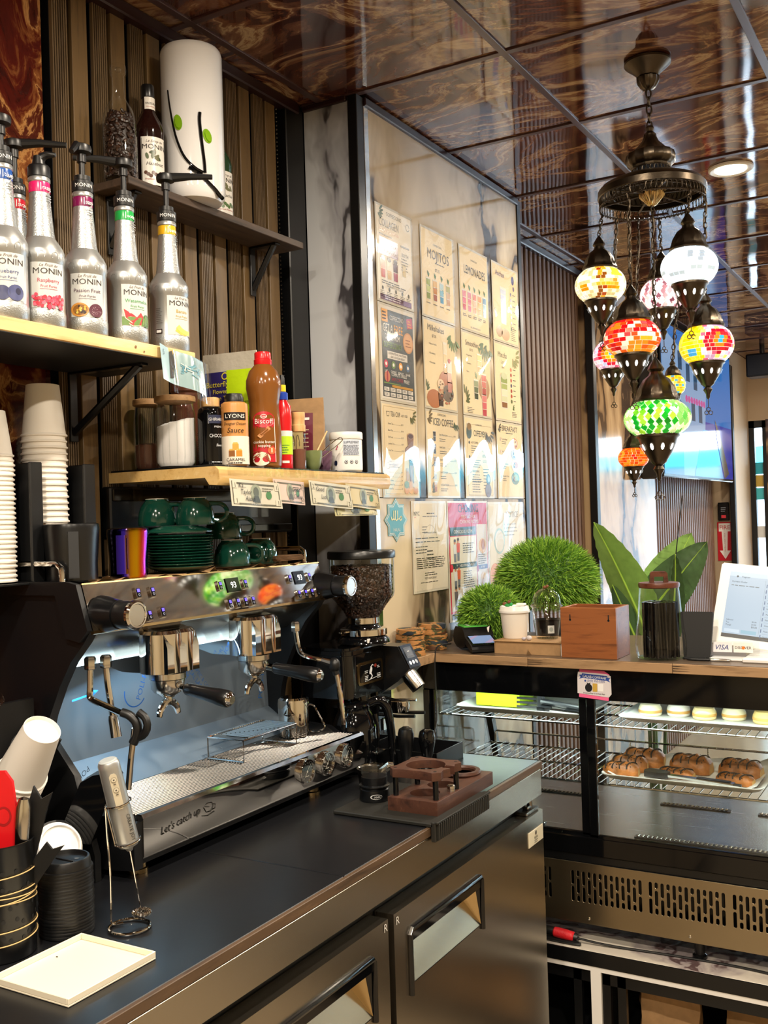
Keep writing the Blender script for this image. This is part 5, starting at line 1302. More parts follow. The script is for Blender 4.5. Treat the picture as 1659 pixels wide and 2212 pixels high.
tl = thing('cup_lid', 'topmost black plastic cup lid of the stack beside the cream tray', 'lid', (-1.342, 1.207, WZ + n * .0054))
c = V(-1.342, 1.207, WZ + n * .0054)
mb = MB(); mb.lathe([(.0425, 0), (.0450, .001), (.0455, .004), (.0445, .0065), (.0425, .0075), (.0405, .020), (.0390, .0225), (.0365, .0225), (.0350, .0165), (0, .0165)], 'black_plastic', c, 44); part(mb, 'rim', tl)
mb = MB(); mb.box(c.x - .022, c.x + .022, c.y - .002, c.y + .002, c.z + .0166, c.z + .0185, 'black_plastic', .0008); mb.disc(plane(c + V(.012, .014, .0166), (.86, .5, 0), (-.5, .86, 0)), 0, 0, .004, .0025, ink('#6a6a6a'), d=.0006); part(mb, 'sip_tab', tl)
cc = V(-1.373, 1.098, WZ)
t = thing('utensil_can', 'black perforated utensil can wrapped in rubber bands at the left edge', 'can', cc)
mb = MB(); mb.lathe([(.0535, 0), (.0550, .002), (.0550, .178), (.0560, .180), (.0560, .182), (.0535, .182), (.0530, .02), (0, .018)], 'black_satin', cc, 44); b = part(mb, 'body', t)
f = cyl(cc, .0551, 0, 0); mb = MB()
for a in range(-10, 4):
 for zz in (.035, .060, .085, .110, .135):
  if (a + int(zz * 1000 / 25)) % 3 == 0: continue
  mb.disc(f, a * .011, zz + (a % 2) * .006, .0034, .0036, 'black_matte', d=.0004, n=12)
part(mb, 'perforations', b)
for zz, ph, am in ((.030, .2, .004), (.048, 1.0, .003), (.088, 2.2, .005), (.094, .4, .006), (.100, 3.0, .003), (.104, 1.5, .005), (.132, .9, .004)):
 m = MB(); m.tube([cc + V(.0565 * math.cos(q), .0565 * math.sin(q), zz + am * math.sin(q * 1.0 + ph)) for q in [2 * PI * k / 40 for k in range(40)]], .0010, ink('#c9ab74', .6), 6, closed=True); part(m, 'rubber_band', t, 'tan rubber band')
def uten(p0, p1, rads, mat, name, label, flat=1.0):
 p0 = cc + V(*p0); p1 = cc + V(*p1); m = MB()
 d = (p1 - p0); M = d.to_track_quat('Z', 'Y').to_matrix(); L = d.length
 S = Matrix.Diagonal((1, flat, 1))
 m.lathe([(r, tt * L) for r, tt in rads], mat, p0, 18, M @ S)
 return m.build(name, label=label, cat=name.replace('_', ' '), at=p0)
uten((.020, .012, .02), (.047, .014, .252), [(.008, 0), (.010, .5), (.0125, .8), (.0118, .93), (.008, .985), (0, 1)], 'chrome_soft', 'steel_utensil', 'brushed steel utensil standing handle up in the can')
t = thing('red_spatula', 'red silicone utensil standing in the can at the left edge', 'utensil', cc + V(-.02, -.005, .02))
mb = MB(); fp_ = plane(cc + V(.002, .000, .03), (.865, .5, 0), (.03, .0, 1));
mb.prism([(-.012, 0), (.012, 0), (.024, .12), (.026, .20), (.020, .245), (.008, .262), (-.008, .262), (-.02, .24), (-.02, .10)], fp_, -.004, .004, 'red_gloss'); part(mb, 'blade', t)
mb = MB(); mb.disc(fp_, .006, .19, .013, .016, ink('#a0141a'), d=.0046); mb.disc(fp_, .006, .19, .010, .012, 'red_gloss', d=.0050); part(mb, 'emblem', t)
for i, (dx, dy, top, ro) in enumerate(((.040, .012, .185, .55), (.040, .022, .258, .18))):
 t = thing('star_handle', ('black flat utensil handle with a notched end leaning out right of the can', 'black notched utensil handle behind the steel handle in the can')[i], 'utensil', cc + V(dx * .5, dy, .02))
 fp_ = plane(cc + V(dx * .35, dy, .06), (.865, .5, 0), (ro * .865, ro * .5, 1)); h = top - .06
 m = MB(); m.prism([(-.006, 0), (.008, 0), (.024, h * .86), (.028, h * .98), (.012, h * .93), (-.004, h * 1.04), (-.010, h * .82)], fp_, -.003, .003, 'black_plastic'); part(m, 'grip', t)
t = thing('lid_dispenser', 'black tilted dispenser holding white cups and lids left of the machine', 'dispenser', (-1.53, 1.30, WZ))
mb = MB(); mb.prism([(-1.66, WZ), (-1.47, WZ), (-1.47, WZ + .03), (-1.56, WZ + .30), (-1.66, WZ + .34)], fxz, 1.16, 1.175, 'black_plastic'); part(mb, 'side_plate', t)
mb = MB(); mb.prism([(-1.66, WZ), (-1.47, WZ), (-1.47, WZ + .05), (-1.52, WZ + .20), (-1.585, WZ + .27), (-1.66, WZ + .30)], fxz, 1.395, 1.41, 'black_plastic'); part(mb, 'side_plate', t)
mb = MB(); mb.box(-1.66, -1.645, 1.16, 1.41, WZ, WZ + .34, 'black_plastic'); mb.box(-1.66, -1.50, 1.175, 1.395, WZ, WZ + .015, 'black_plastic'); part(mb, 'back_plate', t)
AX = V(.62, -.10, .78).normalized()
def axisM(a): return a.to_track_quat('Z', 'Y').to_matrix()
def trough(p, a, r, L):
 m = MB(); M = axisM(a); n = 16; vs = []; fs = []
 for q in (0, 1):
  for rr in (r, r + .004):
   for k in range(n + 1):
    an = PI * .10 + PI * 1.15 * k / n; vs.append(p + M @ V(rr * math.cos(an), rr * math.sin(an), q * L))
 S = n + 1
 for k in range(n):
  fs += [(k, k + 1, 2 * S + k + 1, 2 * S + k), (S + k, 3 * S + k, 3 * S + k + 1, S + k + 1), (2 * S + k, 2 * S + k + 1, 3 * S + k + 1, 3 * S + k), (k, S + k, S + k + 1, k + 1)]
 m.add(vs, fs, 'black_plastic'); part(m, 'trough', t)
Pc = V(-1.452, 1.262, 1.245)                              # outer end of the tilted white cups
trough(Pc - AX * .23 + V(-.0, .03, .01), AX, .052, .15)
m0 = paper_cup_mesh(.0335, .0445, .118); first = None
for k in range(9):
 o = m0.build('paper_cup', label='white paper cup further down the tilted stack in the dispenser', cat='cup', group='tilted white cups') if first is None else first.copy()
 if first is not None: COL.objects.link(o)
 first = first or o
 o.rotation_mode = 'QUATERNION'; o.rotation_quaternion = AX.to_track_quat('Z', 'Y'); o.location = Pc - AX * (.118 + .011 * k)
first['label'] = 'outermost white paper cup of the tilted stack left of the machine'
AL = V(.74, -.28, .44).normalized(); Pl = V(-1.448, 1.292, 1.030)
trough(Pl - AL * .14 + V(-.02, .03, -.01), AL, .053, .10)
lw = MB(); lw.lathe([(.0425, 0), (.0450, .001), (.0455, .004), (.0445, .0065), (.0425, .0075), (.0400, .016), (.0385, .0185), (.0360, .0185), (.0350, .013), (0, .013)], 'white_plastic', (0, 0, 0), 40)
first = None
for k in range(11):
 o = lw.build('cup_lid', label='white plastic cup lid further down the tilted stack', cat='lid', group='tilted white lids') if first is None else first.copy()
 if first is not None: COL.objects.link(o)
 first = first or o
 o.rotation_mode = 'QUATERNION'; o.rotation_quaternion = AL.to_track_quat('Z', 'Y'); o.location = Pl - AL * (.018 + .0068 * k)
first['label'] = 'outermost white plastic cup lid of the tilted stack behind the black lids'
t2 = thing('sleeve_chute', 'black angled plastic chute between the tilted cups and the machine', 'chute', (-1.45, 1.36, 1.0))
fz_ = plane((-1.478, 1.356, 1.015), (.865, .5, 0), (.35, .2, .9))
mb = MB(); mb.prism([(-.038, .0), (.030, -.01), (.030, .125), (.018, .138), (-.020, .132), (-.038, .118)], fz_, -.05, -.004, 'black_gloss'); part(mb, 'chute_body', t2)
Pk = V(-1.49, 1.170, 1.335); AK = V(.55, .30, .78).normalized()
t = thing('clear_cup', 'clear plastic cup tilted at the left edge beside the machine', 'cup', Pk - AK * .12)
mb = MB(); M = axisM(AK); mb.shell([(.034, .0), (.036, .002), (.044, .110), (.0455, .112), (.0455, .114), (.0435, .113)], 'plastic_clear', Pk - AK * .12, 34, M); mb.lathe([(0, 0), (.034, 0), (.034, .0015), (0, .002)], 'plastic_clear', Pk - AK * .12, 34, M); part(mb, 'cup_wall', t)
m = MB(); m.shell([(.034, .0), (.036, .002), (.043, .100)], 'plastic_smoke', Pk - AK * .145, 34, M); part(m, 'inner_cup', t)
t = thing('milk_frother', 'silver handheld milk frother resting in a chrome wire stand', 'frother', (-1.256, 1.256, WZ))
a = V(-1.260, 1.230, 1.213); b = V(-1.249, 1.260, 1.070); d = (b - a).normalized()
mb = MB(); mb.disc_lathe(a, b, [(.0155, 0), (.0178, .03), (.0180, .08), (.0186, .5), (.0192, .97), (.0185, 1)], 'silver_paint', 32); bd = part(mb, 'handle', t)
mb = MB(); mb.disc_lathe(a - d * .0025, a + d * .002, [(.013, 0), (.0155, .4), (.0155, 1)], ink('#a8aeb0', .3), 28); part(mb, 'top_cap', t)
mb = MB(); mb.disc_lathe(b, b + d * .014, [(.0182, 0), (.017, .25), (.008, .55), (.005, 1)], 'silver_paint', 26); part(mb, 'neck', t)
side = d.cross(V(0, 0, 1)).normalized(); outw = V(.80, -.60, 0); outw = (outw - d * outw.dot(d)).normalized(); rt = outw.cross(d).normalized()
if rt.dot(V(.865, .5, 0)) < 0: rt = -rt
def fh(px, py, dd=0.0):
 an = px / .0186; r = .0188 + dd; p = a + d * (-py)
 return p + outw * (r * math.cos(an)) + rt * (r * math.sin(an))
fh.R = .0186
mb = MB()
mb.prism([(-.006, -.075), (-.0035, -.080), (.0035, -.080), (.006, -.075), (.006, -.022), (.0035, -.018), (-.0035, -.018), (-.006, -.022)], fh, .0, .0012, ink('#c6bca4', .3))
for yy in (-.028, -.046): mb.disc(fh, 0, yy, .0045, .0045, ink('#9a927e', .3), d=.0016, n=16); mb.disc(fh, 0, yy, .0036, .0036, ink('#cfc6b0', .3), d=.0020, n=16); mb.disc(fh, 0, yy, .0014, .0014, ink('#55504a'), d=.0024, n=8); mb.rect(fh, -.002, yy - .0085, .002, yy - .0070, ink('#55504a'), d=.0018, nx=1)
mb.txt(fh, 'CREATE JOY', .006, -.092, .0062, ink('#2a2a28'), d=.0012, rot=-PI / 2); part(mb, 'button_panel', bd)
rw_ = V(-1.246, 1.284, .945)
mb = MB(); mb.tube([b + d * .013, rw_], .0011, 'chrome', 6); mb.tube([rw_ + V(.0125 * math.cos(2 * PI * k / 24), .0125 * math.sin(2 * PI * k / 24), .0) for k in range(24)], .0038, 'chrome_soft', 8, closed=True)
mb.tube([rw_ + V(.0125 * math.cos(q) + .0042 * math.cos(q) * math.cos(q * 24), .0125 * math.sin(q) + .0042 * math.sin(q) * math.cos(q * 24), .0042 * math.sin(q * 24)) for q in [2 * PI * k / 168 for k in range(168)]], .0007, 'chrome', 5, closed=True); mb.tube([rw_ + V(-.0125, 0, 0), rw_, rw_ + V(.0125, 0, 0)], .0012, 'chrome', 6)
part(mb, 'whisk', t, 'coiled wire whisk')
t = thing('frother_stand', 'chrome wire stand with a ring base holding the milk frother', 'stand', (-1.256, 1.258, WZ))
mb = MB(); rc = V(-1.253, 1.262, WZ + .003); mb.tube(ring(rc, .034, 36), .0026, 'chrome', 8, closed=True)
p0 = rc + V(-.0325, -.010, .0); q1 = b - d * .012; q0 = b - d * .072
mb.tube([p0 + V(.012, .016, .001), p0, p0 + V(.001, 0, .02), p0 + V(.004, -.002, .09), p0 + V(.002, -.006, .155), q0 - rt * .0215], .0019, 'chrome', 8, smooth=2)
def hring(cn): return [cn + (outw * math.cos(2 * PI * k / 28) + rt * math.sin(2 * PI * k / 28)) * .0212 for k in range(28)]
mb.tube(hring(q0), .0016, 'chrome', 7, closed=True); mb.tube(hring(b - d * .003), .0016, 'chrome', 7, closed=True); mb.tube([q0 - rt * .0212, b - d * .003 - rt * .0212], .0016, 'chrome', 7)
part(mb, 'wire', t)
# --- coffee grinder with bean hopper
GXY = V(-1.500, 2.452, WZ); GR = 0.0
gr = thing('coffee_grinder', 'black coffee grinder with a clear hopper of beans right of the espresso machine', 'grinder', GXY, GR)
def lp_(m, name, parent=None, label=None, kind=None, ang=35):
 o = m.build(name, label=label, kind=kind, ang=ang); o.parent = parent or gr; return o
bz = 0.0                                                    # local coordinates: +x towards the spout, z from the worktop
def rrect(x0, x1, y, r, n=6):
 P = []
 for (cx, cy, a0) in ((x1 - r, y - r, 0), (x0 + r, y - r, PI / 2), (x0 + r, -y + r, PI), (x1 - r, -y + r, 3 * PI / 2)):
  P += [(cx + r * math.cos(a0 + PI / 2 * k / n), cy + r * math.sin(a0 + PI / 2 * k / n)) for k in range(n + 1)]
 return P
fxy = lambda x, y, d=0.0: V(x, y, d)
def bodyp(g):
 P = []
 for (cx, cy, a0, r) in ((.030 - .035, .112 - .035, 0, .035), (-.16 + .06, .112 - .06, PI / 2, .06), (-.16 + .06, -.130 + .06, PI, .06), (.030 - .035, -.130 + .035, 3 * PI / 2, .035)):
  P += [(cx + (r - g) * math.cos(a0 + PI / 2 * k / 6), cy + (r - g) * math.sin(a0 + PI / 2 * k / 6)) for k in range(7)]
 return P
m = MB(); m.prism(bodyp(0), fxy, .192, .308, 'black_gloss'); m.prism(bodyp(.006), fxy, .308, .320, 'black_gloss'); m.prism(bodyp(.014), fxy, .320, .328, 'black_gloss'); gb = lp_(m, 'body')
m = MB(); m.lathe([(.048, 0), (.050, .03), (.050, .06), (.048, .075), (.048, .10), (0, .10)], 'black_gloss', (-.05, .03, .10), 32); m.prism(rrect(-.10, .0, .045, .03), fxy, .02, .15, 'black_gloss'); lp_(m, 'pedestal')
m = MB(); m.prism(rrect(-.12, .06, .048, .03), fxy, .0, .022, 'black_satin'); lp_(m, 'base')
side_p = [(.022, .318), (.078, .317), (.113, .253), (.077, .218), (.022, .182)]
m = MB(); m.prism(side_p, lambda x, y, d=0.0: V(x, d, y), .053, .123, 'black_satin'); hs = lp_(m, 'spout_housing')
u = (V(.078, 0, .317) - V(.113, 0, .253)).normalized(); fd = plane((.0955, .088, .285), (0, 1, 0), u)
m = MB(); m.prism([(-.033, -.035), (.033, -.035), (.033, .035), (-.033, .035)], fd, .0, .005, 'black_gloss'); m.prism([(-.021, -.006), (.021, -.006), (.021, .027), (-.021, .027)], fd, .005, .0058, ink('#3a3d42', .12))
m.rect(fd, -.015, .0, .015, .022, ink('#54585e', .1), d=.0062); m.rect(fd, -.008, .013, .003, .015, ink('#d8d8d8'), d=.0066)
for k in (-1, 0, 1): m.disc(fd, k * .018, -.020, .006, .006, 'chrome_soft', d=.0056, n=16)
lp_(m, 'display', hs, 'small grey display with three buttons')
m = MB(); m.disc_lathe((.082, .088, .246), (.122, .092, .196), [(.024, 0), (.024, .5), (.022, 1), (.018, 1), (.018, .7)], 'chrome_soft', 26); lp_(m, 'spout', None, 'chrome dosing spout')
fpn = plane((.030, -.022, .254), (0, 1, 0), (0, 0, 1))
fpn2 = lambda x, y, d=0.0: fpn((x + .030) * 1.15, (y - .262) * .72, d)
def rr2(cx, cy, w_, h_, r): return [(cx + sx * (w_ - r) + r * math.cos(a), cy + sy * (h_ - r) + r * math.sin(a)) for sx, sy, a0 in ((1, 1, 0), (-1, 1, PI / 2), (-1, -1, PI), (1, -1, 3 * PI / 2)) for a in [a0 + PI / 2 * k / 4 for k in range(5)]]
m = MB(); m.prism(rr2(0, 0, .066, .031, .010), fpn, 0, .003, 'brass_trim'); m.prism(rr2(0, 0, .058, .024, .007), fpn, .003, .0042, 'black_gloss'); wi = ink('#d6dadc')
m.disc(fpn2, -.034, .268, .006, .014, wi, d=.0062, rot=-.3); m.stroke(fpn2, [(-.036, .280), (-.026, .290), (-.022, .286)], .004, wi, d=.0064); m.stroke(fpn2, [(-.034, .258), (-.028, .246), (-.036, .236)], .005, wi, d=.0064); m.disc(fpn2, -.012, .284, .006, .007, ink('#8a3428'), d=.0062)
for (x, z, w_) in ((-.062, .272, .018), (-.062, .252, .020), (-.062, .240, .016), (-.004, .282, .014), (-.006, .252, .022), (-.004, .242, .018)): m.lines(fpn2, x, z, w_, 2, .006, .003, wi, d=.0062)
m.stroke(fpn2, [(-.060, .232), (.000, .240)], .002, wi, d=.0062); lp_(m, 'name_plate', gb, 'black plate in a brass frame with white emblem')
m = MB(); m.lathe([(.075, .334), (.072, .344), (.064, .352), (.060, .356), (0, .356)], 'black_gloss', (0, 0, 0), 40); m.lathe([(.060, .354), (.066, .356), (.066, .372), (.062, .374), (0, .374)], 'chrome', (0, 0, 0), 60, flute=(60, .012)); m.lathe([(.050, .374), (.048, .378), (.042, .384), (0, .384)], 'black_gloss', (0, 0, 0), 32); m.box(-.03, -.02, -.085, -.05, .364, .370, 'chrome', .001); m.box(.045, .050, -.058, -.046, .338, .350, 'white_plastic', .001)
lp_(m, 'grind_collar', None, 'knurled chrome adjustment collar')
m = MB(); m.shell([(.040, .384), (.042, .390), (.042, .405), (.048, .415), (.088, .462), (.0915, .474), (.0925, .570), (.0900, .570)], 'plastic_clear', (0, 0, 0), 44); lp_(m, 'hopper', None, 'clear bean hopper')
m = MB(); m.lathe([(.0, .572), (.094, .570), (.0965, .572), (.0965, .588), (.094, .592), (0, .593)], 'black_satin', (0, 0, 0), 44); lp_(m, 'lid', None, 'flat black hopper lid')
m = MB(); m.lathe([(.043, .386), (.045, .388), (.045, .404), (.043, .406)], 'chrome', (0, 0, 0), 30); m.cyl((.012, -.044, .396), (.016, -.056, .396), .007, 'chrome', 12); lp_(m, 'hopper_clamp')
def s2():
 a_ = random.uniform(0, 2 * PI)
 if random.random() < .80:
  z = random.uniform(.405, .545); r = .085 if z > .468 else .042 + (z - .405) * .68
  r -= random.uniform(0, .004); nn_ = V(math.cos(a_), math.sin(a_), 0)
 else:
  r = .085 * math.sqrt(random.random()); z = .546 + random.uniform(-.003, .003); nn_ = V(0, 0, 1)
 return V(r * math.cos(a_), r * math.sin(a_), z), nn_
mb = MB(); beans(mb, 2600, s2, .0056); mb.lathe([(0, .392), (.036, .394), (.038, .41), (.079, .467), (.080, .540), (0, .541)], 'bean', (0, 0, 0), 30)
o = mb.build('coffee_beans', label='dark roasted coffee beans filling the grinder hopper', cat='coffee beans', kind='stuff'); o.location = GXY; o.rotation_euler = (0, 0, GR)
m = MB()
for s in (-1, 1): m.tube([(.0, .088 + s * .022, .118), (.07, .088 + s * .030, .118), (.125, .088 + s * .030, .122)], .005, 'black_satin', 8)
m.tube([(.0, .088, .165), (.05, .088, .157), (.115, .088, .162)], .004, 'chrome_soft', 8); m.lathe([(0, 0), (.026, .002), (.030, .02), (.030, .034), (0, .034)], 'chrome', (.06, .088, .124), 24); m.box(-.01, .012, .045, .130, .02, .19, 'black_gloss', .004)
m.box(.013, .017, .066, .11, .07, .105, 'chrome_soft', .002); lp_(m, 'portafilter_fork')
cx = V(-1.470, 2.340, WZ)
t = thing('carafe', 'glossy black round coffee carafe between the machine and the grinder', 'carafe', cx)
mb = MB(); mb.lathe([(.046, 0), (.052, .003), (.056, .020), (.054, .022), (.058, .030), (.062, .07), (.060, .12), (.050, .150), (.044, .160), (.044, .172), (.047, .178), (.044, .182), (0, .184)], 'black_gloss', cx, 36); part(mb, 'bowl', t)
mb = MB(); hd = V(.80, .60, 0); mb.tube([cx + hd * .040 + V(0, 0, .178), cx + hd * .070 + V(0, 0, .190), cx + hd * .092 + V(0, 0, .165), cx + hd * .100 + V(0, 0, .11), cx + hd * .104 + V(0, 0, .04), cx + hd * .106 + V(0, 0, .012)], [.014, .013, .011, .010], 'black_gloss', 12, smooth=2)
mb.tube([cx + hd * .058 + V(0, 0, .15), cx + hd * .064 + V(0, 0, .10), cx + hd * .060 + V(0, 0, .05)], .006, 'black_gloss', 8, smooth=1); mb.box(cx.x + .03, cx.x + .07, cx.y + .0, cx.y + .05, cx.z + .048, cx.z + .053, 'chrome_soft', .001); part(mb, 'handle', t)
mb = MB(); mb.lathe([(.0565, .016), (.0575, .018), (.0575, .026), (.0565, .028)], 'chrome_soft', cx, 36); part(mb, 'band', t)
c = V(-1.335, 2.195, WZ)
t = thing('steel_dish', 'small dark steel cup with a pouring lip under the machine corner', 'cup', c)
mb = MB(); mb.lathe([(.026, 0), (.028, .002), (.033, .050), (.035, .052), (.033, .053), (.030, .05), (.025, .006), (0, .005)], 'steel_dark', c, 30); part(mb, 'bowl', t)
mb = MB(); mb.tube([c + V(.028, .008, .044), c + V(.046, .018, .058), c + V(.054, .024, .060)], [.010, .011, .006], 'chrome_soft', 10); part(mb, 'lip', t)
# --- laminated posters on the column
PP = PX + .001
BK = ink('#2a2420'); CR = '#e9d3a6'
def poster(name, label, y0, y1, z0, z1, bg, draw, cat='poster', sag=.0):
 w_, h_ = y1 - y0, z1 - z0
 t = thing(name, label, cat, (PP, (y0 + y1) / 2, z0))
 ph = random.uniform(0, 6)
 wav = lambda x, y: .0016
 f = lambda x, y, d=0.0: V(PP + wav(x, y) + d, y0 + x, z0 + y)
 def grid(m, a0, a1, b0, b1, mat, d, n=10, k=6, edge=True):
  vs = [f(a0 + (a1 - a0) * i / n, b0 + (b1 - b0) * j / k, d) for i in range(n + 1) for j in range(k + 1)]
  fs = [(i * (k + 1) + j, (i + 1) * (k + 1) + j, (i + 1) * (k + 1) + j + 1, i * (k + 1) + j + 1) for i in range(n) for j in range(k)]
  m.add(vs, fs, mat)
 m = MB(); grid(m, 0, w_, 0, h_, 'laminate', 0); grid(m, 0, w_, 0, h_, 'laminate', -.0009); sh_ = part(m, 'laminate_sheet', t)
 m = MB(); b = .03 * w_; grid(m, b, w_ - b, b, h_ - b, ink(bg, .45), .0004)
 draw(m, f, w_, h_); part(m, 'print', t)
 m = MB(); f0 = f; f = lambda x, y, d=0.0: f0(x, y, .0050 + (.0016 + sag) * (math.sin(x * 26 + ph + y * 9) * .5 + math.sin(y * 17 - x * 31 + ph) * .5)); grid(m, .001, w_ - .001, .001, h_ - .001, 'sleeve_film', 0, 16, 14); part(m, 'clear_sleeve', t, 'shiny clear plastic sleeve', ang=180)
 return t
thinglass('sleeve_film', (1, 1, 1), .8, .02)
simple('laminate', '#d9d2c0', .06, coat=.4)
def leaf(m, f, x, y, s, col, n=5, ang=0.0):
 for k in range(n):
  a = ang + (k - n / 2) * .35; m.disc(f, x + math.cos(a) * s * (.5 + .12 * k), y + math.sin(a) * s * (.5 + .12 * k), s * .42, s * .13, ink(col, .2), d=.0010 + k * .00004, rot=a, n=10)
def drink(m, f, x, y, wd, h, cols, glass='#e9e2d2', leafy=True):
 m.poly(f, [(x - wd * .40, y), (x + wd * .40, y), (x + wd * .5, y + h), (x - wd * .5, y + h)], ink(glass, .2), d=.0009)
 n = len(cols)
 for i, cl in enumerate(cols):
  a = i / n; b = (i + 1) / n; wa = wd * (.40 + .10 * a) * .88; wb = wd * (.40 + .10 * b) * .88
  m.poly(f, [(x - wa, y + h * .93 * a + h * .03), (x + wa, y + h * .93 * a + h * .03), (x + wb, y + h * .93 * b), (x - wb, y + h * .93 * b)], ink(cl, .2), d=.0011 + i * .00003)
 if leafy: leaf(m, f, x, y + h, wd * .6, '#5a7a3c', 3, PI / 2)
def collagen(m, f, w, h):
 leaf(m, f, .015, h - .03, .03, '#3c5a40', 5, .2); m.txt(f, 'COFFEECCINO', .068, h - .030, .0125, ink('#6a6458', .2), sx=.85, wmax=.13)
 m.stroke(f, [(w - .030 + .011 * math.cos(q), h - .038 + .011 * math.sin(q)) for q in [k * .5 for k in range(13)]], .002, ink('#4a5a4c', .2))
 m.txt(f, 'COLLAGEN', .022, h - .068, .026, BK, wmax=.125); m.txt(f, 'BEAUTY FROM WITHIN', .022, h - .085, .010, ink('#c8907c', .2), wmax=.125); m.lines(f, .022, h - .092, .12, 1, .01, .004, BK)
 m.rect(f, .022, h - .158, .140, h - .104, ink('#8a6a82', .2), d=.0010); m.txt(f, 'Smoothie or', .034, h - .128, .015, ink('#f4eef0', .2), d=.0016, slant=.25, wmax=.095); m.txt(f, 'Milkshake!', .048, h - .150, .015, ink('#f4eef0', .2), d=.0016, slant=.25, wmax=.085)
 for k, cl in enumerate((['#c4584c', '#d89a84'], ['#e0b878', '#f0e0c8'], ['#b04858', '#5a2c30'])): drink(m, f, .040 + k * .040, h - .232, .034, .062, cl, leafy=False); m.disc(f, .040 + k * .040, h - .168, .012, .008, ink(['#e8c8b0', '#4a4038', '#3a2830'][k], .2), d=.0016)
 drink(m, f, .178, h - .205, .026, .04, ['#e0c890', '#e8d8b0'], leafy=False); m.rect(f, .158, h - .110, .215, h - .104, BK, d=.001); m.txt(f, 'BOTH', .164, h - .140, .012, BK); m.lines(f, .160, h - .146, .055, 5, .009, .003, BK)
 m.lines(f, .030, h - .238, .17, 2, .007, .003, BK); m.txt(f, 'THE BENEFITS OF COLLAGEN', .115, .052, .006, BK, align='c', wmax=.13)
 for k in range(5): m.disc(f, .035 + k * .042, .045, .006, .007, ink('#6a6860', .2), n=10); m.lines(f, .020 + k * .042, .036, .032, 4, .0055, .002, BK)
 m.rect(f, .018, .008, w - .018, .026, ink('#6a3c54', .2), d=.001); m.lines(f, .045, .022, .11, 2, .007, .003, ink('#e8d8dc', .2), d=.0016); m.rect(f, .165, .009, w - .019, .025, ink('#8a7098', .2), d=.0014)
def freec(m, f, w, h):
 m.rect(f, .018, .014, w - .014, h - .018, ink('#3c4446', .2), d=.0008); o = ink('#e8a030', .2); wt_ = ink('#f0ece4', .2)
 m.rect(f, .020, h - .058, .058, h - .018, o, d=.0011); m.lines(f, .024, h - .026, .03, 3, .010, .005, BK, d=.0016); m.txt(f, 'COFFEECCINO', .070, h - .048, .015, wt_, d=.0014, wmax=.088)
 m.poly(f, [(.180, h - .030), (.218, h - .022), (.222, h - .056), (.184, h - .062)], ink('#b8344c', .2), d=.0011); m.lines(f, .188, h - .034, .028, 3, .009, .004, ink('#f0a040', .2), d=.0016)
 m.txt(f, 'GET A', .026, h - .088, .026, wt_, d=.0014, wmax=.062); m.txt(f, 'FREE', .094, h - .088, .028, o, d=.0014, wmax=.060); m.txt(f, 'COFFEE FROM', .036, h - .112, .018, wt_, d=.0014, wmax=.095); m.txt(f, 'COFFEECCINO!', .026, h - .138, .019, ink('#7a9a4c', .2), d=.0014, wmax=.115)
 m.disc(f, .188, h - .108, .034, .034, ink('#c88a54', .2), d=.0012); m.disc(f, .188, h - .108, .029, .029, ink('#d8a06c', .2), d=.0014); m.lines(f, .170, h - .098, .038, 3, .010, .003, ink('#8a4c28', .2), d=.0018)
 m.rect(f, .050, h - .172, .180, h - .148, ink('#ddd6cc', .2), d=.0011); m.txt(f, 'COMPLETE ALL 4 ACTIONS', .115, h - .158, .0075, BK, d=.0016, align='c', wmax=.115); m.txt(f, 'ON 5 OF OUR REELS', .115, h - .169, .0075, BK, d=.0016, align='c', wmax=.09)
 for k, (cl, s_) in enumerate((('#c8344c', 'LIKE'), ('#6a8a4c', 'COMMENT'), ('#e8a040', 'REPOST'), ('#4a6a8c', 'SHARE'))):
  x = .040 + k * .047; m.disc(f, x, h - .190, .0125, .0125, ink(cl, .2), d=.0012); m.disc(f, x, h - .190, .006, .006, wt_, d=.0016, n=8); m.txt(f, s_, x, h - .216, .0075, wt_, d=.0014, align='c', wmax=.036)
 m.disc(f, .046, .078, .018, .018, ink('#c8785c', .2), d=.0012); m.rect(f, .042, .060, .050, .096, ink('#a02c3c', .2), d=.0015); m.txt(f, 'COMPLETE 5 REELS', .072, .082, .010, wt_, d=.0014, wmax=.10); m.txt(f, 'ANY COFFEE', .072, .066, .0115, ink('#b8344c', .2), d=.0014, wmax=.075); m.txt(f, 'FREE!', .152, .066, .0115, wt_, d=.0014)
 m.rect(f, .024, .056, .132, .059, ink('#7a9a4c', .2), d=.0011); m.rect(f, .075, .046, .212, .054, ink('#c8902c', .2), d=.0011)
 for r_ in range(2):
  for k in range(5): m.rect(f, .024 + k * .039, .032 - r_ * .016, .056 + k * .039, .044 - r_ * .016, ink('#e6dfd4', .2), d=.0012); m.lines(f, .028 + k * .039, .041 - r_ * .016, .022, 2, .004, .0016, BK, d=.0016)
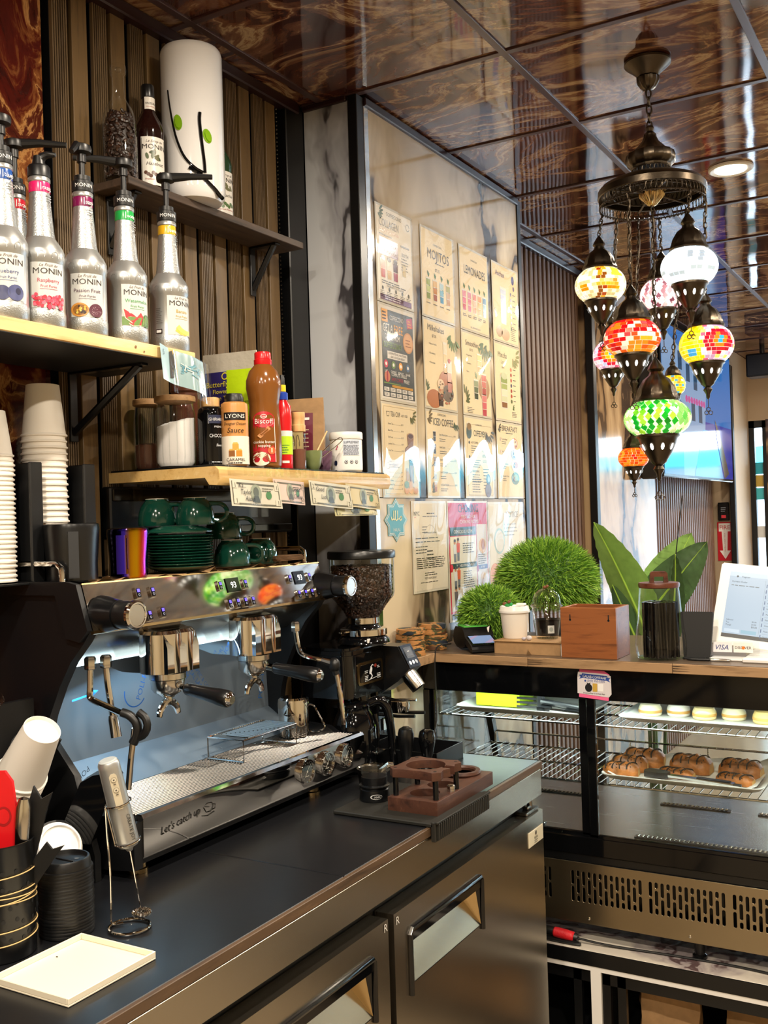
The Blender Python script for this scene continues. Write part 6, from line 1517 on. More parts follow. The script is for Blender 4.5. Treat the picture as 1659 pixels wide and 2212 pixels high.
def tea(m, f, w, h):
 m.stroke(f, [(.016, .012), (w - .016, .012), (w - .016, h - .014), (.016, h - .014), (.016, .012)], .0012, ink('#a08a60', .2))
 m.txt(f, 'TEA CUP', .058, h - .044, .016, BK, wmax=.062); m.txt(f, '- HOT / ICED', .124, h - .042, .008, BK, wmax=.045); m.stroke(f, [(.032, h - .030), (.036, h - .044), (.048, h - .044), (.052, h - .030), (.032, h - .030)], .0018, BK); leaf(m, f, w - .05, h - .035, .03, '#6a6a3c', 6, -.3)
 for k, s_ in enumerate(('Green Tea', 'Black Tea', 'Earl Grey', 'Jasmine Tea', 'Fruit Tea')): m.txt(f, s_, .040, h - .070 - k * .021, .0055, BK); m.rect(f, .075, h - .070 - k * .021, .122, h - .0695 - k * .021, BK); m.txt(f, '$3.75', .124, h - .070 - k * .021, .005, BK)
 m.txt(f, 'Bubble Tea', .040, h - .188, .0055, BK); m.lines(f, .040, h - .196, .07, 2, .007, .002, BK)
 m.disc(f, .185, h - .150, .040, .020, ink('#7a5a40', .2)); m.disc(f, .185, h - .146, .034, .015, ink('#a0765a', .2), d=.0013); m.poly(f, [(.162, h - .100), (.206, h - .100), (.200, h - .140), (.168, h - .140)], ink('#8a6042', .2), d=.0015); m.disc(f, .184, h - .100, .022, .010, ink('#b8906c', .2), d=.0018); m.disc(f, .184, h - .101, .018, .0075, ink('#5a341c', .2), d=.0020)
 m.txt(f, 'TEA POT', .062, .095, .014, BK, wmax=.045); m.stroke(f, [(.034 + .012 * math.cos(q), .100 + .010 * math.sin(q)) for q in [k * .52 for k in range(13)]], .0016, BK)
 for k, s_ in enumerate(('Green Tea', 'Black Tea', 'Earl Grey', 'Jasmine Tea', 'Fruit Tea')): m.txt(f, s_, .038, .078 - k * .013, .005, BK); m.rect(f, .072, .078 - k * .013, .116, .0785 - k * .013, BK); m.txt(f, '$8', .118, .078 - k * .013, .0045, BK)
 m.rect(f, .172, .045, .200, .120, ink('#6a5c4c', .2), d=.001); m.rect(f, .176, .050, .196, .105, ink('#b07c4c', .2), d=.0013); m.disc(f, .186, .122, .016, .006, ink('#3c342c', .2), d=.0014); m.rect(f, .150, .055, .166, .095, ink('#b8905c', .2), d=.0012)
 for k in range(6): m.disc(f, .150 + (k % 3) * .030, .024 + (k // 3) * .018, .016, .012, ink(['#d8963c', '#e0a850', '#c8883c', '#7a8a3c', '#d8a050', '#e0b060'][k], .2), d=.0015 + k * .0001)
def mojitos(m, f, w, h):
 m.txt(f, 'COFFEECCINO', w * .5, h - .055, .007, BK, align='c'); m.txt(f, 'MOJITOS', w * .52, h - .102, .034, BK, align='c', wmax=.165); m.lines(f, .105, h - .112, .075, 1, .01, .003, BK); m.txt(f, '$7.35', w * .48, h - .142, .011, BK, align='c')
 for k, c_ in enumerate((['#8a9a4c', '#c8d084', '#a8b464'], ['#a0502c', '#c8843c', '#e0b060'], ['#4c94b8', '#88bcd0', '#c0d8dc'], ['#c89a6c', '#d8b48c', '#b8b068'])): drink(m, f, .050 + k * .050, .062, .034, .075, c_); leaf(m, f, .050 + k * .05, .095, .02, '#4a7040', 3, 1); m.lines(f, .034 + k * .05, .052, .034, 1, .006, .003, BK)
def milk(m, f, w, h):
 m.txt(f, 'Milkshakes', .032, h - .040, .021, BK, wmax=.125, slant=.05); m.txt(f, '$7.35', .065, h - .062, .010, BK)
 for k, s_ in enumerate(('Banana Vanilla', 'Strawberry', 'Chocolate')): m.txt(f, '• ' + s_, .040, h - .088 - k * .032, .0065, BK)
 leaf(m, f, w - .035, h - .035, .045, '#5a7a44', 7, -1.4)
 m.disc(f, .160, .090, .055, .050, ink('#b06a44', .2), d=.0009); m.disc(f, .070, .036, .055, .032, ink('#b87448', .2), d=.0009); m.disc(f, .175, .062, .045, .03, ink('#7a6a5c', .2), d=.0010)
 drink(m, f, .160, .13, .030, .110, ['#d8a868', '#e8c890', '#f0e0c0'], leafy=False); drink(m, f, .190, .065, .040, .115, ['#c88478', '#e0a894', '#f0d0c4'], leafy=False); m.disc(f, .190, .178, .010, .008, ink('#b02c34', .2), d=.0018); drink(m, f, .120, .012, .044, .070, ['#3a2014', '#6a4028', '#c89a70'], leafy=False); m.disc(f, .120, .090, .026, .018, ink('#e0c4a0', .2), d=.0018)
 for k in range(14): m.disc(f, .10 + random.random() * .11, .02 + random.random() * .06, .005, .004, ink(random.choice(['#8a3c34', '#4c6a6c', '#5a3428', '#c8785c']), .2), d=.0019 + k * .00004, n=8)
 for k in range(10): m.disc(f, .105 + random.random() * .035, .082 + random.random() * .018, .0022, .0022, ink('#6a3c24', .2), d=.0024, n=6)
 leaf(m, f, .014, .06, .03, '#4c5c34', 4, 1.2)
def iced(m, f, w, h):
 m.txt(f, 'COFFEECCINO', w * .48, h - .018, .007, BK, align='c'); m.txt(f, 'ICED COFFEE', w * .52, h - .052, .026, BK, align='c', wmax=.155); leaf(m, f, .010, h - .030, .035, '#7a6a4c', 5, .2); leaf(m, f, w - .028, h - .030, .03, '#4a5a3c', 5, -1.2)
 for k, s_ in enumerate(('Iced Americano', 'Iced Latte', 'Iced Mocha', 'Iced Cortado', 'Iced Caramel Macchiato')):
  y = h - .092 - k * .043; drink(m, f, .060, y - .016, .022, .036, [['#1c120c', '#2a1a12'], ['#2a1c12', '#5a3c28'], ['#3a2418', '#8a6a50'], ['#c8a080', '#e0c8a8'], ['#b87850', '#d8b090']][k], leafy=False); m.txt(f, s_, .098, y + .006, .0075, BK, wmax=.062); m.rect(f, .162, y + .006, .205, y + .0068, BK); m.txt(f, '$5.95', .208, y + .006, .0055, BK); m.lines(f, .098, y - .004, .06, 2, .007, .002, BK)
  for q in range(3): m.disc(f, .040 + q * .004, y - .014 + q * .003, .003, .002, ink('#3a2418', .2), n=8)
 leaf(m, f, .030, .020, .03, '#6a5c3c', 4, .8)
def lemon(m, f, w, h):
 m.txt(f, 'COFFEECCINO', w * .5, h - .045, .006, BK, align='c'); m.txt(f, 'LEMONADES', w * .52, h - .098, .032, BK, align='c', wmax=.185)
 for k, c_ in enumerate((['#c8344c', '#d86478', '#e08a94'], ['#c84860', '#d87080', '#d88490'], ['#e08a5c', '#e8a880', '#d8785c'], ['#e09028', '#e8a848', '#d88a2c'], ['#5c94b8', '#7cacc4', '#4c84ac'])): drink(m, f, .036 + k * .044, .070, .034, .078, c_); m.lines(f, .022 + k * .044, .060, .032, 2, .006, .003, BK)
 m.txt(f, 'ALL LEMONADES $6.95', w * .5, .014, .006, BK, align='c')
def smooth(m, f, w, h):
 m.txt(f, 'Smoothies', .032, h - .052, .021, BK, wmax=.115, slant=.05); m.txt(f, '$7.35', .068, h - .070, .009, BK); leaf(m, f, w - .055, h - .028, .05, '#4c6a44', 8, -1.5); leaf(m, f, w - .028, h - .03, .04, '#3c5a38', 6, -1.6)
 for k, s_ in enumerate(('Mango Nectar', 'Strawberry', 'Berry')): m.txt(f, '• ' + s_, .034, h - .090 - k * .030, .006, BK)
 m.disc(f, .185, .11, .05, .045, ink('#b8906c', .2), d=.0008); drink(m, f, .150, .165, .042, .07, ['#e08a24', '#e8a030', '#f0b848']); drink(m, f, .185, .085, .046, .08, ['#b84c44', '#d07464', '#c86050']); drink(m, f, .115, .062, .042, .075, ['#38442c', '#5c6a44', '#8a9468']); drink(m, f, .185, .004, .046, .085, ['#c03c48', '#d8646a', '#e08480']); leaf(m, f, .02, .05, .04, '#5a6438', 6, 1.0); m.lines(f, .035, .030, .06, 4, .006, .002, BK)
def coffee(m, f, w, h):
 m.stroke(f, [(.024, .012), (w - .014, .012), (w - .014, h - .03), (.024, h - .03), (.024, .012)], .0016, ink('#a08a58', .2)); m.disc(f, .040, h - .050, .026, .032, ink('#e8dcc0', .2), d=.0010); m.disc(f, .040, h - .058, .022, .026, ink('#3c4c3c', .2), d=.0013); m.disc(f, .042, h - .040, .018, .014, ink('#8a6a3c', .2), d=.0016)
 m.txt(f, 'COFFEECCINO', .125, h - .032, .006, BK, align='c'); m.txt(f, 'COFFEE MENU', .080, h - .072, .023, ink('#2c3c30', .2), wmax=.115); leaf(m, f, w - .05, h - .05, .04, '#4a4434', 7, -.9)
 for (x, y, s_) in ((.056, h - .100, 'HOT COFFEE'), (.056, h - .152, 'ESPRESSO'), (.060, h - .205, 'SPECIALTY DRINKS')): m.txt(f, s_, x, y, .008, BK, wmax=.06); m.disc(f, x - .016, y + .003, .006, .006, BK, n=8); m.lines(f, x, y - .008, .085, 4, .008, .0022, BK)
 m.lines(f, .056, .070, .085, 6, .009, .0022, BK)
 for k, s_ in enumerate(('BETTER BEANS.', 'BETTER COFFEE.', 'GOOD VIBES.')): m.txt(f, s_, .152, h - .128 - k * .020, .0105, ink(['#6a7440', '#5a6038', '#9a8a5c'][k], .2), wmax=.07)
 m.lines(f, .155, .110, .06, 7, .012, .0025, BK); m.disc(f, .195, .030, .028, .026, ink('#7a5c48', .2), d=.0014); m.disc(f, .198, .070, .018, .022, ink('#6a5a54', .2), d=.0013); m.disc(f, .200, .072, .010, .012, ink('#b8a890', .2), d=.0016)
def anchan(m, f, w, h):
 m.txt(f, 'Anchan', .034, h - .050, .022, ink('#7c6a90', .2), wmax=.085, slant=.1); m.disc(f, .205, h - .045, .014, .018, ink('#5c5888', .2)); m.disc(f, .212, h - .078, .008, .010, ink('#6a5a84', .2)); drink(m, f, .105, .075, .060, .145, ['#7a2c4c', '#9a5080', '#8a70a8', '#8c90bc', '#a8b0cc', '#c8ccd8'], leafy=False)
 m.disc(f, .060, .04, .030, .022, ink('#b09068', .2)); m.disc(f, .120, .035, .04, .024, ink('#c8a47c', .2)); leaf(m, f, .02, .09, .03, '#6a6c54', 4, 1.2)
 for k in range(7): m.disc(f, .182, h - .105 - k * .023, .007, .0075, ink(['#5c5888', '#6a709c', '#b8b0c0', '#b05040', '#c8703c', '#4a3038', '#5a6a4c'][k], .2), n=10); m.lines(f, .200, h - .102 - k * .023, .035, 1, .006, .003, BK)
 m.lines(f, .172, .075, .055, 8, .0075, .002, BK)
def matcha(m, f, w, h):
 m.txt(f, 'Matcha', .034, h - .058, .022, ink('#4c5c3c', .2), wmax=.09, slant=.05); m.txt(f, 'Latte', .060, h - .082, .016, ink('#9aa078', .2), slant=.35); m.txt(f, '$6.95', .070, h - .100, .008, BK); leaf(m, f, .185, h - .045, .045, '#8a8c4c', 7, -.4); drink(m, f, .088, .050, .070, .130, ['#8a5c34', '#d8d8b0', '#e0e4c4', '#a8b468', '#8c9c4c'], leafy=False); m.disc(f, .088, .178, .030, .014, ink('#c8cca0', .2), d=.0018)
 for k in range(7): m.disc(f, .160, h - .098 - k * .021, .009, .008, ink(['#c8643c', '#a84434', '#b85c48', '#5c5c70', '#a84c40', '#b85038', '#5c6a44'][k], .2), n=10); m.lines(f, .180, h - .094 - k * .021, .032, 1, .006, .003, BK)
 leaf(m, f, .165, .055, .02, '#4c6a3c', 4, .4); m.lines(f, .160, .042, .05, 4, .006, .002, BK)
def breakf(m, f, w, h):
 m.txt(f, 'BREAKFAST', w * .50, h - .036, .022, BK, align='c', wmax=.155); m.lines(f, .09, h - .042, .07, 1, .006, .003, BK); leaf(m, f, .012, h - .030, .03, '#5a5038', 4, .2)
 for (x, y, r1, c1, c2_) in ((.172, h - .080, .034, '#c88450', '#e8d0a8'), (.170, h - .125, .034, '#b88878', '#e0c0b0'), (.175, h - .170, .038, '#e0d8c4', '#c8783c'), (.172, h - .220, .040, '#7a7c48', '#a8a058')):
  m.disc(f, x, y, r1, r1 * .62, ink(c1, .2), d=.0010); m.disc(f, x + .005, y + .003, r1 * .6, r1 * .35, ink(c2_, .2), d=.0013)
  for q in range(5): m.disc(f, x + random.uniform(-.02, .02), y + random.uniform(-.01, .01), .005, .004, ink(random.choice(['#8a3c24', '#4c5a2c', '#c8a03c', '#5a4038']), .2), d=.0016 + q * .00005, n=8)
 for k, s_ in enumerate(('Turkish Bagel', 'Acai Bowl', 'Eggs Breakfast', 'Avocado Toast')): m.disc(f, .036, h - .070 - k * .048, .006, .008, ink('#c8a888', .2), n=10); m.txt(f, s_, .048, h - .072 - k * .048, .007, BK, wmax=.06); m.lines(f, .048, h - .078 - k * .048, .05, 2, .007, .0022, BK)
Z3, Z2, Z1, Z0 = 2.592, 2.281, 1.971, 1.668
cols = [(2.716, 2.954), (3.012, 3.262), (3.308, 3.560), (3.597, 3.852)]
gap = .0025
grid_ = [[('collagen_poster', 'white and purple COLLAGEN menu poster, top left of the poster wall', '#ece4d4', collagen), ('mojitos_poster', 'cream MOJITOS menu poster with four drinks', CR, mojitos), ('lemonades_poster', 'cream LEMONADES menu poster with five drinks', CR, lemon), ('anchan_poster', 'cream Anchan menu poster with a tall purple drink', CR, anchan)],
         [('free_coffee_poster', 'dark grey GET A FREE COFFEE promotion poster', '#d9cfbe', freec), ('milkshakes_poster', 'cream Milkshakes menu poster', CR, milk), ('smoothies_poster', 'cream Smoothies menu poster', CR, smooth), ('matcha_poster', 'cream Matcha menu poster with a green layered drink', CR, matcha)],
         [('tea_poster', 'cream TEA CUP and TEA POT menu poster, lowest in the left column', CR, tea), ('iced_coffee_poster', 'cream ICED COFFEE menu poster', CR, iced), ('coffee_menu_poster', 'cream COFFEE MENU poster with a green cup', CR, coffee), ('breakfast_poster', 'cream BREAKFAST menu poster, bottom right of the menu grid', CR, breakf)]]
for r_, (zt, zb) in enumerate(((Z3, Z2), (Z2, Z1), (Z1, Z0))):
 for k in range(4):
  nm, lb, bg, fn_ = grid_[r_][k]; poster(nm, lb, cols[k][0], cols[k][1], zb + gap, zt, bg, fn_)
def nyc(m, f, w, h):
 m.txt(f, 'NYC', .014, h - .048, .014, BK); m.rect(f, .018, h - .054, .030, h - .0525, ink('#c84030', .2)); m.lines(f, .105, h - .040, .08, 1, .01, .003, BK); m.lines(f, .075, h - .050, .13, 1, .01, .002, BK); m.lines(f, .07, h - .085, .04, 3, .009, .002, BK)
 m.stroke(f, [(w * .5 + .055 * math.cos(q), h * .50 + .072 * math.sin(q)) for q in [k * .33 for k in range(20)]], .0012, ink('#b0a488', .2)); m.txt(f, 'Food Protection Certificate', w * .5, h - .108, .006, BK, align='c'); m.lines(f, .022, h - .122, .20, 2, .012, .0025, BK); m.lines(f, .022, h - .150, .10, 3, .010, .0025, BK); m.lines(f, .10, h - .165, .06, 3, .012, .004, BK); m.lines(f, .024, h - .188, .21, 6, .0065, .0024, BK, rag=.1)
 m.lines(f, .08, .065, .10, 2, .007, .0025, BK); m.txt(f, 'POST CONSPICUOUSLY', w * .48, .043, .007, BK, align='c', wmax=.085); m.lines(f, .05, .034, .15, 1, .007, .002, BK); m.stroke(f, [(.09, .088), (.11, .094), (.12, .086), (.15, .092)], .0012, BK)
poster('permit_notice', 'white city permit notice in a plastic sleeve below the menu grid', 2.893, 3.146, 1.357, 1.660, '#ddd2ba', nyc, 'notice', .004)
def choke(m, f, w, h):
 rd_ = ink('#c02c3c', .2); dg = ink('#2c4a44', .2); m.rect(f, .008, .028, w - .008, h - .006, rd_, d=.0008); m.rect(f, .016, .036, w * .68, h - .125, ink('#d8d0b8', .2), d=.0012); m.rect(f, w * .695, .070, w - .014, h - .085, ink('#cfc9c4', .2), d=.0012)
 m.txt(f, 'CHOKING', w * .5, h - .040, .030, ink('#3a1c20', .2), d=.0016, align='c', wmax=.17); m.txt(f, 'FIRST AID FOR', w * .5, h - .062, .013, ink('#f0e0dc', .2), d=.0016, align='c'); m.txt(f, 'CHOKING VICTIMS', w * .52, h - .080, .013, ink('#f0e0dc', .2), d=.0016, align='c'); m.rect(f, .016, h - .122, w * .68, h - .092, dg, d=.0013); m.txt(f, 'CONSCIOUS VICTIM', w * .36, h - .114, .012, ink('#e8e4d8', .2), d=.0018, align='c', wmax=.19)
 def fig(x, y, s, c1):
  m.disc(f, x, y + s * .9, s * .10, s * .11, ink('#b8805c', .2), d=.0016); m.disc(f, x, y + s * .97, s * .11, s * .07, ink('#2c2420', .2), d=.0018); m.poly(f, [(x - s * .14, y + s * .38), (x + s * .14, y + s * .38), (x + s * .18, y + s * .80), (x - s * .18, y + s * .80)], ink(c1, .2), d=.0016); m.poly(f, [(x - s * .12, y), (x + s * .10, y), (x + s * .13, y + s * .40), (x - s * .13, y + s * .40)], ink('#6c7078', .2), d=.0015)
 for (y, a_, b_) in ((h - .215, '#c8ccc8', '#d05038'), (.112, '#d8d8d4', '#d06038'), (.042, '#5a4a44', '#dcd8d0')): fig(.052, y, .078, a_); fig(.078, y + .004, .078, b_)
 m.rect(f, .016, h - .238, w * .68, h - .220, dg, d=.0014); m.txt(f, 'THE ABDOMINAL THRUST', w * .40, h - .233, .009, ink('#e8e4d8', .2), d=.0018, align='c', wmax=.15); m.disc(f, .022, h - .235, .012, .014, rd_, d=.0018); m.lines(f, .115, h - .150, .10, 5, .008, .003, BK, d=.0016); m.lines(f, .115, h - .250, .10, 8, .008, .003, BK, d=.0016); m.txt(f, 'FOR PREGNANT WOMEN', .115, .088, .008, BK, d=.0016, wmax=.09); m.lines(f, .115, .078, .10, 4, .008, .003, BK, d=.0016)
 nb = ink('#3c4878', .2); m.rect(f, w * .695, h - .250, w - .014, h - .234, nb, d=.0016); m.disc(f, w * .70, h - .246, .010, .012, ink('#a03c5c', .2), d=.0019); m.txt(f, 'IF BABY', w * .84, h - .246, .008, ink('#e8e4e8', .2), d=.002, align='c'); m.disc(f, w * .84, h - .165, .032, .028, ink('#cfa878', .2), d=.0016); m.disc(f, w * .85, h - .160, .016, .020, ink('#a87048', .2), d=.0018); m.lines(f, w * .72, h - .195, .075, 5, .008, .003, BK, d=.0016); m.disc(f, w * .84, h - .295, .028, .034, ink('#d0b080', .2), d=.0016); m.disc(f, w * .82, h - .30, .020, .012, ink('#b08c5c', .2), d=.0018, rot=.8); m.lines(f, w * .72, h - .34, .075, 3, .008, .003, BK, d=.0016)
 m.rect(f, .016, .008, w - .016, .026, ink('#2c2828', .2), d=.0012); m.txt(f, 'CALL 911 IN AN EMERGENCY', w * .5, .013, .008, ink('#e8e4dc', .2), d=.0016, align='c', wmax=.26)
poster('choking_notice', 'red framed first aid notice with cartoon figures below the menu grid', 3.150, 3.488, 1.238, 1.660, '#c9c2b4', choke, 'notice', .004)
def last(m, f, w, h): m.txt(f, 'NOTICE', w * .66, h - .060, .024, ink('#b0aca4', .2), align='c'); m.lines(f, .15, h - .085, .14, 4, .014, .004, ink('#b0aca4', .2)); m.disc(f, .10, h - .15, .05, .05, ink('#a8c0bc', .2)); m.disc(f, .10, h - .15, .042, .042, ink('#ddd8cc', .2), d=.0013); m.disc(f, .05, .15, .045, .05, ink('#d08a4c', .2))
poster('crinkled_notice', 'pale notice in crinkled clear plastic behind the round topiary', 3.492, 3.838, 1.225, 1.657, '#dcd6ca', last, 'notice', .008)
t = thing('halal_sticker', 'teal eight pointed HALAL sticker left of the permit notice', 'sticker', (PP, 2.792, 1.53))
fh_ = plane((PP, 2.792, 1.600), (0, 1, 0), (0, 0, 1))
def star8(r1, r2): return [((r1 if k % 2 == 0 else r2) * .98 * math.cos(PI / 2 + k * PI / 8), (r1 if k % 2 == 0 else r2) * .92 * math.sin(PI / 2 + k * PI / 8)) for k in range(16)]
mb = MB(); tl_ = ink('#4f9aa4', .25); wh_ = ink('#dfe3d8', .25)
mb.prism(star8(.076, .058), fh_, .0004, .0010, tl_); mb.poly(fh_, star8(.073, .0555), wh_, d=.0014); mb.poly(fh_, star8(.0695, .053), tl_, d=.0018); mb.poly(fh_, star8(.066, .050), wh_, d=.0022); mb.poly(fh_, star8(.062, .047), tl_, d=.0026); part(mb, 'badge', t)
mb = MB(); ye = ink('#e6e0a4', .25)
mb.stroke(fh_, [(.030, .012), (.034, .004), (.026, -.002), (.018, .004), (.024, .010), (.036, .008)], .0045, ye, d=.0032); mb.stroke(fh_, [(.018, .004), (.006, .002), (.006, .030)], .0045, ye, d=.0034); mb.stroke(fh_, [(.006, .002), (-.004, -.002), (-.010, .004), (-.008, .030)], .0045, ye, d=.0036); mb.stroke(fh_, [(-.010, .004), (-.018, .000), (-.020, .012), (-.018, .030)], .0045, ye, d=.0038); mb.stroke(fh_, [(-.020, .004), (-.032, .000), (-.036, .010)], .0045, ye, d=.004)
mb.txt(fh_, 'HALAL', 0, -.036, .011, wh_, d=.0032, align='c'); part(mb, 'lettering', t)
# --- pastry display case on its low marble counter
CY = 2.86
ct = thing('low_counter', 'low marble topped counter with black and white framed cubbies under the display case', 'counter', (-.6, 3.1, 0))
mb = MB(); mb.box(-1.56, .35, 2.806, 3.55, .326, .346, 'marble_counter', .001); part(mb, 'marble_top', ct)
mb = MB(); mb.box(-1.56, .35, 2.800, 2.806, .306, .3455, 'black_satin'); part(mb, 'edge_band', ct)
mb = MB(); mb.box(-1.56, .35, 2.802, 2.83, .292, .306, 'white_plastic'); part(mb, 'white_rail', ct)
for x in (-.972, .02):
 m = MB(); m.box(x - .015, x + .015, 2.802, 2.83, 0, .292, 'white_plastic'); part(m, 'white_post', ct)
mb = MB(); mb.box(-1.56, .35, 3.4, 3.42, 0, .32, 'black_matte'); mb.box(-1.56, -.99, 2.812, 2.83, .255, .292, 'black_satin'); mb.box(-.955, .0, 2.812, 2.83, .255, .292, 'black_satin')
for x in (-1.03, -.945, -.9): mb.box(x - .012, x + .012, 2.812, 2.83, 0, .292, 'black_satin')
mb.box(-1.56, .35, 2.83, 3.4, .30, .32, 'black_matte'); mb.box(-.99, -.955, 2.83, 3.4, 0, .30, 'black_matte'); mb.box(-1.56, .35, 2.83, 3.4, .04, .06, 'black_matte'); part(mb, 'cubby_frame', ct)
for (x, y, w_, h_, r_) in ((-.80, 2.95, .17, .155, .2), (-.56, 2.97, .16, .15, -.15)):
 t = thing('paper_bag', ('creased brown paper bag in the cubby under the display case' if x < -.7 else 'second brown paper bag further right in the cubby'), 'bag', (x, y, .0605))
 M = Matrix.Rotation(r_, 3, 'Z'); m = MB(); n = 9; vs = []; fs = []
 for j in range(5):
  for k in range(n * 2):
   a = 2 * PI * k / (n * 2); z = h_ * j / 4; q = (1 - .25 * j / 4)
   vs.append(V(x, y, .0608 + z + (random.uniform(-.015, .015) if j == 4 else 0)) + M @ V(w_ / 2 * max(-1, min(1, 1.25 * math.cos(a))) * (1 + random.uniform(-.06, .06)), .05 * q * max(-1, min(1, 1.25 * math.sin(a))) * (1 + random.uniform(-.1, .1)), 0))
 for j in range(4):
  for k in range(n * 2): k2 = (k + 1) % (n * 2); fs.append((j * n * 2 + k, j * n * 2 + k2, (j + 1) * n * 2 + k2, (j + 1) * n * 2 + k))
 fs.append(tuple(4 * n * 2 + k for k in range(n * 2))); fs.append(tuple(reversed(range(n * 2)))); m.add(vs, fs, 'kraft'); part(m, 'bag_body', t)
cs = thing('display_case', 'black framed glass pastry display case with sliding doors and steel vent panel', 'display case', (-.6, 3.1, .346))
X0, X1 = -1.535, .30
mb = MB(); mb.box(X0, X1, CY, 3.30, 1.058, 1.149, 'black_gloss', .003); part(mb, 'header', cs)
mb = MB(); mb.box(X0, X1, CY, CY + .03, .600, .655, 'black_gloss', .003); mb.box(X0, X1, CY + .004, CY + .02, .575, .602, 'black_satin', .002); part(mb, 'bottom_rail', cs)
mb = MB(); mb.box(X0, X1, CY + .03, 3.44, .43, .652, 'black_satin'); part(mb, 'plinth', cs)
mb = MB(); mb.box(X0 + .01, X1 - .01, CY + .032, 3.42, .652, .656, 'steel_floor'); part(mb, 'deck', cs)
mb = MB(); mb.box(X0, X0 + .022, CY, CY + .03, .655, 1.058, 'black_gloss', .002); part(mb, 'end_frame', cs); mb = MB(); mb.prism([(3.30, 1.06), (3.272, 1.06), (3.412, .656), (3.44, .656)], lambda x, y, d=0.0: V(d, x, y), X0, X0 + .022, 'black_gloss'); part(mb, 'end_frame', cs)
mb = MB(); mb.add([(X0 + .008, CY + .03, .656), (X0 + .008, 3.41, .656), (X0 + .008, 3.275, 1.058), (X0 + .008, CY + .03, 1.058)], [(0, 1, 2, 3)], 'glass_case'); part(mb, 'end_pane', cs)
mb = MB(); mb.add([(X0 + .02, 3.42, .656), (X1, 3.42, .656), (X1, 3.285, 1.058), (X0 + .02, 3.285, 1.058)], [(0, 1, 2, 3)], 'glass_case'); part(mb, 'front_pane', cs)
def sdoor(a, b, y, wl, wr, lab):
 m = MB(); m.box(a, a + wl, y, y + .012, .655, 1.060, 'black_gloss', .0015); m.box(b - wr, b, y, y + .012, .655, 1.060, 'black_gloss', .0015); m.box(a, b, y, y + .012, .642, .664, 'black_gloss', .0015)
 d = part(m, 'sliding_door', cs, lab)
 g = MB(); g.box(a + wl, b - wr, y + .004, y + .008, .664, 1.058, 'glass_case'); part(g, 'pane', d)
sdoor(X0 + .022, -.998, CY + .016, .012, .026, 'left sliding glass door')
sdoor(-.996, .25, CY + .002, .026, .03, 'right sliding glass door')
def slot(cx, cz, hw, hh, n=5):
 P = []
 for k in range(n + 1): a = PI * k / n; P.append((cx + hw * math.cos(a), cz + hh - hw + hw * math.sin(a)))
 for k in range(n + 1): a = PI + PI * k / n; P.append((cx + hw * math.cos(a), cz - hh + hw + hw * math.sin(a)))
 return P
holes = []
for x_start, ncol in ((-1.505, 17), (-1.052, 13), (-.822, 13), (-.592, 13), (-.362, 13)):
 for k in range(ncol):
  x = x_start + k * .0167 if x_start > -1.4 else -1.39 + k * .0167
  if x_start < -1.4 and x > -1.10: continue
  if k % 2 == 0: sp_ = ((.5325, .0215), (.4845, .0225))
  else: sp_ = ((.5450, .0095), (.5085, .0225), (.4715, .0095))
  for (z, hh) in sp_: holes.append(slot(x, z, .0052, hh))
pm = slab_with_holes('vent', X0, X1, .404, .578, -.001, .001, holes, 'steel_case', None)
pm.v = [(v[0], CY - .002 - v[2], v[1]) for v in pm.v]; part(pm, 'vent_panel', cs, 'brushed steel panel with staggered vent slots')
mb = MB(); mb.box(X0, X1, CY + .05, CY + .06, .41, .575, 'black_matte'); mb.box(X0, X1, CY, CY + .05, .400, .406, 'steel_case'); part(mb, 'vent_backing', cs)
for (x, z) in ((-1.005, .418), (-.715, .418), (-.45, .418)):
 m = MB(); m.disc_lathe((x, CY - .003, z), (x, CY - .007, z), [(.0045, 0), (.004, .7), (0, 1)], 'chrome_soft', 12); part(m, 'screw', cs)
for x in (-1.45, -.70, .1):
 for y in (2.90, 3.36):
  m = MB(); m.lathe([(.020, 0), (.020, .008), (.014, .012), (.014, .0605), (0, .0605)], 'black_satin', (x, y, .3462), 18); part(m, 'foot', cs)
mb = MB(); mb.box(X0 + .04, X1, CY + .045, CY + .075, 1.0525, 1.0575, 'led_cool'); part(mb, 'light_strip', cs)
def wshelf(z, y0, y1, rail):
 m = MB()
 for y in (y0, y1, (y0 + y1) / 2): m.tube([(X0 + .03, y, z - .004), (X1 - .04, y, z - .004)], .0034, 'chrome', 7)
 if rail:
  m.tube([(X0 + .05, y1, z), (X0 + .05, y1, z + .034), (X0 + .06, y1, z + .040), (X1 - .05, y1, z + .040)], .0034, 'chrome', 7, smooth=1)
  for x in (-1.25, -1.0, -.75, -.5): m.tube([(x, y1, z), (x, y1, z + .038)], .0026, 'chrome', 6)
 s_ = part(m, 'wire_shelf', cs, 'chrome wire shelf')
 m = MB(); n = int((X1 - X0 - .07) / .0262)
 for k in range(n + 1): x = X0 + .034 + k * .0262; m.tube([(x, y0 - .004, z - .002), (x, y0, z), (x, y1, z), (x, y1 + .003, z - .002)], .0019, 'chrome', 5)
 part(m, 'shelf_wires', s_)
wshelf(.978, CY + .050, 3.24, False); wshelf(.806, CY + .050, 3.30, True)
for (x, y, w_) in ((-1.36, 3.28, .20), (-.90, 3.28, .22), (-.60, 3.28, .25), (-1.42, 2.93, .26), (-.88, 2.92, .52)):
 m = MB(); m.prism(rr2(x + w_ / 2, y, w_ / 2, .014, .006), lambda a, b, d=0.0: V(a, b, d), .6562, .659, 'black_satin')
 for k in range(int(w_ / .013)):
  for q in (-1, 1): m.ball((x + .01 + k * .013, y + q * .005, .6605), (.0045, .0035, .003), 'chrome_soft', 6, 4)
 part(m, 'deck_grille', cs, 'dark slotted air grille', kind='stuff')
tp = thing('case_countertop', 'wooden countertop lying on the display case', 'countertop', (-.6, 3.1, 1.15))
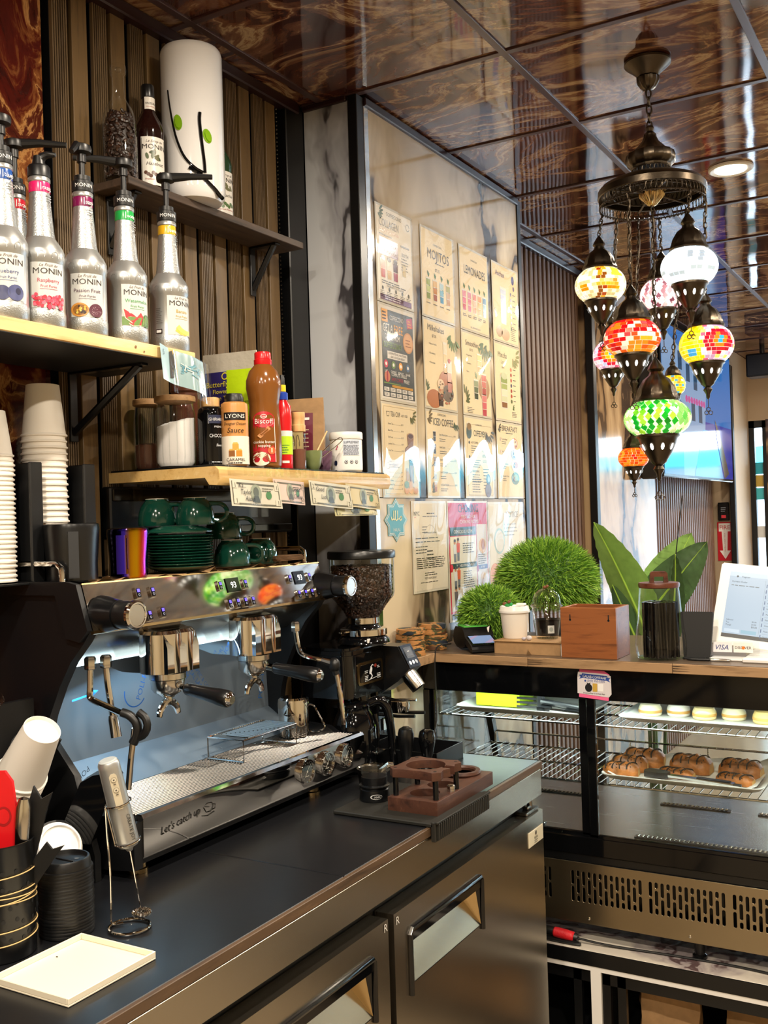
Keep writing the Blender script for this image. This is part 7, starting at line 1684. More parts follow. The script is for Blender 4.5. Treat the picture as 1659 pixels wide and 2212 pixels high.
xs = [-1.565, -1.165, -.735, -.30, .30]
for a, b in zip(xs[:-1], xs[1:]):
 m = MB(); m.box(a + .0004, b - .0004, 2.838, 3.46, 1.1495, 1.1765, 'counter_wood', .0012); part(m, 'board', tp)
 if b < .2:
  m = MB()
  for k in range(3): m.add([(b, 2.8374, 1.1555 + k * .0065), (b + .050, 2.8374, 1.1572 + k * .0065), (b, 2.8374, 1.1590 + k * .0065)], [(0, 1, 2)], 'edge_wood')
  part(m, 'finger_joint', tp)
mb = MB(); mb.box(-1.56, .30, 2.842, 3.455, 1.1762, 1.1778, simple('counter_top_skin', '#5f4f40', .35, var=.12, bump=(8, .2, .002))); part(mb, 'top_skin', tp)
t = thing('company_card', 'pink edged GALAB COMPANY card taped to the black case header', 'card', (-.965, CY - .002, 1.07))
fk = plane((-.968, CY - .0005, 1.105), (1, 0, -.02), (.02, 0, 1))
mb = MB(); mb.prism([(-.046, -.041), (.043, -.046), (.046, .030), (.030, .040), (-.044, .040)], fk, .0006, .0012, ink('#ee6a9a', .3)); part(mb, 'pink_backing', t)
mb = MB(); mb.prism([(-.050, -.030), (.044, -.036), (.052, -.026), (.050, .026), (.038, .031), (-.048, .033), (-.050, .02)], fk, .0014, .0020, ink('#d9d4d8', .3)); nb = ink('#2c4a9a')
mb.poly(fk, [(-.036, .016), (.040, .012), (.040, .026), (-.036, .029)], nb, d=.0024); mb.poly(fk, [(-.045, .012), (-.034, .016), (-.034, .026), (-.045, .024), (-.040, .018)], nb, d=.0022); mb.poly(fk, [(.049, .008), (.038, .012), (.038, .022), (.049, .020), (.044, .014)], nb, d=.0022)
mb.txt(fk, 'GALAB COMPANY', .002, .0165, .0078, ink('#f4f4f4'), d=.003, align='c', wmax=.072, rot=-.03); mb.txt(fk, '(347) 765-5505', .006, .006, .0062, nb, d=.0026, align='c', wmax=.055); mb.disc(fk, -.026, .008, .003, .003, nb, d=.0026)
mb.disc(fk, -.016, -.012, .011, .012, ink('#1c1c20'), d=.0026); mb.poly(fk, [(-.020, -.002), (-.012, -.002), (-.010, .004), (-.016, .001), (-.022, .003)], ink('#1c1c20'), d=.0028); mb.rect(fk, -.004, -.022, .010, .002, ink('#c8a44c'), d=.0026); mb.rect(fk, .012, -.020, .028, .002, ink('#f0f0f0'), d=.0026); mb.txt(fk, 'Shopping Bags & Garbage Bags', 0, -.029, .0038, ink('#1c1c20'), d=.0026, align='c', wmax=.080); part(mb, 'printed_card', t)
def platter(x0, x1, y0, y1, z, label, paper=True):
 t = thing('platter', label, 'platter', ((x0 + x1) / 2, (y0 + y1) / 2, z)); cx, cy = (x0 + x1) / 2, (y0 + y1) / 2; hw, hh = (x1 - x0) / 2, (y1 - y0) / 2
 m = MB(); vs = []; fs = []; L = 0
 for (k, zz) in ((.88, 0), (.93, .004), (1.0, .018), (1.0, .020), (.985, .020), (.90, .006), (.86, .004)):
  P = rr2(cx, cy, hw * k if True else 0, hh - hw * (1 - k), .03); L = len(P); vs += [V(px, py, z + .0022 + zz) for px, py in P]
 for j in range(6): fs += [(j * L + k, j * L + (k + 1) % L, (j + 1) * L + (k + 1) % L, (j + 1) * L + k) for k in range(L)]
 fs.append(tuple(6 * L + k for k in range(L))); fs.append(tuple(reversed(range(L)))); m.add(vs, fs, 'white_plastic'); part(m, 'dish', t)
 if paper:
  m = MB(); n = 12; vs = []
  for i in range(n + 1):
   for j in range(5): vs.append(V(x0 + .02 + (x1 - x0 - .04) * i / n, y0 + .02 + (y1 - y0 - .035) * j / 4, z + .0085 + (.020 + random.uniform(0, .014) if j == 4 else 0) + (.016 if i in (0, n) else 0) + random.uniform(0, .0015)))
  m.add(vs, [(i * 5 + j, i * 5 + 5 + j, i * 5 + 6 + j, i * 5 + 1 + j) for i in range(n) for j in range(4)], ink('#e6e4dc', .5))
  for k in range(7):
   f = plane((x0 + .05 + k * (x1 - x0 - .1) / 6, y1 - .045, z + .0125), (1, 0, 0), (0, 1, .25)); m.stroke(f, [(.012 * math.cos(q), .012 * math.sin(q)) for q in [i * .6 for i in range(11)]], .0018, ink('#3c5a50'))
  part(m, 'paper_liner', t)
 return t
def tongs(p0, p1, label, wide=.011):
 p0 = Vector(p0); p1 = Vector(p1); t = thing('serving_tongs', label, 'tongs', p0); d = (p1 - p0).normalized(); s = V(-d.y, d.x, 0).normalized(); L = (p1 - p0).length
 f = lambda x, y, dd=0.0: p0 + d * x + s * y + V(0, 0, dd)
 m = MB(); m.prism([(0, -wide), (L * .75, -wide * .9), (L * .76, wide * .9), (0, wide)], f, .008, .0145, 'chrome_soft'); b = part(m, 'arms', t)
 m = MB(); m.prism([(L * .04, -wide * .8), (L * .40, -wide * .8), (L * .40, wide * .8), (L * .04, wide * .8)], f, .0148, .0175, 'black_plastic'); part(m, 'grip_pad', b)
 m = MB(); m.prism([(L * .72, -wide), (L * .80, -wide * 1.9), (L * .98, -wide * 1.8), (L, 0), (L * .98, wide * 1.8), (L * .80, wide * 1.9), (L * .72, wide)], f, .004, .020, 'black_plastic'); part(m, 'head', t)
 m = MB(); m.tube([f(0, 0, .011), f(-.02, 0, .010)], .004, 'black_plastic', 8); part(m, 'hanging_loop', t)
platter(-1.46, -1.02, 2.925, 3.20, .978, 'white platter on the upper wire shelf behind the left door', False)
t = thing('cake_slab', 'bright lime green frosted cake slab on the upper left platter', 'cake', (-1.31, 3.0, .985))
mb = MB(); mb.box(-1.425, -1.270, 3.02, 3.14, .987, 1.046, 'lime_foam', .004, 2); part(mb, 'sponge', t)
mb = MB(); mb.box(-1.425, -1.270, 3.022, 3.138, 1.046, 1.051, simple('frosting', '#e8e070', .4), .002); part(mb, 'frosting_layer', t)
t = thing('spatula', 'black slotted serving spatula on the upper left platter', 'spatula', (-1.20, 2.98, .988))
mb = MB()
for k in range(4): mb.box(-1.262, -1.188, 2.972 + k * .0015, 2.976 + k * .0015, .998 + k * .013, 1.005 + k * .013, 'black_plastic', .001)
mb.box(-1.192, -1.170, 2.966, 2.982, .990, 1.046, 'black_plastic', .003); part(mb, 'slotted_blade', t)
mb = MB(); mb.tube([(-1.175, 2.97, 1.022), (-1.13, 2.958, 1.020), (-1.03, 2.945, 1.010)], [.010, .009, .010], 'black_plastic', 10); part(mb, 'grip', t)
tongs((-1.030, 2.935, .990), (-1.18, 2.95, .992), 'steel and black tongs on the upper left platter', .009)
platter(-.93, -.30, 2.935, 3.21, .978, 'long white platter on the upper wire shelf behind the right door')
pastry_c = [('#e8dcb8', -.86), ('#e8e0d0', -.78), ('#e0c890', -.70), ('#e6d8b0', -.62), ('#d8b870', -.53), ('#e8e0cc', -.45)]
for i, (cl, x) in enumerate(pastry_c):
 m = MB(); m.lathe([(.030, 0), (.034, .004), (.034, .022), (.028, .034), (.014, .040), (0, .041)], ink(cl, .5), (x, 3.05 + .02 * (i % 2), .988), 20)
 m.lathe([(.0345, .010), (.0352, .012), (.0352, .016), (.0345, .018)], ink('#c8944c', .5), (x, 3.05 + .02 * (i % 2), .988), 20)
 ordn = ['leftmost', 'second from the left', 'third from the left', 'fourth from the left', 'fifth from the left', 'sixth from the left'][i]
 m.build('cream_pastry', label='pale round cream pastry, %s on the upper right platter' % ordn, cat='pastry', group='cream pastries', at=(x, 3.05, .988))
platter(-.985, -.520, 2.925, 3.20, .806, 'white paper lined platter of sliced loaves on the lower wire shelf')
def loaf(x, y, L, w_, h, rz, label, cut):
 c = V(x, y, .8165); t = thing('babka_slice', label, 'bread', c, 0, 'chocolate bread slices'); M = Matrix.Rotation(rz, 3, 'Z'); n, mm = 14, 12; vs = []; fs = []
 for i in range(n + 1):
  u_ = i / n * 2 - 1; k = (1 - abs(u_) ** 6 * .35)
  for j in range(mm):
   a = PI * j / (mm - 1); bump_ = 1 + .06 * math.sin(i * 1.7 + j) + .05 * math.sin(i * .9 - j * 1.3)
   vs.append(c + M @ V(u_ * L / 2, w_ / 2 * math.cos(a) * k, h * math.sin(a) ** .8 * k * bump_))
 for i in range(n): fs += [(i * mm + j, i * mm + j + 1, (i + 1) * mm + j + 1, (i + 1) * mm + j) for j in range(mm - 1)]
 fs += [(i * mm, (i + 1) * mm, (i + 1) * mm + mm - 1, i * mm + mm - 1) for i in range(n)]
 m = MB(); m.add(vs, fs, 'bread'); m.add([vs[j] for j in range(mm)], [tuple(range(mm))], 'bread_cut'); m.add([vs[n * mm + j] for j in range(mm)], [tuple(reversed(range(mm)))], 'bread_cut'); b = part(m, 'loaf', t)
 m = MB()
 for k in range(4):
  uu = -.6 + k * .4; m.tube([c + M @ V(uu * L / 2 + .012 * math.sin(q * 2), w_ / 2 * math.cos(q) * .99, h * max(0, math.sin(q)) ** .8 * 1.03) for q in [.35 + .25 * i for i in range(10)]], .0022, 'seed', 5)
 part(m, 'chocolate_swirl', b)
 m = MB()
 for k in range(26): a = random.uniform(.6, 2.5); u_ = random.uniform(-.8, .8); m.ball(c + M @ V(u_ * L / 2, w_ / 2 * math.cos(a), h * math.sin(a) ** .8 * 1.03), .0017, 'seed', 5, 4)
 part(m, 'seeds', b, kind='stuff')
loaf(-.905, 3.125, .125, .07, .050, .1, 'large seeded bread slice at the back left of the loaf platter', 0)
loaf(-.928, 3.045, .110, .06, .044, .15, 'seeded bread slice second from the front on the left of the loaf platter', 0)
loaf(-.935, 2.985, .105, .055, .036, .1, 'seeded bread slice at the front left of the loaf platter', 0)
loaf(-.755, 3.100, .120, .075, .050, -.05, 'brown braided loaf in the middle of the loaf platter', 1)
loaf(-.780, 3.020, .105, .05, .026, -.1, 'flat broken bread piece in front of the middle loaf', 1)
loaf(-.610, 3.095, .120, .075, .050, -.1, 'brown braided loaf at the right of the loaf platter', 1)
loaf(-.610, 3.010, .105, .05, .028, -.15, 'smaller bread slice at the front right of the loaf platter', 1)
tongs((-.600, 2.942, .820), (-.860, 2.972, .822), 'steel and black tongs lying on the loaf platter', .011)
t = thing('power_plug', 'red plug connector with a black cable on the marble counter', 'plug', (-1.08, 2.83, .346))
mb = MB(); mb.disc_lathe((-1.112, 2.842, .368), (-1.045, 2.842, .362), [(.010, 0), (.0145, .08), (.0155, .5), (.0145, .92), (.010, 1)], simple('plug_red', '#d2202a', .45, bump=(180, .6, .002)), 20); b = part(mb, 'red_sleeve', t)
mb = MB(); mb.disc_lathe((-1.155, 2.842, .372), (-1.110, 2.842, .368), [(.008, 0), (.013, .3), (.013, 1)], 'black_plastic', 14); mb.disc_lathe((-1.047, 2.842, .362), (-1.036, 2.842, .361), [(.013, 0), (.012, 1)], 'black_plastic', 14); part(mb, 'plug_body', t)
mb = MB(); mb.tube([(-1.04, 2.842, .361), (-.95, 2.85, .352), (-.80, 2.87, .3495), (-.60, 2.88, .3495), (-.45, 2.86, .352), (-.30, 2.86, .36)], .0035, 'black_plastic', 8, smooth=2); mb.tube([(-1.20, 2.83, .352), (-1.12, 2.822, .352), (-1.03, 2.82, .352), (-1.02, 2.826, .353), (-1.06, 2.834, .352), (-1.2, 2.84, .352)], .0045, 'black_plastic', 8, smooth=2); part(mb, 'cable', t)
t = thing('flyer', 'colourful printed flyer at the right end of the marble counter', 'flyer', (-.44, 2.83, .3462))
mb = MB(); f = plane((-.44, 2.83, .3465), (.94, .34, 0), (-.34, .94, 0)); mb.prism([(-.05, -.03), (.05, -.03), (.05, .03), (-.05, .03)], f, 0, .0006, ink('#c8d4e0')); mb.rect(f, -.048, -.028, .0, .0, ink('#5a2c6a'), d=.001); mb.disc(f, .015, .005, .018, .014, ink('#d86a3c'), d=.0012); mb.rect(f, -.045, .008, -.005, .025, ink('#3c8ab0'), d=.001); part(mb, 'sheet', t)
# --- things on the wooden countertop
TT = 1.1780
mb = MB(); mb.box(-1.572, -1.475, 2.715, 2.837, 1.1495, 1.1778, 'counter_wood', .0012); part(mb, 'return_board', tp)
for si, (x, y, n) in enumerate(((-1.524, 2.772, 5), (-1.526, 2.925, 5))):
 first = None
 for k in range(n):
  if first is None:
   m = MB(); m.lathe([(.043, 0), (.045, .001), (.0455, .008), (.045, .0155), (.042, .0165), (0, .0165)], 'camo_wood', (0, 0, 0), 34)
   first = m.build('coaster', label='patchwork wooden coaster in the stack %s' % ('nearest the grinder' if si == 0 else 'beside the payment terminal'), cat='coaster', group='coaster stack %s' % ('by the grinder' if si == 0 else 'by the terminal')); o = first
  else: o = first.copy(); COL.objects.link(o)
  o.location = (x + random.uniform(-.003, .003), y + random.uniform(-.003, .003), TT + k * .0168)
PT = V(-1.385, 2.955, TT); t = thing('payment_terminal', 'black card payment terminal with a tilted touchscreen and green printer lid', 'terminal', PT, math.radians(-48))
t.scale = (1.12, 1.12, 1.12)
def lq(m, name, parent=None, label=None): o = m.build(name, label=label); o.parent = parent or t; return o
fy_ = lambda x, y, d=0.0: V(x, d, y)
m = MB(); m.prism([(-.095, .030), (-.085, .052), (-.070, .062), (.0, .064), (.020, .050), (.030, .036), (.020, .012), (-.020, .002), (-.060, .004), (-.090, .015)], fy_, -.042, .042, 'black_satin'); lq(m, 'printer_body')
m = MB(); m.prism([(-.010, .030), (.075, .004), (.090, .004), (.092, .012), (.078, .022), (.0, .048), (-.010, .046)], fy_, -.041, .041, 'black_plastic'); b = lq(m, 'screen_housing')
u = V(-.085, 0, .026).normalized(); fs_ = plane((.040, 0, .0352), (0, 1, 0), u)
m = MB(); m.prism([(-.036, -.044), (.036, -.044), (.036, .040), (-.036, .040)], fs_, -.001, .0018, 'black_gloss'); m.rect(fs_, -.033, -.036, .033, .037, simple('terminal_screen', '#1c2430', .2, emit='#9fb4dc', es=.9), d=.0024)
m.poly(fs_, [(-.033, .0), (.01, .037), (.02, .037), (-.033, -.012)], simple('screen_pink', '#241c28', .2, emit='#c8b0d0', es=.9), d=.0026); m.poly(fs_, [(.0, -.036), (.033, -.005), (.033, -.02), (.018, -.036)], MATS['screen_pink'], d=.0026); lq(m, 'touchscreen', b)
m = MB(); m.box(-.070, -.002, -.036, .036, .0625, .0665, simple('terminal_green', '#58b84c', .35), .0015); m.rect(plane((-.036, 0, .0668), (1, 0, 0), (0, 1, 0)), -.02, -.02, .02, -.012, ink('#e8f0e4'), d=.0004); lq(m, 'printer_lid', None, 'bright green printer lid')
m = MB(); m.add([(.0, .012, .050), (.022, .030, .050), (.006, .038, .066)], [(0, 1, 2)], 'white_paper'); lq(m, 'paper_end')
mb = MB(); mb.tube([(-1.452, 2.905, TT + .022), (-1.470, 2.862, TT + .024), (-1.476, 2.838, TT + .010), (-1.474, 2.830, 1.12), (-1.455, 2.80, 1.03), (-1.435, 2.76, .97), (-1.428, 2.70, .928)], .0024, 'black_plastic', 8, smooth=2)
mb.build('charging_cable', label='thin black cable hanging from the payment terminal over the case edge', cat='cable', at=(-1.452, 2.905, TT))
t = thing('cardboard_tray', 'folded cardboard tray supporting the white cup and the clear dome cup', 'tray', (-1.19, 2.95, TT))
mb = MB(); mb.box(-1.296, -1.072, 2.885, 3.03, TT + .037, TT + .040, 'kraft', .0005); mb.box(-1.290, -1.078, 2.890, 2.893, TT, TT + .037, 'kraft'); mb.box(-1.079, -1.076, 2.89, 3.02, TT, TT + .037, 'white_paper'); mb.box(-1.294, -1.291, 2.89, 3.02, TT, TT + .037, 'kraft'); mb.box(-1.290, -1.078, 3.017, 3.02, TT, TT + .037, 'kraft'); part(mb, 'tray_body', t)
mb = MB(); mb.add([(-1.188, 2.8895, TT), (-1.172, 2.8895, TT), (-1.180, 2.880, TT + .016)], [(0, 1, 2)], 'kraft'); mb.add([(-1.188, 2.8895, TT), (-1.180, 2.880, TT + .016), (-1.183, 2.8895, TT + .02)], [(0, 1, 2)], 'white_paper'); part(mb, 'torn_tab', t)
CT = TT + .0405
c = V(-1.258, 2.970, CT)
t = thing('takeaway_cup', 'white takeaway cup with a white lid on the cardboard tray', 'cup', c)
mb = MB(); mb.lathe([(.036, 0), (.037, .002), (.0455, .088), (0, .088)], 'cup_white', c, 36); part(mb, 'cup_wall', t)
mb = MB(); mb.lathe([(.0465, .078), (.0490, .080), (.0490, .086), (.0470, .088), (.0450, .098), (.0430, .100), (.041, .100), (.040, .096), (0, .096)], 'white_plastic', c, 36); mb.box(c.x + .0, c.x + .03, c.y + .010, c.y + .03, c.z + .099, c.z + .107, 'white_plastic', .003); part(mb, 'lid', t)
t = thing('toy_figure', 'tiny brown and green clay figure sitting on the white cup lid', 'figurine', c + V(-.012, -.02, .1))
mb = MB(); q = c + V(-.014, -.020, .099)
mb.ball(q + V(0, 0, .004), (.011, .007, .005), simple('clay_green', '#2c9a4c', .5), 12, 8); mb.ball(q + V(.012, .0, .007), (.006, .005, .006), MATS['clay_green'], 12, 8); part(mb, 'base', t)
mb = MB(); mb.ball(q + V(-.010, .0, .008), (.007, .006, .006), simple('clay_brown', '#7a4a2c', .5), 12, 8); mb.ball(q + V(.006, -.001, .015), (.006, .005, .005), MATS['clay_brown'], 12, 8); mb.ball(q + V(.010, -.002, .020), .0025, MATS['clay_brown'], 8, 6); part(mb, 'body', t)
c = V(-1.150, 2.970, CT)
t = thing('dome_cup', 'clear plastic cup with a domed lid on the cardboard tray', 'cup', c)
mb = MB(); mb.shell([(.032, .001), (.034, .003), (.046, .098), (.047, .100)], 'plastic_clear', c, 36); mb.lathe([(0, .001), (.032, .001), (.032, .003), (0, .003)], 'plastic_clear', c, 36)
for k in range(3): mb.shell([(.0425 + k * .0012, .070 + k * .010), (.0435 + k * .0012, .072 + k * .010), (.0425 + k * .0012, .074 + k * .010)], 'plastic_smoke', c, 36)
part(mb, 'cup_wall', t)
mb = MB(); mb.shell([(.0475, .098), (.0500, .101), (.0500, .105), (.0460, .108), (.0440, .122), (.0360, .140), (.022, .152), (.011, .155)], 'plastic_clear', c, 36); mb.shell([(.0475, .098), (.0505, .102), (.0475, .106)], 'plastic_smoke', c, 36); part(mb, 'dome_lid', t)
f = cyl(c, .039, facing(c.x, c.y) + .3, .02); mb = MB(); mb.rect(f, -.010, 0, .010, .024, ink('#d8dcd8'), d=.001); mb.disc(f, 0, .012, .006, .007, ink('#a8b0ac'), d=.0014); part(mb, 'size_sticker', t)
mb = MB(); q = c + V(0, 0, .155); mb.ball(q + V(-.004, 0, .004), (.007, .006, .005), 'clay_brown', 10, 7); mb.ball(q + V(.004, 0, .007), (.005, .004, .005), 'clay_brown', 10, 7); mb.build('toy_figure', label='tiny brown clay figure on top of the clear domed lid', cat='figurine', at=q)
mb = MB(); mb.ball((-1.185, 2.905, CT + .008), (.010, .008, .008), ink('#c8c0c0', .5), 10, 7); mb.ball((-1.203, 2.908, CT + .005), (.008, .006, .005), ink('#b8b4c0', .5), 10, 7); mb.build('pebble', label='small pale pebble ornament on the cardboard tray edge', cat='pebble', at=(-1.185, 2.905, CT))
t = thing('wooden_box', 'varnished brown wooden box with two keyhole slots on the countertop', 'box', (-.978, 2.925, TT))
mb = MB(); x0, x1, y0, y1, h = -1.066, -.898, 2.862, 2.992, .148
for a in ((x0, x1, y0, y0 + .010), (x0, x1, y1 - .010, y1), (x0, x0 + .010, y0 + .010, y1 - .010), (x1 - .010, x1, y0 + .010, y1 - .010)):
 m = MB(); m.box(*a, TT, TT + h, 'box_wood', .001); part(m, 'side_board', t)
m = MB(); m.box(x0 + .01, x1 - .01, y0 + .01, y1 - .01, TT, TT + .008, 'box_wood'); part(m, 'bottom_board', t)
m = MB(); f = plane((x0, y0, TT), (1, 0, 0), (0, 0, 1))
for x in (.030, .146): m.disc(f, x, .112, .0034, .0034, 'black_matte', d=.0006, n=12); m.rect(f, x - .0016, .112, x + .0016, .128, 'black_matte', d=.0006)
part(m, 'keyhole', t)
c = V(-.788, 2.925, TT)
t = thing('straw_jar', 'tall glass jar with a wooden lid full of black straws', 'jar', c)
mb = MB(); mb.shell([(.050, .002), (.064, .005), (.070, .018), (.0715, .040), (.068, .075), (.0625, .110), (.0585, .170), (.0560, .200), (.0555, .206)], 'glass_clear', c, 40); mb.lathe([(0, 0), (.062, 0), (.066, .004), (0, .005)], 'glass_clear', c, 40)
for k in range(18): a = 2 * PI * k / 18; mb.tube([c + V(r * math.cos(a), r * math.sin(a), z) for r, z in ((.066, .010), (.0712, .040), (.0660, .085))], .0022, 'glass_clear', 5)
part(mb, 'glass', t)
mb = MB(); mb.lathe([(.054, .204), (.0575, .206), (.0585, .214), (.0570, .219), (0, .220)], 'jar_lid_wood', c, 40); b = part(mb, 'lid', t, 'dark wooden lid')
mb = MB(); r_ = V(.93, .36, 0); f = lambda x, y, d=0.0: c + r_ * x + V(-.36, .93, 0) * d + V(0, 0, y)
mb.prism([(-.026, .220), (-.014, .220), (-.013, .236), (.013, .236), (.014, .220), (.026, .220), (.024, .246), (.018, .251), (-.018, .251), (-.024, .246)], f, -.010, .010, 'jar_lid_wood'); part(mb, 'lid_handle', b)
sm = MB(); sm.cyl((0, 0, 0), (0, 0, .158), .0046, 'black_gloss', 8); first = None
for k in range(58):
 a = k * 2.399; r = .0505 * math.sqrt((k + .5) / 58)
 if first is None: first = sm.build('straw', label='black straw among those packed inside the glass jar', cat='straw', group='black straws in the jar'); o = first
 else: o = first.copy(); COL.objects.link(o)
 o.location = c + V(r * math.cos(a), r * math.sin(a), .006); o.rotation_euler = (random.uniform(-.03, .03), random.uniform(-.03, .03), 0)
t = thing('card_holder', 'black tapered upright holder between the straw jar and the tablet', 'holder', (-.690, 2.94, TT))
mb = MB(); f = plane((-.690, 2.945, TT), (1, .05, 0), (0, .10, 1)); mb.prism([(-.036, 0), (.036, 0), (.046, .128), (.044, .134), (-.042, .134), (-.045, .128)], f, -.004, .010, 'black_matte'); part(mb, 'plate', t)
mb = MB(); mb.box(-.728, -.652, 2.925, 2.985, TT, TT + .006, 'black_matte', .002); part(mb, 'foot', t)
t = thing('register_tablet', 'white framed tablet register tilted on a stand at the right', 'tablet', (-.50, 3.02, TT))
bl_ = V(-.664, 2.985, 1.222); ttl = V(-.640, 3.075, 1.446); u = (ttl - bl_); H = u.length; u.normalize(); r_ = V(1, .03, -.02); r_ = (r_ - u * r_.dot(u)).normalized()
ft = plane(bl_, r_, u); W = .345
mb = MB(); mb.prism([(.006, 0), (W - .006, 0), (W, .006), (W - .0, H - .006), (W - .006, H), (.006, H), (0, H - .006), (0, .006)], ft, -.014, .0, 'white_plastic'); b = part(mb, 'frame', t)
mb = MB(); mb.rect(ft, .028, .022, W - .028, H - .024, 'screen_blue', d=.0006); mb.rect(ft, .028, .022, W - .028, .033, ink('#1c2026'), d=.001); dk = ink('#2c3a4a')
mb.rect(ft, .028, H - .038, W - .028, H - .024, simple('screen_bar', '#202a34', .3, emit='#c8dcec', es=1.1), d=.0009); mb.txt(ft, 'Register', .062, H - .040, .005, dk, d=.0014); mb.disc(ft, .050, H - .038, .003, .003, dk, d=.0014, n=8)
mb.txt(ft, 'Current Order', .036, H - .056, .0050, dk, d=.0014); mb.lines(ft, .036, H - .064, .08, 1, .005, .0022, ink('#5a6a7a'), d=.0014); mb.rect(ft, .128, .034, .1285, H - .042, ink('#7a90a4'), d=.0012)
for k, s_ in enumerate(('Food & Bakery', 'Coffee', 'Iced Coffee', 'Tea', 'Smoothies & Shakes', 'Add - Ons', 'Retail', 'Cookies', 'Pastry & Desserts', 'Snacks')): mb.rect(ft, .132, H - .064 - k * .0165, .1345, H - .054 - k * .0165, ink('#3c5a8c'), d=.0014); mb.txt(ft, s_, .140, H - .062 - k * .0165, .0045, dk, d=.0014); mb.rect(ft, .138, H - .068 - k * .0165, W - .03, H - .0676 - k * .0165, ink('#7a90a4'), d=.0013)
for k, s_ in enumerate(('Subtotal', 'Tax', 'Total')): mb.txt(ft, s_, .036, .072 - k * .008, .0042 + .001 * (k == 2), dk, d=.0014); mb.txt(ft, '$0.00', .106, .072 - k * .008, .0042 + .001 * (k == 2), dk, d=.0014)
mb.rect(ft, .034, .037, .076, .047, MATS['screen_bar'], d=.0012); mb.rect(ft, .080, .037, .122, .047, simple('screen_btn', '#202a34', .3, emit='#8cc4dc', es=.95), d=.0012); part(mb, 'screen', b)
mb = MB(); mb.tube([(-.50, 3.08, 1.33), (-.50, 3.10, 1.24), (-.50, 3.06, TT + .012)], .016, 'white_plastic', 12); mb.lathe([(.075, 0), (.078, .003), (.074, .012), (0, .014)], 'white_plastic', (-.50, 3.06, TT + .0004), 30); part(mb, 'stand', t)
t = thing('acrylic_sign', 'clear acrylic sign showing card payment logos under the tablet', 'sign', (-.605, 2.965, TT))
mb = MB(); f = plane((-.660, 2.962, TT), (1, .02, 0), (0, .08, 1)); mb.prism([(0, 0), (.135, 0), (.135, .052), (0, .052)], f, -.001, .001, 'plastic_clear'); mb.prism([(.010, .020), (.062, .020), (.062, .048), (.010, .048)], f, .0012, .0016, ink('#e6e6ea')); mb.prism([(.066, .020), (.118, .020), (.118, .048), (.066, .048)], f, .0012, .0016, ink('#ece8e4')); mb.txt(f, 'VISA', .014, .027, .014, ink('#1c2c7a'), d=.0022, slant=.25, wmax=.045); mb.txt(f, 'DISC VER', .069, .030, .0078, ink('#1c1c1c'), d=.0022, wmax=.046); mb.disc(f, .0925, .0335, .0042, .0045, ink('#e07a28'), d=.0026); part(mb, 'panel', t)
mb = MB(); mb.box(-.668, -.545, 2.925, 2.985, TT, TT + .006, 'white_plastic', .002); mb.build('card_reader', label='flat white card reader lying in front of the acrylic sign', cat='card reader', at=(-.6, 2.95, TT))
mb = MB(); mb.box(-.560, -.36, 2.900, 3.01, TT, TT + .012, 'white_plastic', .003); mb.build('receipt_dock', label='white flat dock at the right edge of the countertop', cat='dock', at=(-.46, 2.95, TT))
t = thing('ballpoint_pen', 'clear and black pen lying on the countertop below the tablet', 'pen', (-.65, 2.905, TT))
mb = MB(); mb.disc_lathe((-.715, 2.905, TT + .0045), (-.645, 2.907, TT + .0045), [(.001, 0), (.0035, .12), (.0042, .3), (.0042, 1)], 'black_plastic', 10); part(mb, 'grip', t)
mb = MB(); mb.disc_lathe((-.645, 2.907, TT + .0045), (-.590, 2.909, TT + .0045), [(.0042, 0), (.0042, .9), (.002, 1)], 'chrome_soft', 10); part(mb, 'barrel', t)
# --- plants
def grass_ball(name, c, R_, flat, n, label, stem, blen=.030, cut=1.0):
 c = Vector(c); t = thing(name, label, 'topiary', (c.x, c.y, stem))
 m = MB(); m.ball(c, (R_ * .90, R_ * .90, R_ * .90 * flat), 'grass_c', 20, 12); m.v = [(a, b, max(q, c.z - R_ * cut)) for a, b, q in m.v]; part(m, 'core', t)
 m = MB()
 for k in range(n):
  zc = 1 - 2 * (k + .5) / n; a = k * 2.39996
  rr = math.sqrt(max(0, 1 - zc * zc)); d = V(rr * math.cos(a), rr * math.sin(a), zc)
  p = c + V(d.x * R_ * .9, d.y * R_ * .9, d.z * R_ * .9 * flat)
  if p.z < stem + .004: continue
  p.z = max(p.z, c.z - R_ * cut)
  d2 = (d + V(random.gauss(0, .32), random.gauss(0, .32), random.gauss(0, .32) - .08)).normalized(); s = d2.cross(V(random.gauss(0, 1), random.gauss(0, 1), random.gauss(0, 1)))
  if s.length < 1e-3: continue
  s.normalize(); L = blen * random.uniform(.7, 1.2); w_ = .0019
  q = p + d2 * L * .55 + V(0, 0, -.001); e = p + d2 * L + V(0, 0, -.004)
  m.add([p - s * w_, p + s * w_, q + s * w_ * .8, e, q - s * w_ * .8], [(0, 1, 2, 4), (4, 2, 3)], ('grass_a', 'grass_b', 'grass_a', 'grass_c')[k % 4])
 part(m, 'blades', t, kind='stuff')
 m = MB(); m.lathe([(.040, 0), (.045, .002), (.052, .05), (.048, .055), (0, .052)], 'black_matte', (c.x, c.y, stem), 24); m.cyl((c.x, c.y, stem + .05), (c.x, c.y, c.z), .009, 'kraft_dark', 10); part(m, 'pot_and_stem', t)
grass_ball('topiary_ball', (-1.313, 3.400, 1.362), .178, .86, 9000, 'large green artificial grass topiary ball on the countertop', TT, .036, .34)
grass_ball('topiary_ball', (-1.392, 3.080, 1.278), .100, .93, 4200, 'smaller green artificial grass topiary ball behind the payment terminal', TT, .028)
t = thing('broad_leaf_plant', 'tall plant with broad ribbed leaves behind the straw jar', 'plant', (-1.10, 3.95, 0))
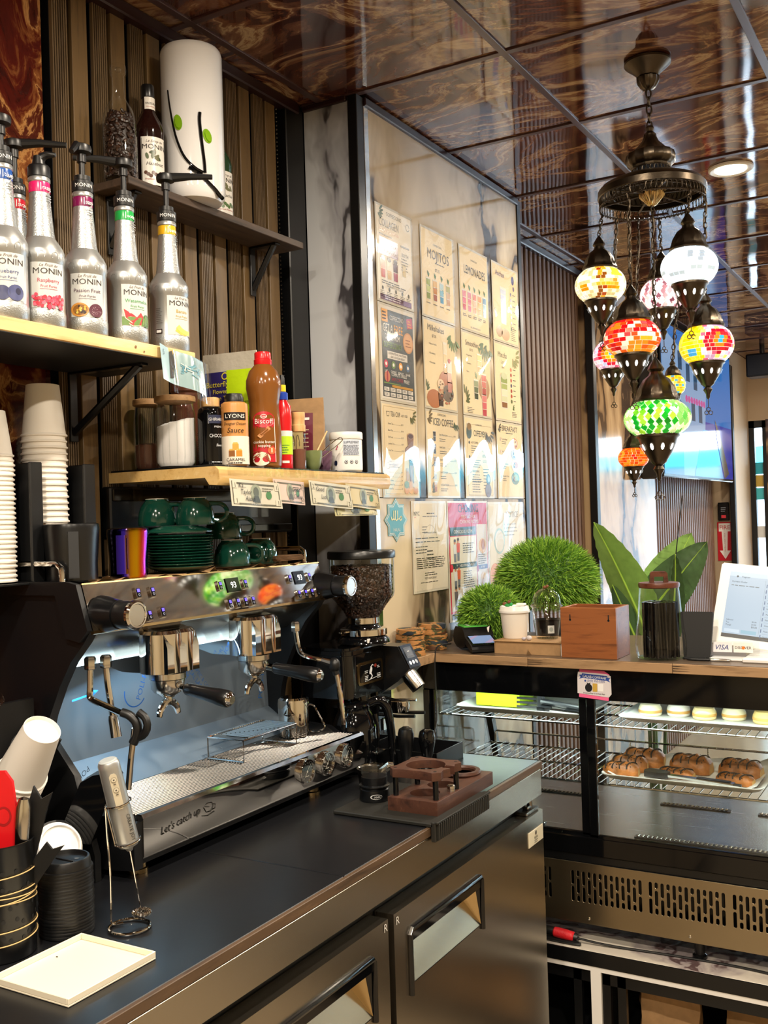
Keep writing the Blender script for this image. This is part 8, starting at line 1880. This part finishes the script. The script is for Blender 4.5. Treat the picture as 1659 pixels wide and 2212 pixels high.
mb = MB(); mb.lathe([(.11, 0), (.13, .02), (.16, .30), (.155, .32), (.14, .30), (0, .29)], 'white_glaze', (-1.10, 3.95, .0005), 32); part(mb, 'pot', t)
def bleaf(tip, root, wd, mat, sidev, curl=.1, name='leaf'):
 tip = Vector(tip); root = Vector(root); ax = tip - root; L = ax.length; ax.normalize(); s = Vector(sidev); s = (s - ax * s.dot(ax)).normalized(); nn = ax.cross(s)
 n, k = 26, 8; vs = []; fs = []
 for i in range(n + 1):
  u_ = i / n; half = wd * (math.sin(PI * min(1, u_ * .96 + .04)) ** .55) * (1 - .25 * u_)
  for j in range(k + 1):
   v_ = j / k * 2 - 1; rib = .0035 * math.cos(i * 2 * PI / 2.2 + abs(v_) * 3) * (1 if abs(v_) > .05 else 0)
   vs.append(root + ax * (u_ * L - abs(v_) * half * .25) + s * v_ * half + nn * (curl * (abs(v_) ** 1.6) * half + rib - curl * L * .5 * u_ * u_))
 for i in range(n): fs += [(i * (k + 1) + j, i * (k + 1) + j + 1, (i + 1) * (k + 1) + j + 1, (i + 1) * (k + 1) + j) for j in range(k)]
 m = MB(); m.add(vs, fs, mat); o = part(m, name, t, ang=80)
 m = MB(); m.tube([root + ax * (u_ * L) - nn * (curl * L * .5 * u_ * u_) - nn * .002 for u_ in [i / 10 for i in range(11)]], [.006, .002], 'grass_b', 6); part(m, 'midrib', o)
 return o
bleaf((-1.250, 3.86, 1.580), (-1.095, 3.92, 1.090), .105, 'leaf_green', (.9, -.3, .35), .25)
bleaf((-.955, 3.98, 1.520), (-1.10, 3.95, 1.180), .115, 'leaf_green', (-.5, .2, .6), .2)
bleaf((-.880, 3.92, 1.480), (-1.12, 3.93, 1.180), .100, 'leaf_dark', (-.6, .0, .8), .25)
bleaf((-.925, 3.84, 1.440), (-1.02, 3.88, 1.06), .050, 'leaf_dark', (.7, -.4, .2), .3)
bleaf((-1.225, 3.88, 1.330), (-1.12, 3.95, 1.00), .050, 'leaf_dark', (.8, .2, .2), .3)
mb = MB()
for (a, b) in (((-1.10, 3.95, .30), (-1.095, 3.92, 1.10)), ((-1.09, 3.95, .30), (-1.10, 3.95, 1.19)), ((-1.11, 3.95, .3), (-1.12, 3.93, 1.19)), ((-1.08, 3.93, .3), (-1.02, 3.88, 1.07)), ((-1.12, 3.96, .3), (-1.12, 3.95, 1.01))): mb.tube([a, b], .007, 'leaf_dark', 7)
mb.tube([(-1.02, 3.9, 1.1), (-.985, 3.92, 1.45), (-.960, 3.94, 1.66)], .0022, 'black_matte', 6); part(mb, 'stems', t)
# --- mosaic lantern chandelier
LC = V(-.770, 2.920, 0)
ch = thing('mosaic_chandelier', 'bronze chandelier with nine coloured mosaic glass lanterns hanging on chains', 'chandelier', (LC.x, LC.y, 2.90))
def em(col, s):
 k = 'mosaic_' + col.strip('#')
 if k in MATS: return MATS[k]
 return simple(k, col, .12, emit=col, es=s)
def lz(prof, z, name, n=32, flute=None, label=None, mat='bronze'):
 m = MB(); m.lathe(prof, mat, (LC.x, LC.y, z), n, flute=flute); return part(m, name, ch, label)
lz([(.030, 0), (.038, .012), (.060, .030), (.066, .036), (.066, .042), (.058, .046), (0, .046)], 2.853, 'canopy'); lz([(.008, 0), (.020, .006), (.030, .022), (.032, .034), (.028, .040), (0, .040)], 2.815, 'canopy_cup', 48, (12, .05))
def chain(p0, p1, r=.0085, wire=.0016, amp=.0, parent=None, name='chain'):
 p0 = Vector(p0); p1 = Vector(p1); L = (p1 - p0).length; n = max(2, int(L / (r * 1.75))); m = MB(); d = (p1 - p0).normalized()
 a = d.cross(V(.86, .5, 0)).normalized(); b = d.cross(a)
 for k in range(n):
  c = p0 + (p1 - p0) * ((k + .5) / n); s = a if k % 2 else b
  m.tube([c + d * (r * 1.15 * math.cos(q)) + s * (r * .62 * math.sin(q)) for q in [2 * PI * i / 10 for i in range(10)]], wire, 'bronze', 5, closed=True)
 if amp:
  N_ = 26; m.tube([p0 + (p1 - p0) * (k / N_) + V(.865, .5, 0) * amp * math.sin(k * .9) + V(-.3, .5, 0) * amp * .5 * math.cos(k * .7) for k in range(N_ + 1)], .0021, 'bronze', 6)
 return part(m, name, ch if parent is None else parent)
chain(LC + V(0, 0, 2.816), LC + V(0, 0, 2.700), .012, .0028)
lz([(.010, .125), (.012, .118), (.009, .110), (.018, .100), (.018, .094), (.024, .080), (.040, .062), (.052, .052), (.066, .045), (.070, .030), (.066, .016), (.056, .008), (.054, .0)][::-1], 2.585, 'dome', 48, (16, .025))
def lattice(R0, z0, z1, n, name, tilt=0.0):
 m = MB(); h = (z1 - z0) / 2
 for k in range(n):
  a = 2 * PI * k / n; c = LC + V((R0 + tilt * .5) * math.cos(a), (R0 + tilt * .5) * math.sin(a), (z0 + z1) / 2); s = V(-math.sin(a), math.cos(a), 0); wd = PI * R0 / n * .95; o = V(math.cos(a), math.sin(a), 0)
  m.tube([c + s * wd * math.cos(q) + (V(0, 0, h) + o * tilt * .5) * math.sin(q) for q in [2 * PI * i / 8 for i in range(8)]], .0011, 'bronze', 4, closed=True)
 for (rr, z) in ((R0, z0), (R0 + tilt, z1)): m.tube(ring(LC + V(0, 0, z), rr, 48), .0022, 'bronze', 6, closed=True)
 return part(m, name, ch, 'pierced bronze lattice band')
lattice(.054, 2.562, 2.586, 30, 'lattice_band')
lz([(.056, .0), (.060, .006), (.110, -.006), (.142, -.020), (.152, -.032), (.153, -.050), (.149, -.052), (.148, -.034), (.136, -.024), (.104, -.010), (.056, -.004)], 2.560, 'shade', 56)
lattice(.148, 2.484, 2.510, 64, 'lattice_band'); lattice(.110, 2.515, 2.542, 46, 'lattice_band', .01)
m = MB()
for k in range(72): a = 2 * PI * k / 72; m.ball(LC + V(.148 * math.cos(a), .148 * math.sin(a), 2.481), .0026, 'bronze', 6, 4)
part(m, 'bead_fringe', ch, kind='stuff')
m = MB()
for k in range(6): a = k * PI / 3; m.tube([LC + V(.02 * math.cos(a), .02 * math.sin(a), 2.515), LC + V(.148 * math.cos(a), .148 * math.sin(a), 2.505)], .003, 'bronze', 6)
part(m, 'spokes', ch)
lz([(.004, 0), (.012, .004), (.034, .030), (.038, .042), (.034, .046), (0, .046)], 2.478, 'under_cup', 48, (14, .06), mat='brass_trim')
BUDGET = [290]
def lantern(c, rx, rz, top, pattern, label, big=14, hook=None, es=1.0):
 """c: globe centre; top: where its chain starts"""
 c = Vector(c); s = rx / .075
 g = MB(); g.ball(c, (rx * .965, rx * .965, rz * .965), em(pattern['base'], pattern.get('bs', 1.2)), 24, 16); gl_ = part(g, 'lantern_globe', ch, label)
 nlat = pattern['rows']; joined = MB(); camd = Vector((-c.x, -c.y, 1.6 - c.z)).normalized(); cand = []
 for i in range(nlat):
  t0 = -1.12 + 2.24 * i / nlat; t1 = -1.12 + 2.24 * (i + 1) / nlat; tm = (t0 + t1) / 2; ncol = max(8, int(pattern['cols'] * math.cos(tm) + .5))
  for k in range(ncol):
   a0 = 2 * PI * (k + (.5 if i % 2 else 0)) / ncol; a1 = a0 + 2 * PI / ncol; am = (a0 + a1) / 2
   col = pattern['fn'](am - math.atan2(camd.y, camd.x), tm, i, k)
   if col is None: continue
   def P(u_, v_, e): return c + V(rx * e * math.cos(v_) * math.cos(u_), rx * e * math.cos(v_) * math.sin(u_), rz * e * math.sin(v_))
   du = (a1 - a0) * .06; dv = (t1 - t0) * .06
   if pattern.get('diamond'): q = [(am, t0 + dv), (a1 - du, tm), (am, t1 - dv), (a0 + du, tm)]; q = [(am + (u_ - am) * 1.0, tm + (v_ - tm) * 1.75) for u_, v_ in q]
   else: q = [(a0 + du, t0 + dv), (a1 - du, t0 + dv), (a1 - du, t1 - dv), (a0 + du, t1 - dv)]
   vs = [P(u_, v_, .962) for u_, v_ in q] + [P(u_, v_, 1.012) for u_, v_ in q]; fs = [(4, 5, 6, 7)] + [(j, (j + 1) % 4, 4 + (j + 1) % 4, 4 + j) for j in range(4)]
   n_ = V(math.cos(tm) * math.cos(am), math.cos(tm) * math.sin(am), math.sin(tm)); cand.append((n_.dot(camd), vs, fs, col))
 cand.sort(key=lambda e: -e[0])
 for idx, (dt, vs, fs, col) in enumerate(cand):
  if idx < big and BUDGET[0] > 0 and dt > .2:
   BUDGET[0] -= 1; m = MB(); m.add(vs, fs, em(col, pattern.get('es', .85))); part(m, 'glass_tile', gl_)
  else: joined.add(vs, fs, em(col, pattern.get('es', .85)))
 if joined.v: part(joined, 'mosaic', gl_, kind='stuff')
 m = MB(); z = c.z + rz * .80
 m.lathe([(.050 * s, 0), (.052 * s, .004 * s), (.048 * s, .010 * s), (.046 * s, .016 * s), (.042 * s, .030 * s), (.030 * s, .050 * s), (.017 * s, .060 * s), (.014 * s, .068 * s), (.019 * s, .074 * s), (.014 * s, .084 * s), (.006 * s, .096 * s), (0, .104 * s)], 'bronze', (c.x, c.y, z), 36, flute=(12, .03)); part(m, 'cap', gl_, 'fluted bronze cap')
 m = MB(); z = c.z - rz * .82
 m.lathe([(.0, -.105 * s), (.005 * s, -.098 * s), (.006 * s, -.088 * s), (.013 * s, -.076 * s), (.008 * s, -.068 * s), (.018 * s, -.060 * s), (.020 * s, -.055 * s), (.030 * s, -.040 * s), (.040 * s, -.018 * s), (.044 * s, -.006 * s), (.049 * s, -.002 * s), (.049 * s, .003 * s), (.044 * s, .006 * s)], 'bronze', (c.x, c.y, z), 36); fi = part(m, 'finial', gl_, 'bronze bottom finial')
 m = MB()
 for k in range(10):
  a = 2 * PI * k / 10 + .2; o_ = V(math.cos(a), math.sin(a), 0); sd = V(-math.sin(a), math.cos(a), 0); cc_ = V(c.x, c.y, z - .026 * s) + o_ * .0375 * s; up = V(0, 0, 1) * .92 + o_ * .45
  vs = [cc_ + sd * (.0040 * s * math.cos(q)) + up * (.0085 * s * math.sin(q)) + o_ * .0012 for q in [2 * PI * i / 8 for i in range(8)]]; m.add(vs, [tuple(range(8))], 'led_slot')
 part(m, 'light_slots', fi, 'lit teardrop openings')
 m = MB(); q = V(c.x, c.y, z - .105 * s); r_ = V(.865, .5, 0)
 m.tube([q, q - V(0, 0, .020 * s)], .0012, 'bronze', 5)
 for k in range(3): m.tube([q - V(0, 0, (.020 + .010 * (k > 0)) * s + .006 * s) + r_ * ((0, -.006, .006)[k] * s) + r_ * (.0055 * s * math.cos(a)) + V(0, 0, .0055 * s * math.sin(a)) for a in [2 * PI * i / 10 for i in range(10)]], .0012, 'bronze', 5, closed=True)
 part(m, 'pendant_hook', gl_)
 t_ = Vector(top); chain(V(c.x, c.y, c.z + rz * .80 + .100 * s), t_, .0085, .0014, .004, gl_, 'chain')
simple('led_slot', '#ffffff', .3, emit=(1, 1, .95), es=2.5)
def R_(*cs): return lambda: random.choice(cs)
def flower(center, rings):
 def f(u_, v_):
  d = math.hypot((u_ - center[0]), (v_ - center[1]) * 1.0)
  for r, c_ in rings:
   if d < r: return c_
  return None
 return f
pink_mix = ['#e8c8d8', '#f0e4e8', '#c8a0c0', '#d86080', '#c8d0f0']
fl1 = flower((.28, .05), [(.14, '#2aa0e8'), (.30, '#f07818'), (.46, '#d81c28'), (.60, '#b0102c')])
fl2 = flower((-.10, .05), [(.16, '#30a8e8'), (.34, '#f0c018'), (.50, '#f08018'), (.72, '#d81838')])
wrap = lambda a: (a + PI) % (2 * PI) - PI
def p_orange(u_, v_, i, k):
 u_ = wrap(u_); d1 = math.hypot(u_ - .55, v_ + .25); d2 = math.hypot(u_ + .75, v_ + .25); d3 = math.hypot(u_ - .75, v_ - .5)
 if d1 < .26 or d2 < .24: return random.choice(['#e8a010', '#f0b828', '#d88a08'])
 if d3 < .3: return '#e8dc40'
 if abs(u_) < .20: return random.choice(['#8a4a14', '#f0a020', '#a83c10', '#f0b030'])
 return random.choice(['#e8e8d8', '#f0e8c0', '#d8c890', '#f0f0e8'])
def p_white(u_, v_, i, k):
 u_ = wrap(u_); d = math.hypot(u_ - .35, v_ - .35)
 if d < .32 and (i + k) % 2: return '#8c98a4'
 if abs(v_ + .35 - .15 * math.sin(u_ * 3)) < .07: return '#a0aeb4'
 return random.choice(['#f0f8ff', '#ffffff', '#e0ecf0', '#c8d8dc'])
def p_rose(u_, v_, i, k):
 if (i + k) % 3 == 0: return random.choice(['#a06474', '#8c5060', '#c88c98'])
 return random.choice(['#f4e8ec', '#fff4f4', '#d8b0b8', '#f0d8d8'])
def p_red(u_, v_, i, k):
 u_ = wrap(u_); w_ = v_ - .42 * math.sin(u_ * 2.6 + .4)
 if abs(w_ - .30) < .09 or abs(w_ + .34) < .09: return random.choice(['#e8dcc4', '#d8d0b8'])
 if w_ < -.34: return random.choice(['#f08018', '#f0a020', '#e85c14'])
 return random.choice(['#d01418', '#b80c14', '#f07814', '#e04010', '#c81018'])
def p_yel(u_, v_, i, k):
 u_ = wrap(u_); c_ = fl1(u_ - .25, v_)
 if c_: return c_
 if u_ < -.15: return random.choice(['#f0d818', '#e8c810', '#f0e048']) if math.hypot(u_ + .6, v_ + .5) > .2 else '#48a0d8'
 return random.choice(pink_mix + ['#f0e878'])
def p_flower(u_, v_, i, k): return fl2(wrap(u_), v_) or random.choice(pink_mix)
def p_green(u_, v_, i, k):
 u_ = wrap(u_)
 if abs(u_ + .15) < .72 and abs(v_) < .86: return random.choice(['#0c8a1c', '#14a024', '#0a7818', '#70c828', '#a0d838', '#18a830'])
 return random.choice(['#a8d878', '#d0e8a0', '#80c060', '#e8f0c8', '#58b048'])
def p_small_y(u_, v_, i, k): return random.choice(['#f0d020', '#e8c010', '#f0e060', '#50a8d8', '#e0a830'])
def p_small_o(u_, v_, i, k): return '#c81414' if math.hypot(wrap(u_), v_) < .35 and (i + k) % 2 else random.choice(['#f07010', '#e85808', '#f0901c', '#d84008'])
top = lambda a, r=.148: LC + V(r * math.cos(a), r * math.sin(a), 2.484)
lantern((-.930, 2.920, 2.274), .074, .058, top(PI), dict(base='#f8e8b0', rows=13, cols=34, fn=p_orange), 'amber and clear mosaic lantern globe', 30)
lantern((-.655, 2.850, 2.272), .0765, .059, top(-.55), dict(base='#f8ffff', bs=2.2, rows=12, cols=30, fn=p_white, es=1.3), 'brilliant white mosaic lantern globe', 30)
lantern((-.790, 3.080, 2.254), .066, .055, top(1.7), dict(base='#fff0f0', bs=1.7, rows=9, cols=22, fn=p_rose, diamond=True), 'white and rose mosaic lantern globe', 25)
lantern((-.806, 2.800, 2.086), .0775, .058, top(-1.75), dict(base='#f4d8c0', rows=11, cols=26, fn=p_red), 'red and orange mosaic lantern globe', 45)
lantern((-.632, 2.925, 2.064), .074, .062, top(.05), dict(base='#fff4d0', rows=13, cols=34, fn=p_yel), 'yellow mosaic lantern globe with a red flower', 35)
lantern((-.925, 3.000, 2.075), .058, .052, top(2.6), dict(base='#f8e8e0', rows=11, cols=28, fn=p_flower), 'multicoloured mosaic lantern globe with a blue centred flower', 30)
lantern((-.775, 2.920, 1.868), .094, .061, LC + V(0, 0, 2.478), dict(base='#e8f8d0', rows=9, cols=26, fn=p_green, diamond=True), 'large green mosaic lantern globe', 70)
lantern((-.752, 3.020, 1.972), .036, .034, top(1.1), dict(base='#fff0b0', rows=10, cols=22, fn=p_small_y), 'small yellow mosaic lantern globe', 10)
lantern((-.868, 2.990, 1.764), .0455, .034, top(2.1), dict(base='#f8c890', rows=10, cols=24, fn=p_small_o), 'small orange mosaic lantern globe, lowest of all', 15)
# --- far end of the room
simple('tv_sky', '#0c0e12', .08, emit='#2a78c8', es=0.94); simple('tv_sea', '#0c0e12', .08, emit='#3038a8', es=0.94); simple('tv_house', '#0c0e12', .08, emit='#8fb0d8', es=0.94); simple('tv_shade', '#0c0e12', .08, emit='#4a78b0', es=0.85)
simple('tv_pool', '#0c0e12', .08, emit='#58a8d8', es=1.02); simple('tv_rock', '#0c0e12', .08, emit='#6a5c50', es=0.68); simple('tv_pink', '#0c0e12', .08, emit='#d858a8', es=0.85); simple('tv_win', '#0c0e12', .08, emit='#2c5a80', es=0.68)
t = thing('wall_television', 'large wall television showing a white seaside house and blue sea', 'television', (-1.64, 7.3, 1.80))
ay, by, az, bz_ = 6.22, 8.30, 1.815, 2.80
mb = MB(); mb.box(-1.665, -1.622, ay, by, az, bz_, 'black_gloss', .006); b = part(mb, 'casing', t)
ftv = plane((-1.6215, ay, az), (0, 1, 0), (0, 0, 1)); w_, h_ = by - ay, bz_ - az
mb = MB(); mb.rect(ftv, .02, .02, w_ - .02, h_ - .02, 'tv_sky', d=.0005); mb.rect(ftv, w_ * .5, .02, w_ - .02, h_ * .42, 'tv_sea', d=.001)
mb.poly(ftv, [(.02, .02), (w_ * .52, .02), (w_ * .58, h_ * .62), (w_ * .42, h_ * .82), (w_ * .30, h_ * .84), (.02, h_ * .95)], 'tv_house', d=.0015); mb.poly(ftv, [(.02, .02), (w_ * .24, .02), (w_ * .26, h_ * .5), (.02, h_ * .6)], 'tv_shade', d=.002)
mb.poly(ftv, [(w_ * .38, .02), (w_ * .82, .02), (w_ * .70, h_ * .36), (w_ * .52, h_ * .36)], 'tv_pool', d=.0025); mb.poly(ftv, [(w_ * .70, h_ * .46), (w_ * .78, h_ * .36), (w_ * .92, .06), (w_ * .84, .02), (w_ * .74, h_ * .28)], 'tv_rock', d=.003)
for (a, c_) in ((.30, .66), (.40, .62), (.46, .40), (.36, .40), (.20, .72), (.12, .40)): mb.rect(ftv, w_ * a, h_ * c_, w_ * (a + .05), h_ * (c_ + .12), 'tv_win', d=.0035)
for k in range(8): mb.disc(ftv, w_ * (.30 + k * .035), h_ * .54, .035, .025, 'tv_pink', d=.003, n=8)
part(mb, 'picture', b)
mb = MB(); mb.box(-1.79, -1.665, 7.1, 7.4, 2.2, 2.4, 'black_satin', .01); part(mb, 'wall_mount', t)
mb = MB(); mb.box(-1.72, -1.62, 6.06, 6.14, 1.80, 2.85, 'black_satin', .01); part(mb, 'side_post', t)
t = thing('loudspeaker', 'black wall loudspeaker near the ceiling at the far right', 'loudspeaker', (-1.43, 8.4, 2.63))
mb = MB(); mb.box(-1.51, -1.30, 8.36, 8.54, 2.64, 2.82, 'black_satin', .008); part(mb, 'cabinet', t)
mb = MB(); mb.box(-1.50, -1.31, 8.354, 8.36, 2.65, 2.81, 'black_matte', .003); part(mb, 'grille', t); mb = MB(); mb.cyl((-1.40, 8.45, 2.82), (-1.40, 8.45, CZ), .02, 'black_satin', 12); part(mb, 'bracket', t)
t = thing('fire_sign', 'red and white FIRE EXTINGUISHER sign with a down arrow', 'sign', (-1.725, 8.418, 1.19))
fe = plane((-1.782, 8.4185, 1.192), (1, 0, 0), (0, 0, 1)); mb = MB(); rd_ = ink('#c81c2c'); wt_ = ink('#f4eeea')
mb.prism([(0, 0), (.115, 0), (.115, .31), (0, .31)], fe, .0, .002, rd_); part(mb, 'plate', t)
mb = MB(); mb.rect(fe, .012, .235, .103, .300, wt_, d=.0026); mb.txt(fe, 'FIRE', .0575, .252, .034, rd_, d=.0032, align='c', wmax=.082); mb.poly(fe, [(.034, .235), (.081, .235), (.074, .075), (.041, .075)], wt_, d=.0028); mb.poly(fe, [(.014, .082), (.101, .082), (.0575, .014)], wt_, d=.0030)
for k, ch_ in enumerate('EXTINGUISHER'): mb.txt(fe, ch_, .0575, .212 - k * .0125, .010, rd_, d=.0036, align='c')
part(mb, 'lettering', t)
t = thing('alarm_box', 'black wall alarm box above the fire sign', 'alarm', (-1.72, 8.41, 1.52))
mb = MB(); mb.box(-1.765, -1.680, 8.385, 8.418, 1.515, 1.660, 'black_gloss', .004); part(mb, 'case', t)
mb = MB(); f = plane((-1.7225, 8.3848, 1.58), (1, 0, 0), (0, 0, 1)); mb.rect(f, -.018, -.045, .018, -.022, ink('#c8303c'), d=.0006); mb.lines(f, -.02, .04, .04, 3, .014, .005, ink('#8a9098')); part(mb, 'face_print', t)
for i, (x, z, cl, lb) in enumerate(((-1.575, 1.95, '#2cb4cc', 'teal sticker uppermost on the street window'), (-1.575, 1.84, '#c8a84c', 'yellow sticker in the middle of the street window'), (-1.575, 1.73, '#48c4d0', 'teal sticker lowest on the street window'), (-1.57, 1.40, '#e6e8ea', 'white notice on the street window'))):
 m = MB(); f = plane((x, 9.208, z), (1, 0, 0), (0, 0, 1)); m.prism([(-.045, -.05), (.045, -.05), (.045, .05), (-.045, .05)], f, 0, .001, ink(cl)); m.build('window_sticker', label=lb, cat='sticker', at=(x, 9.208, z))
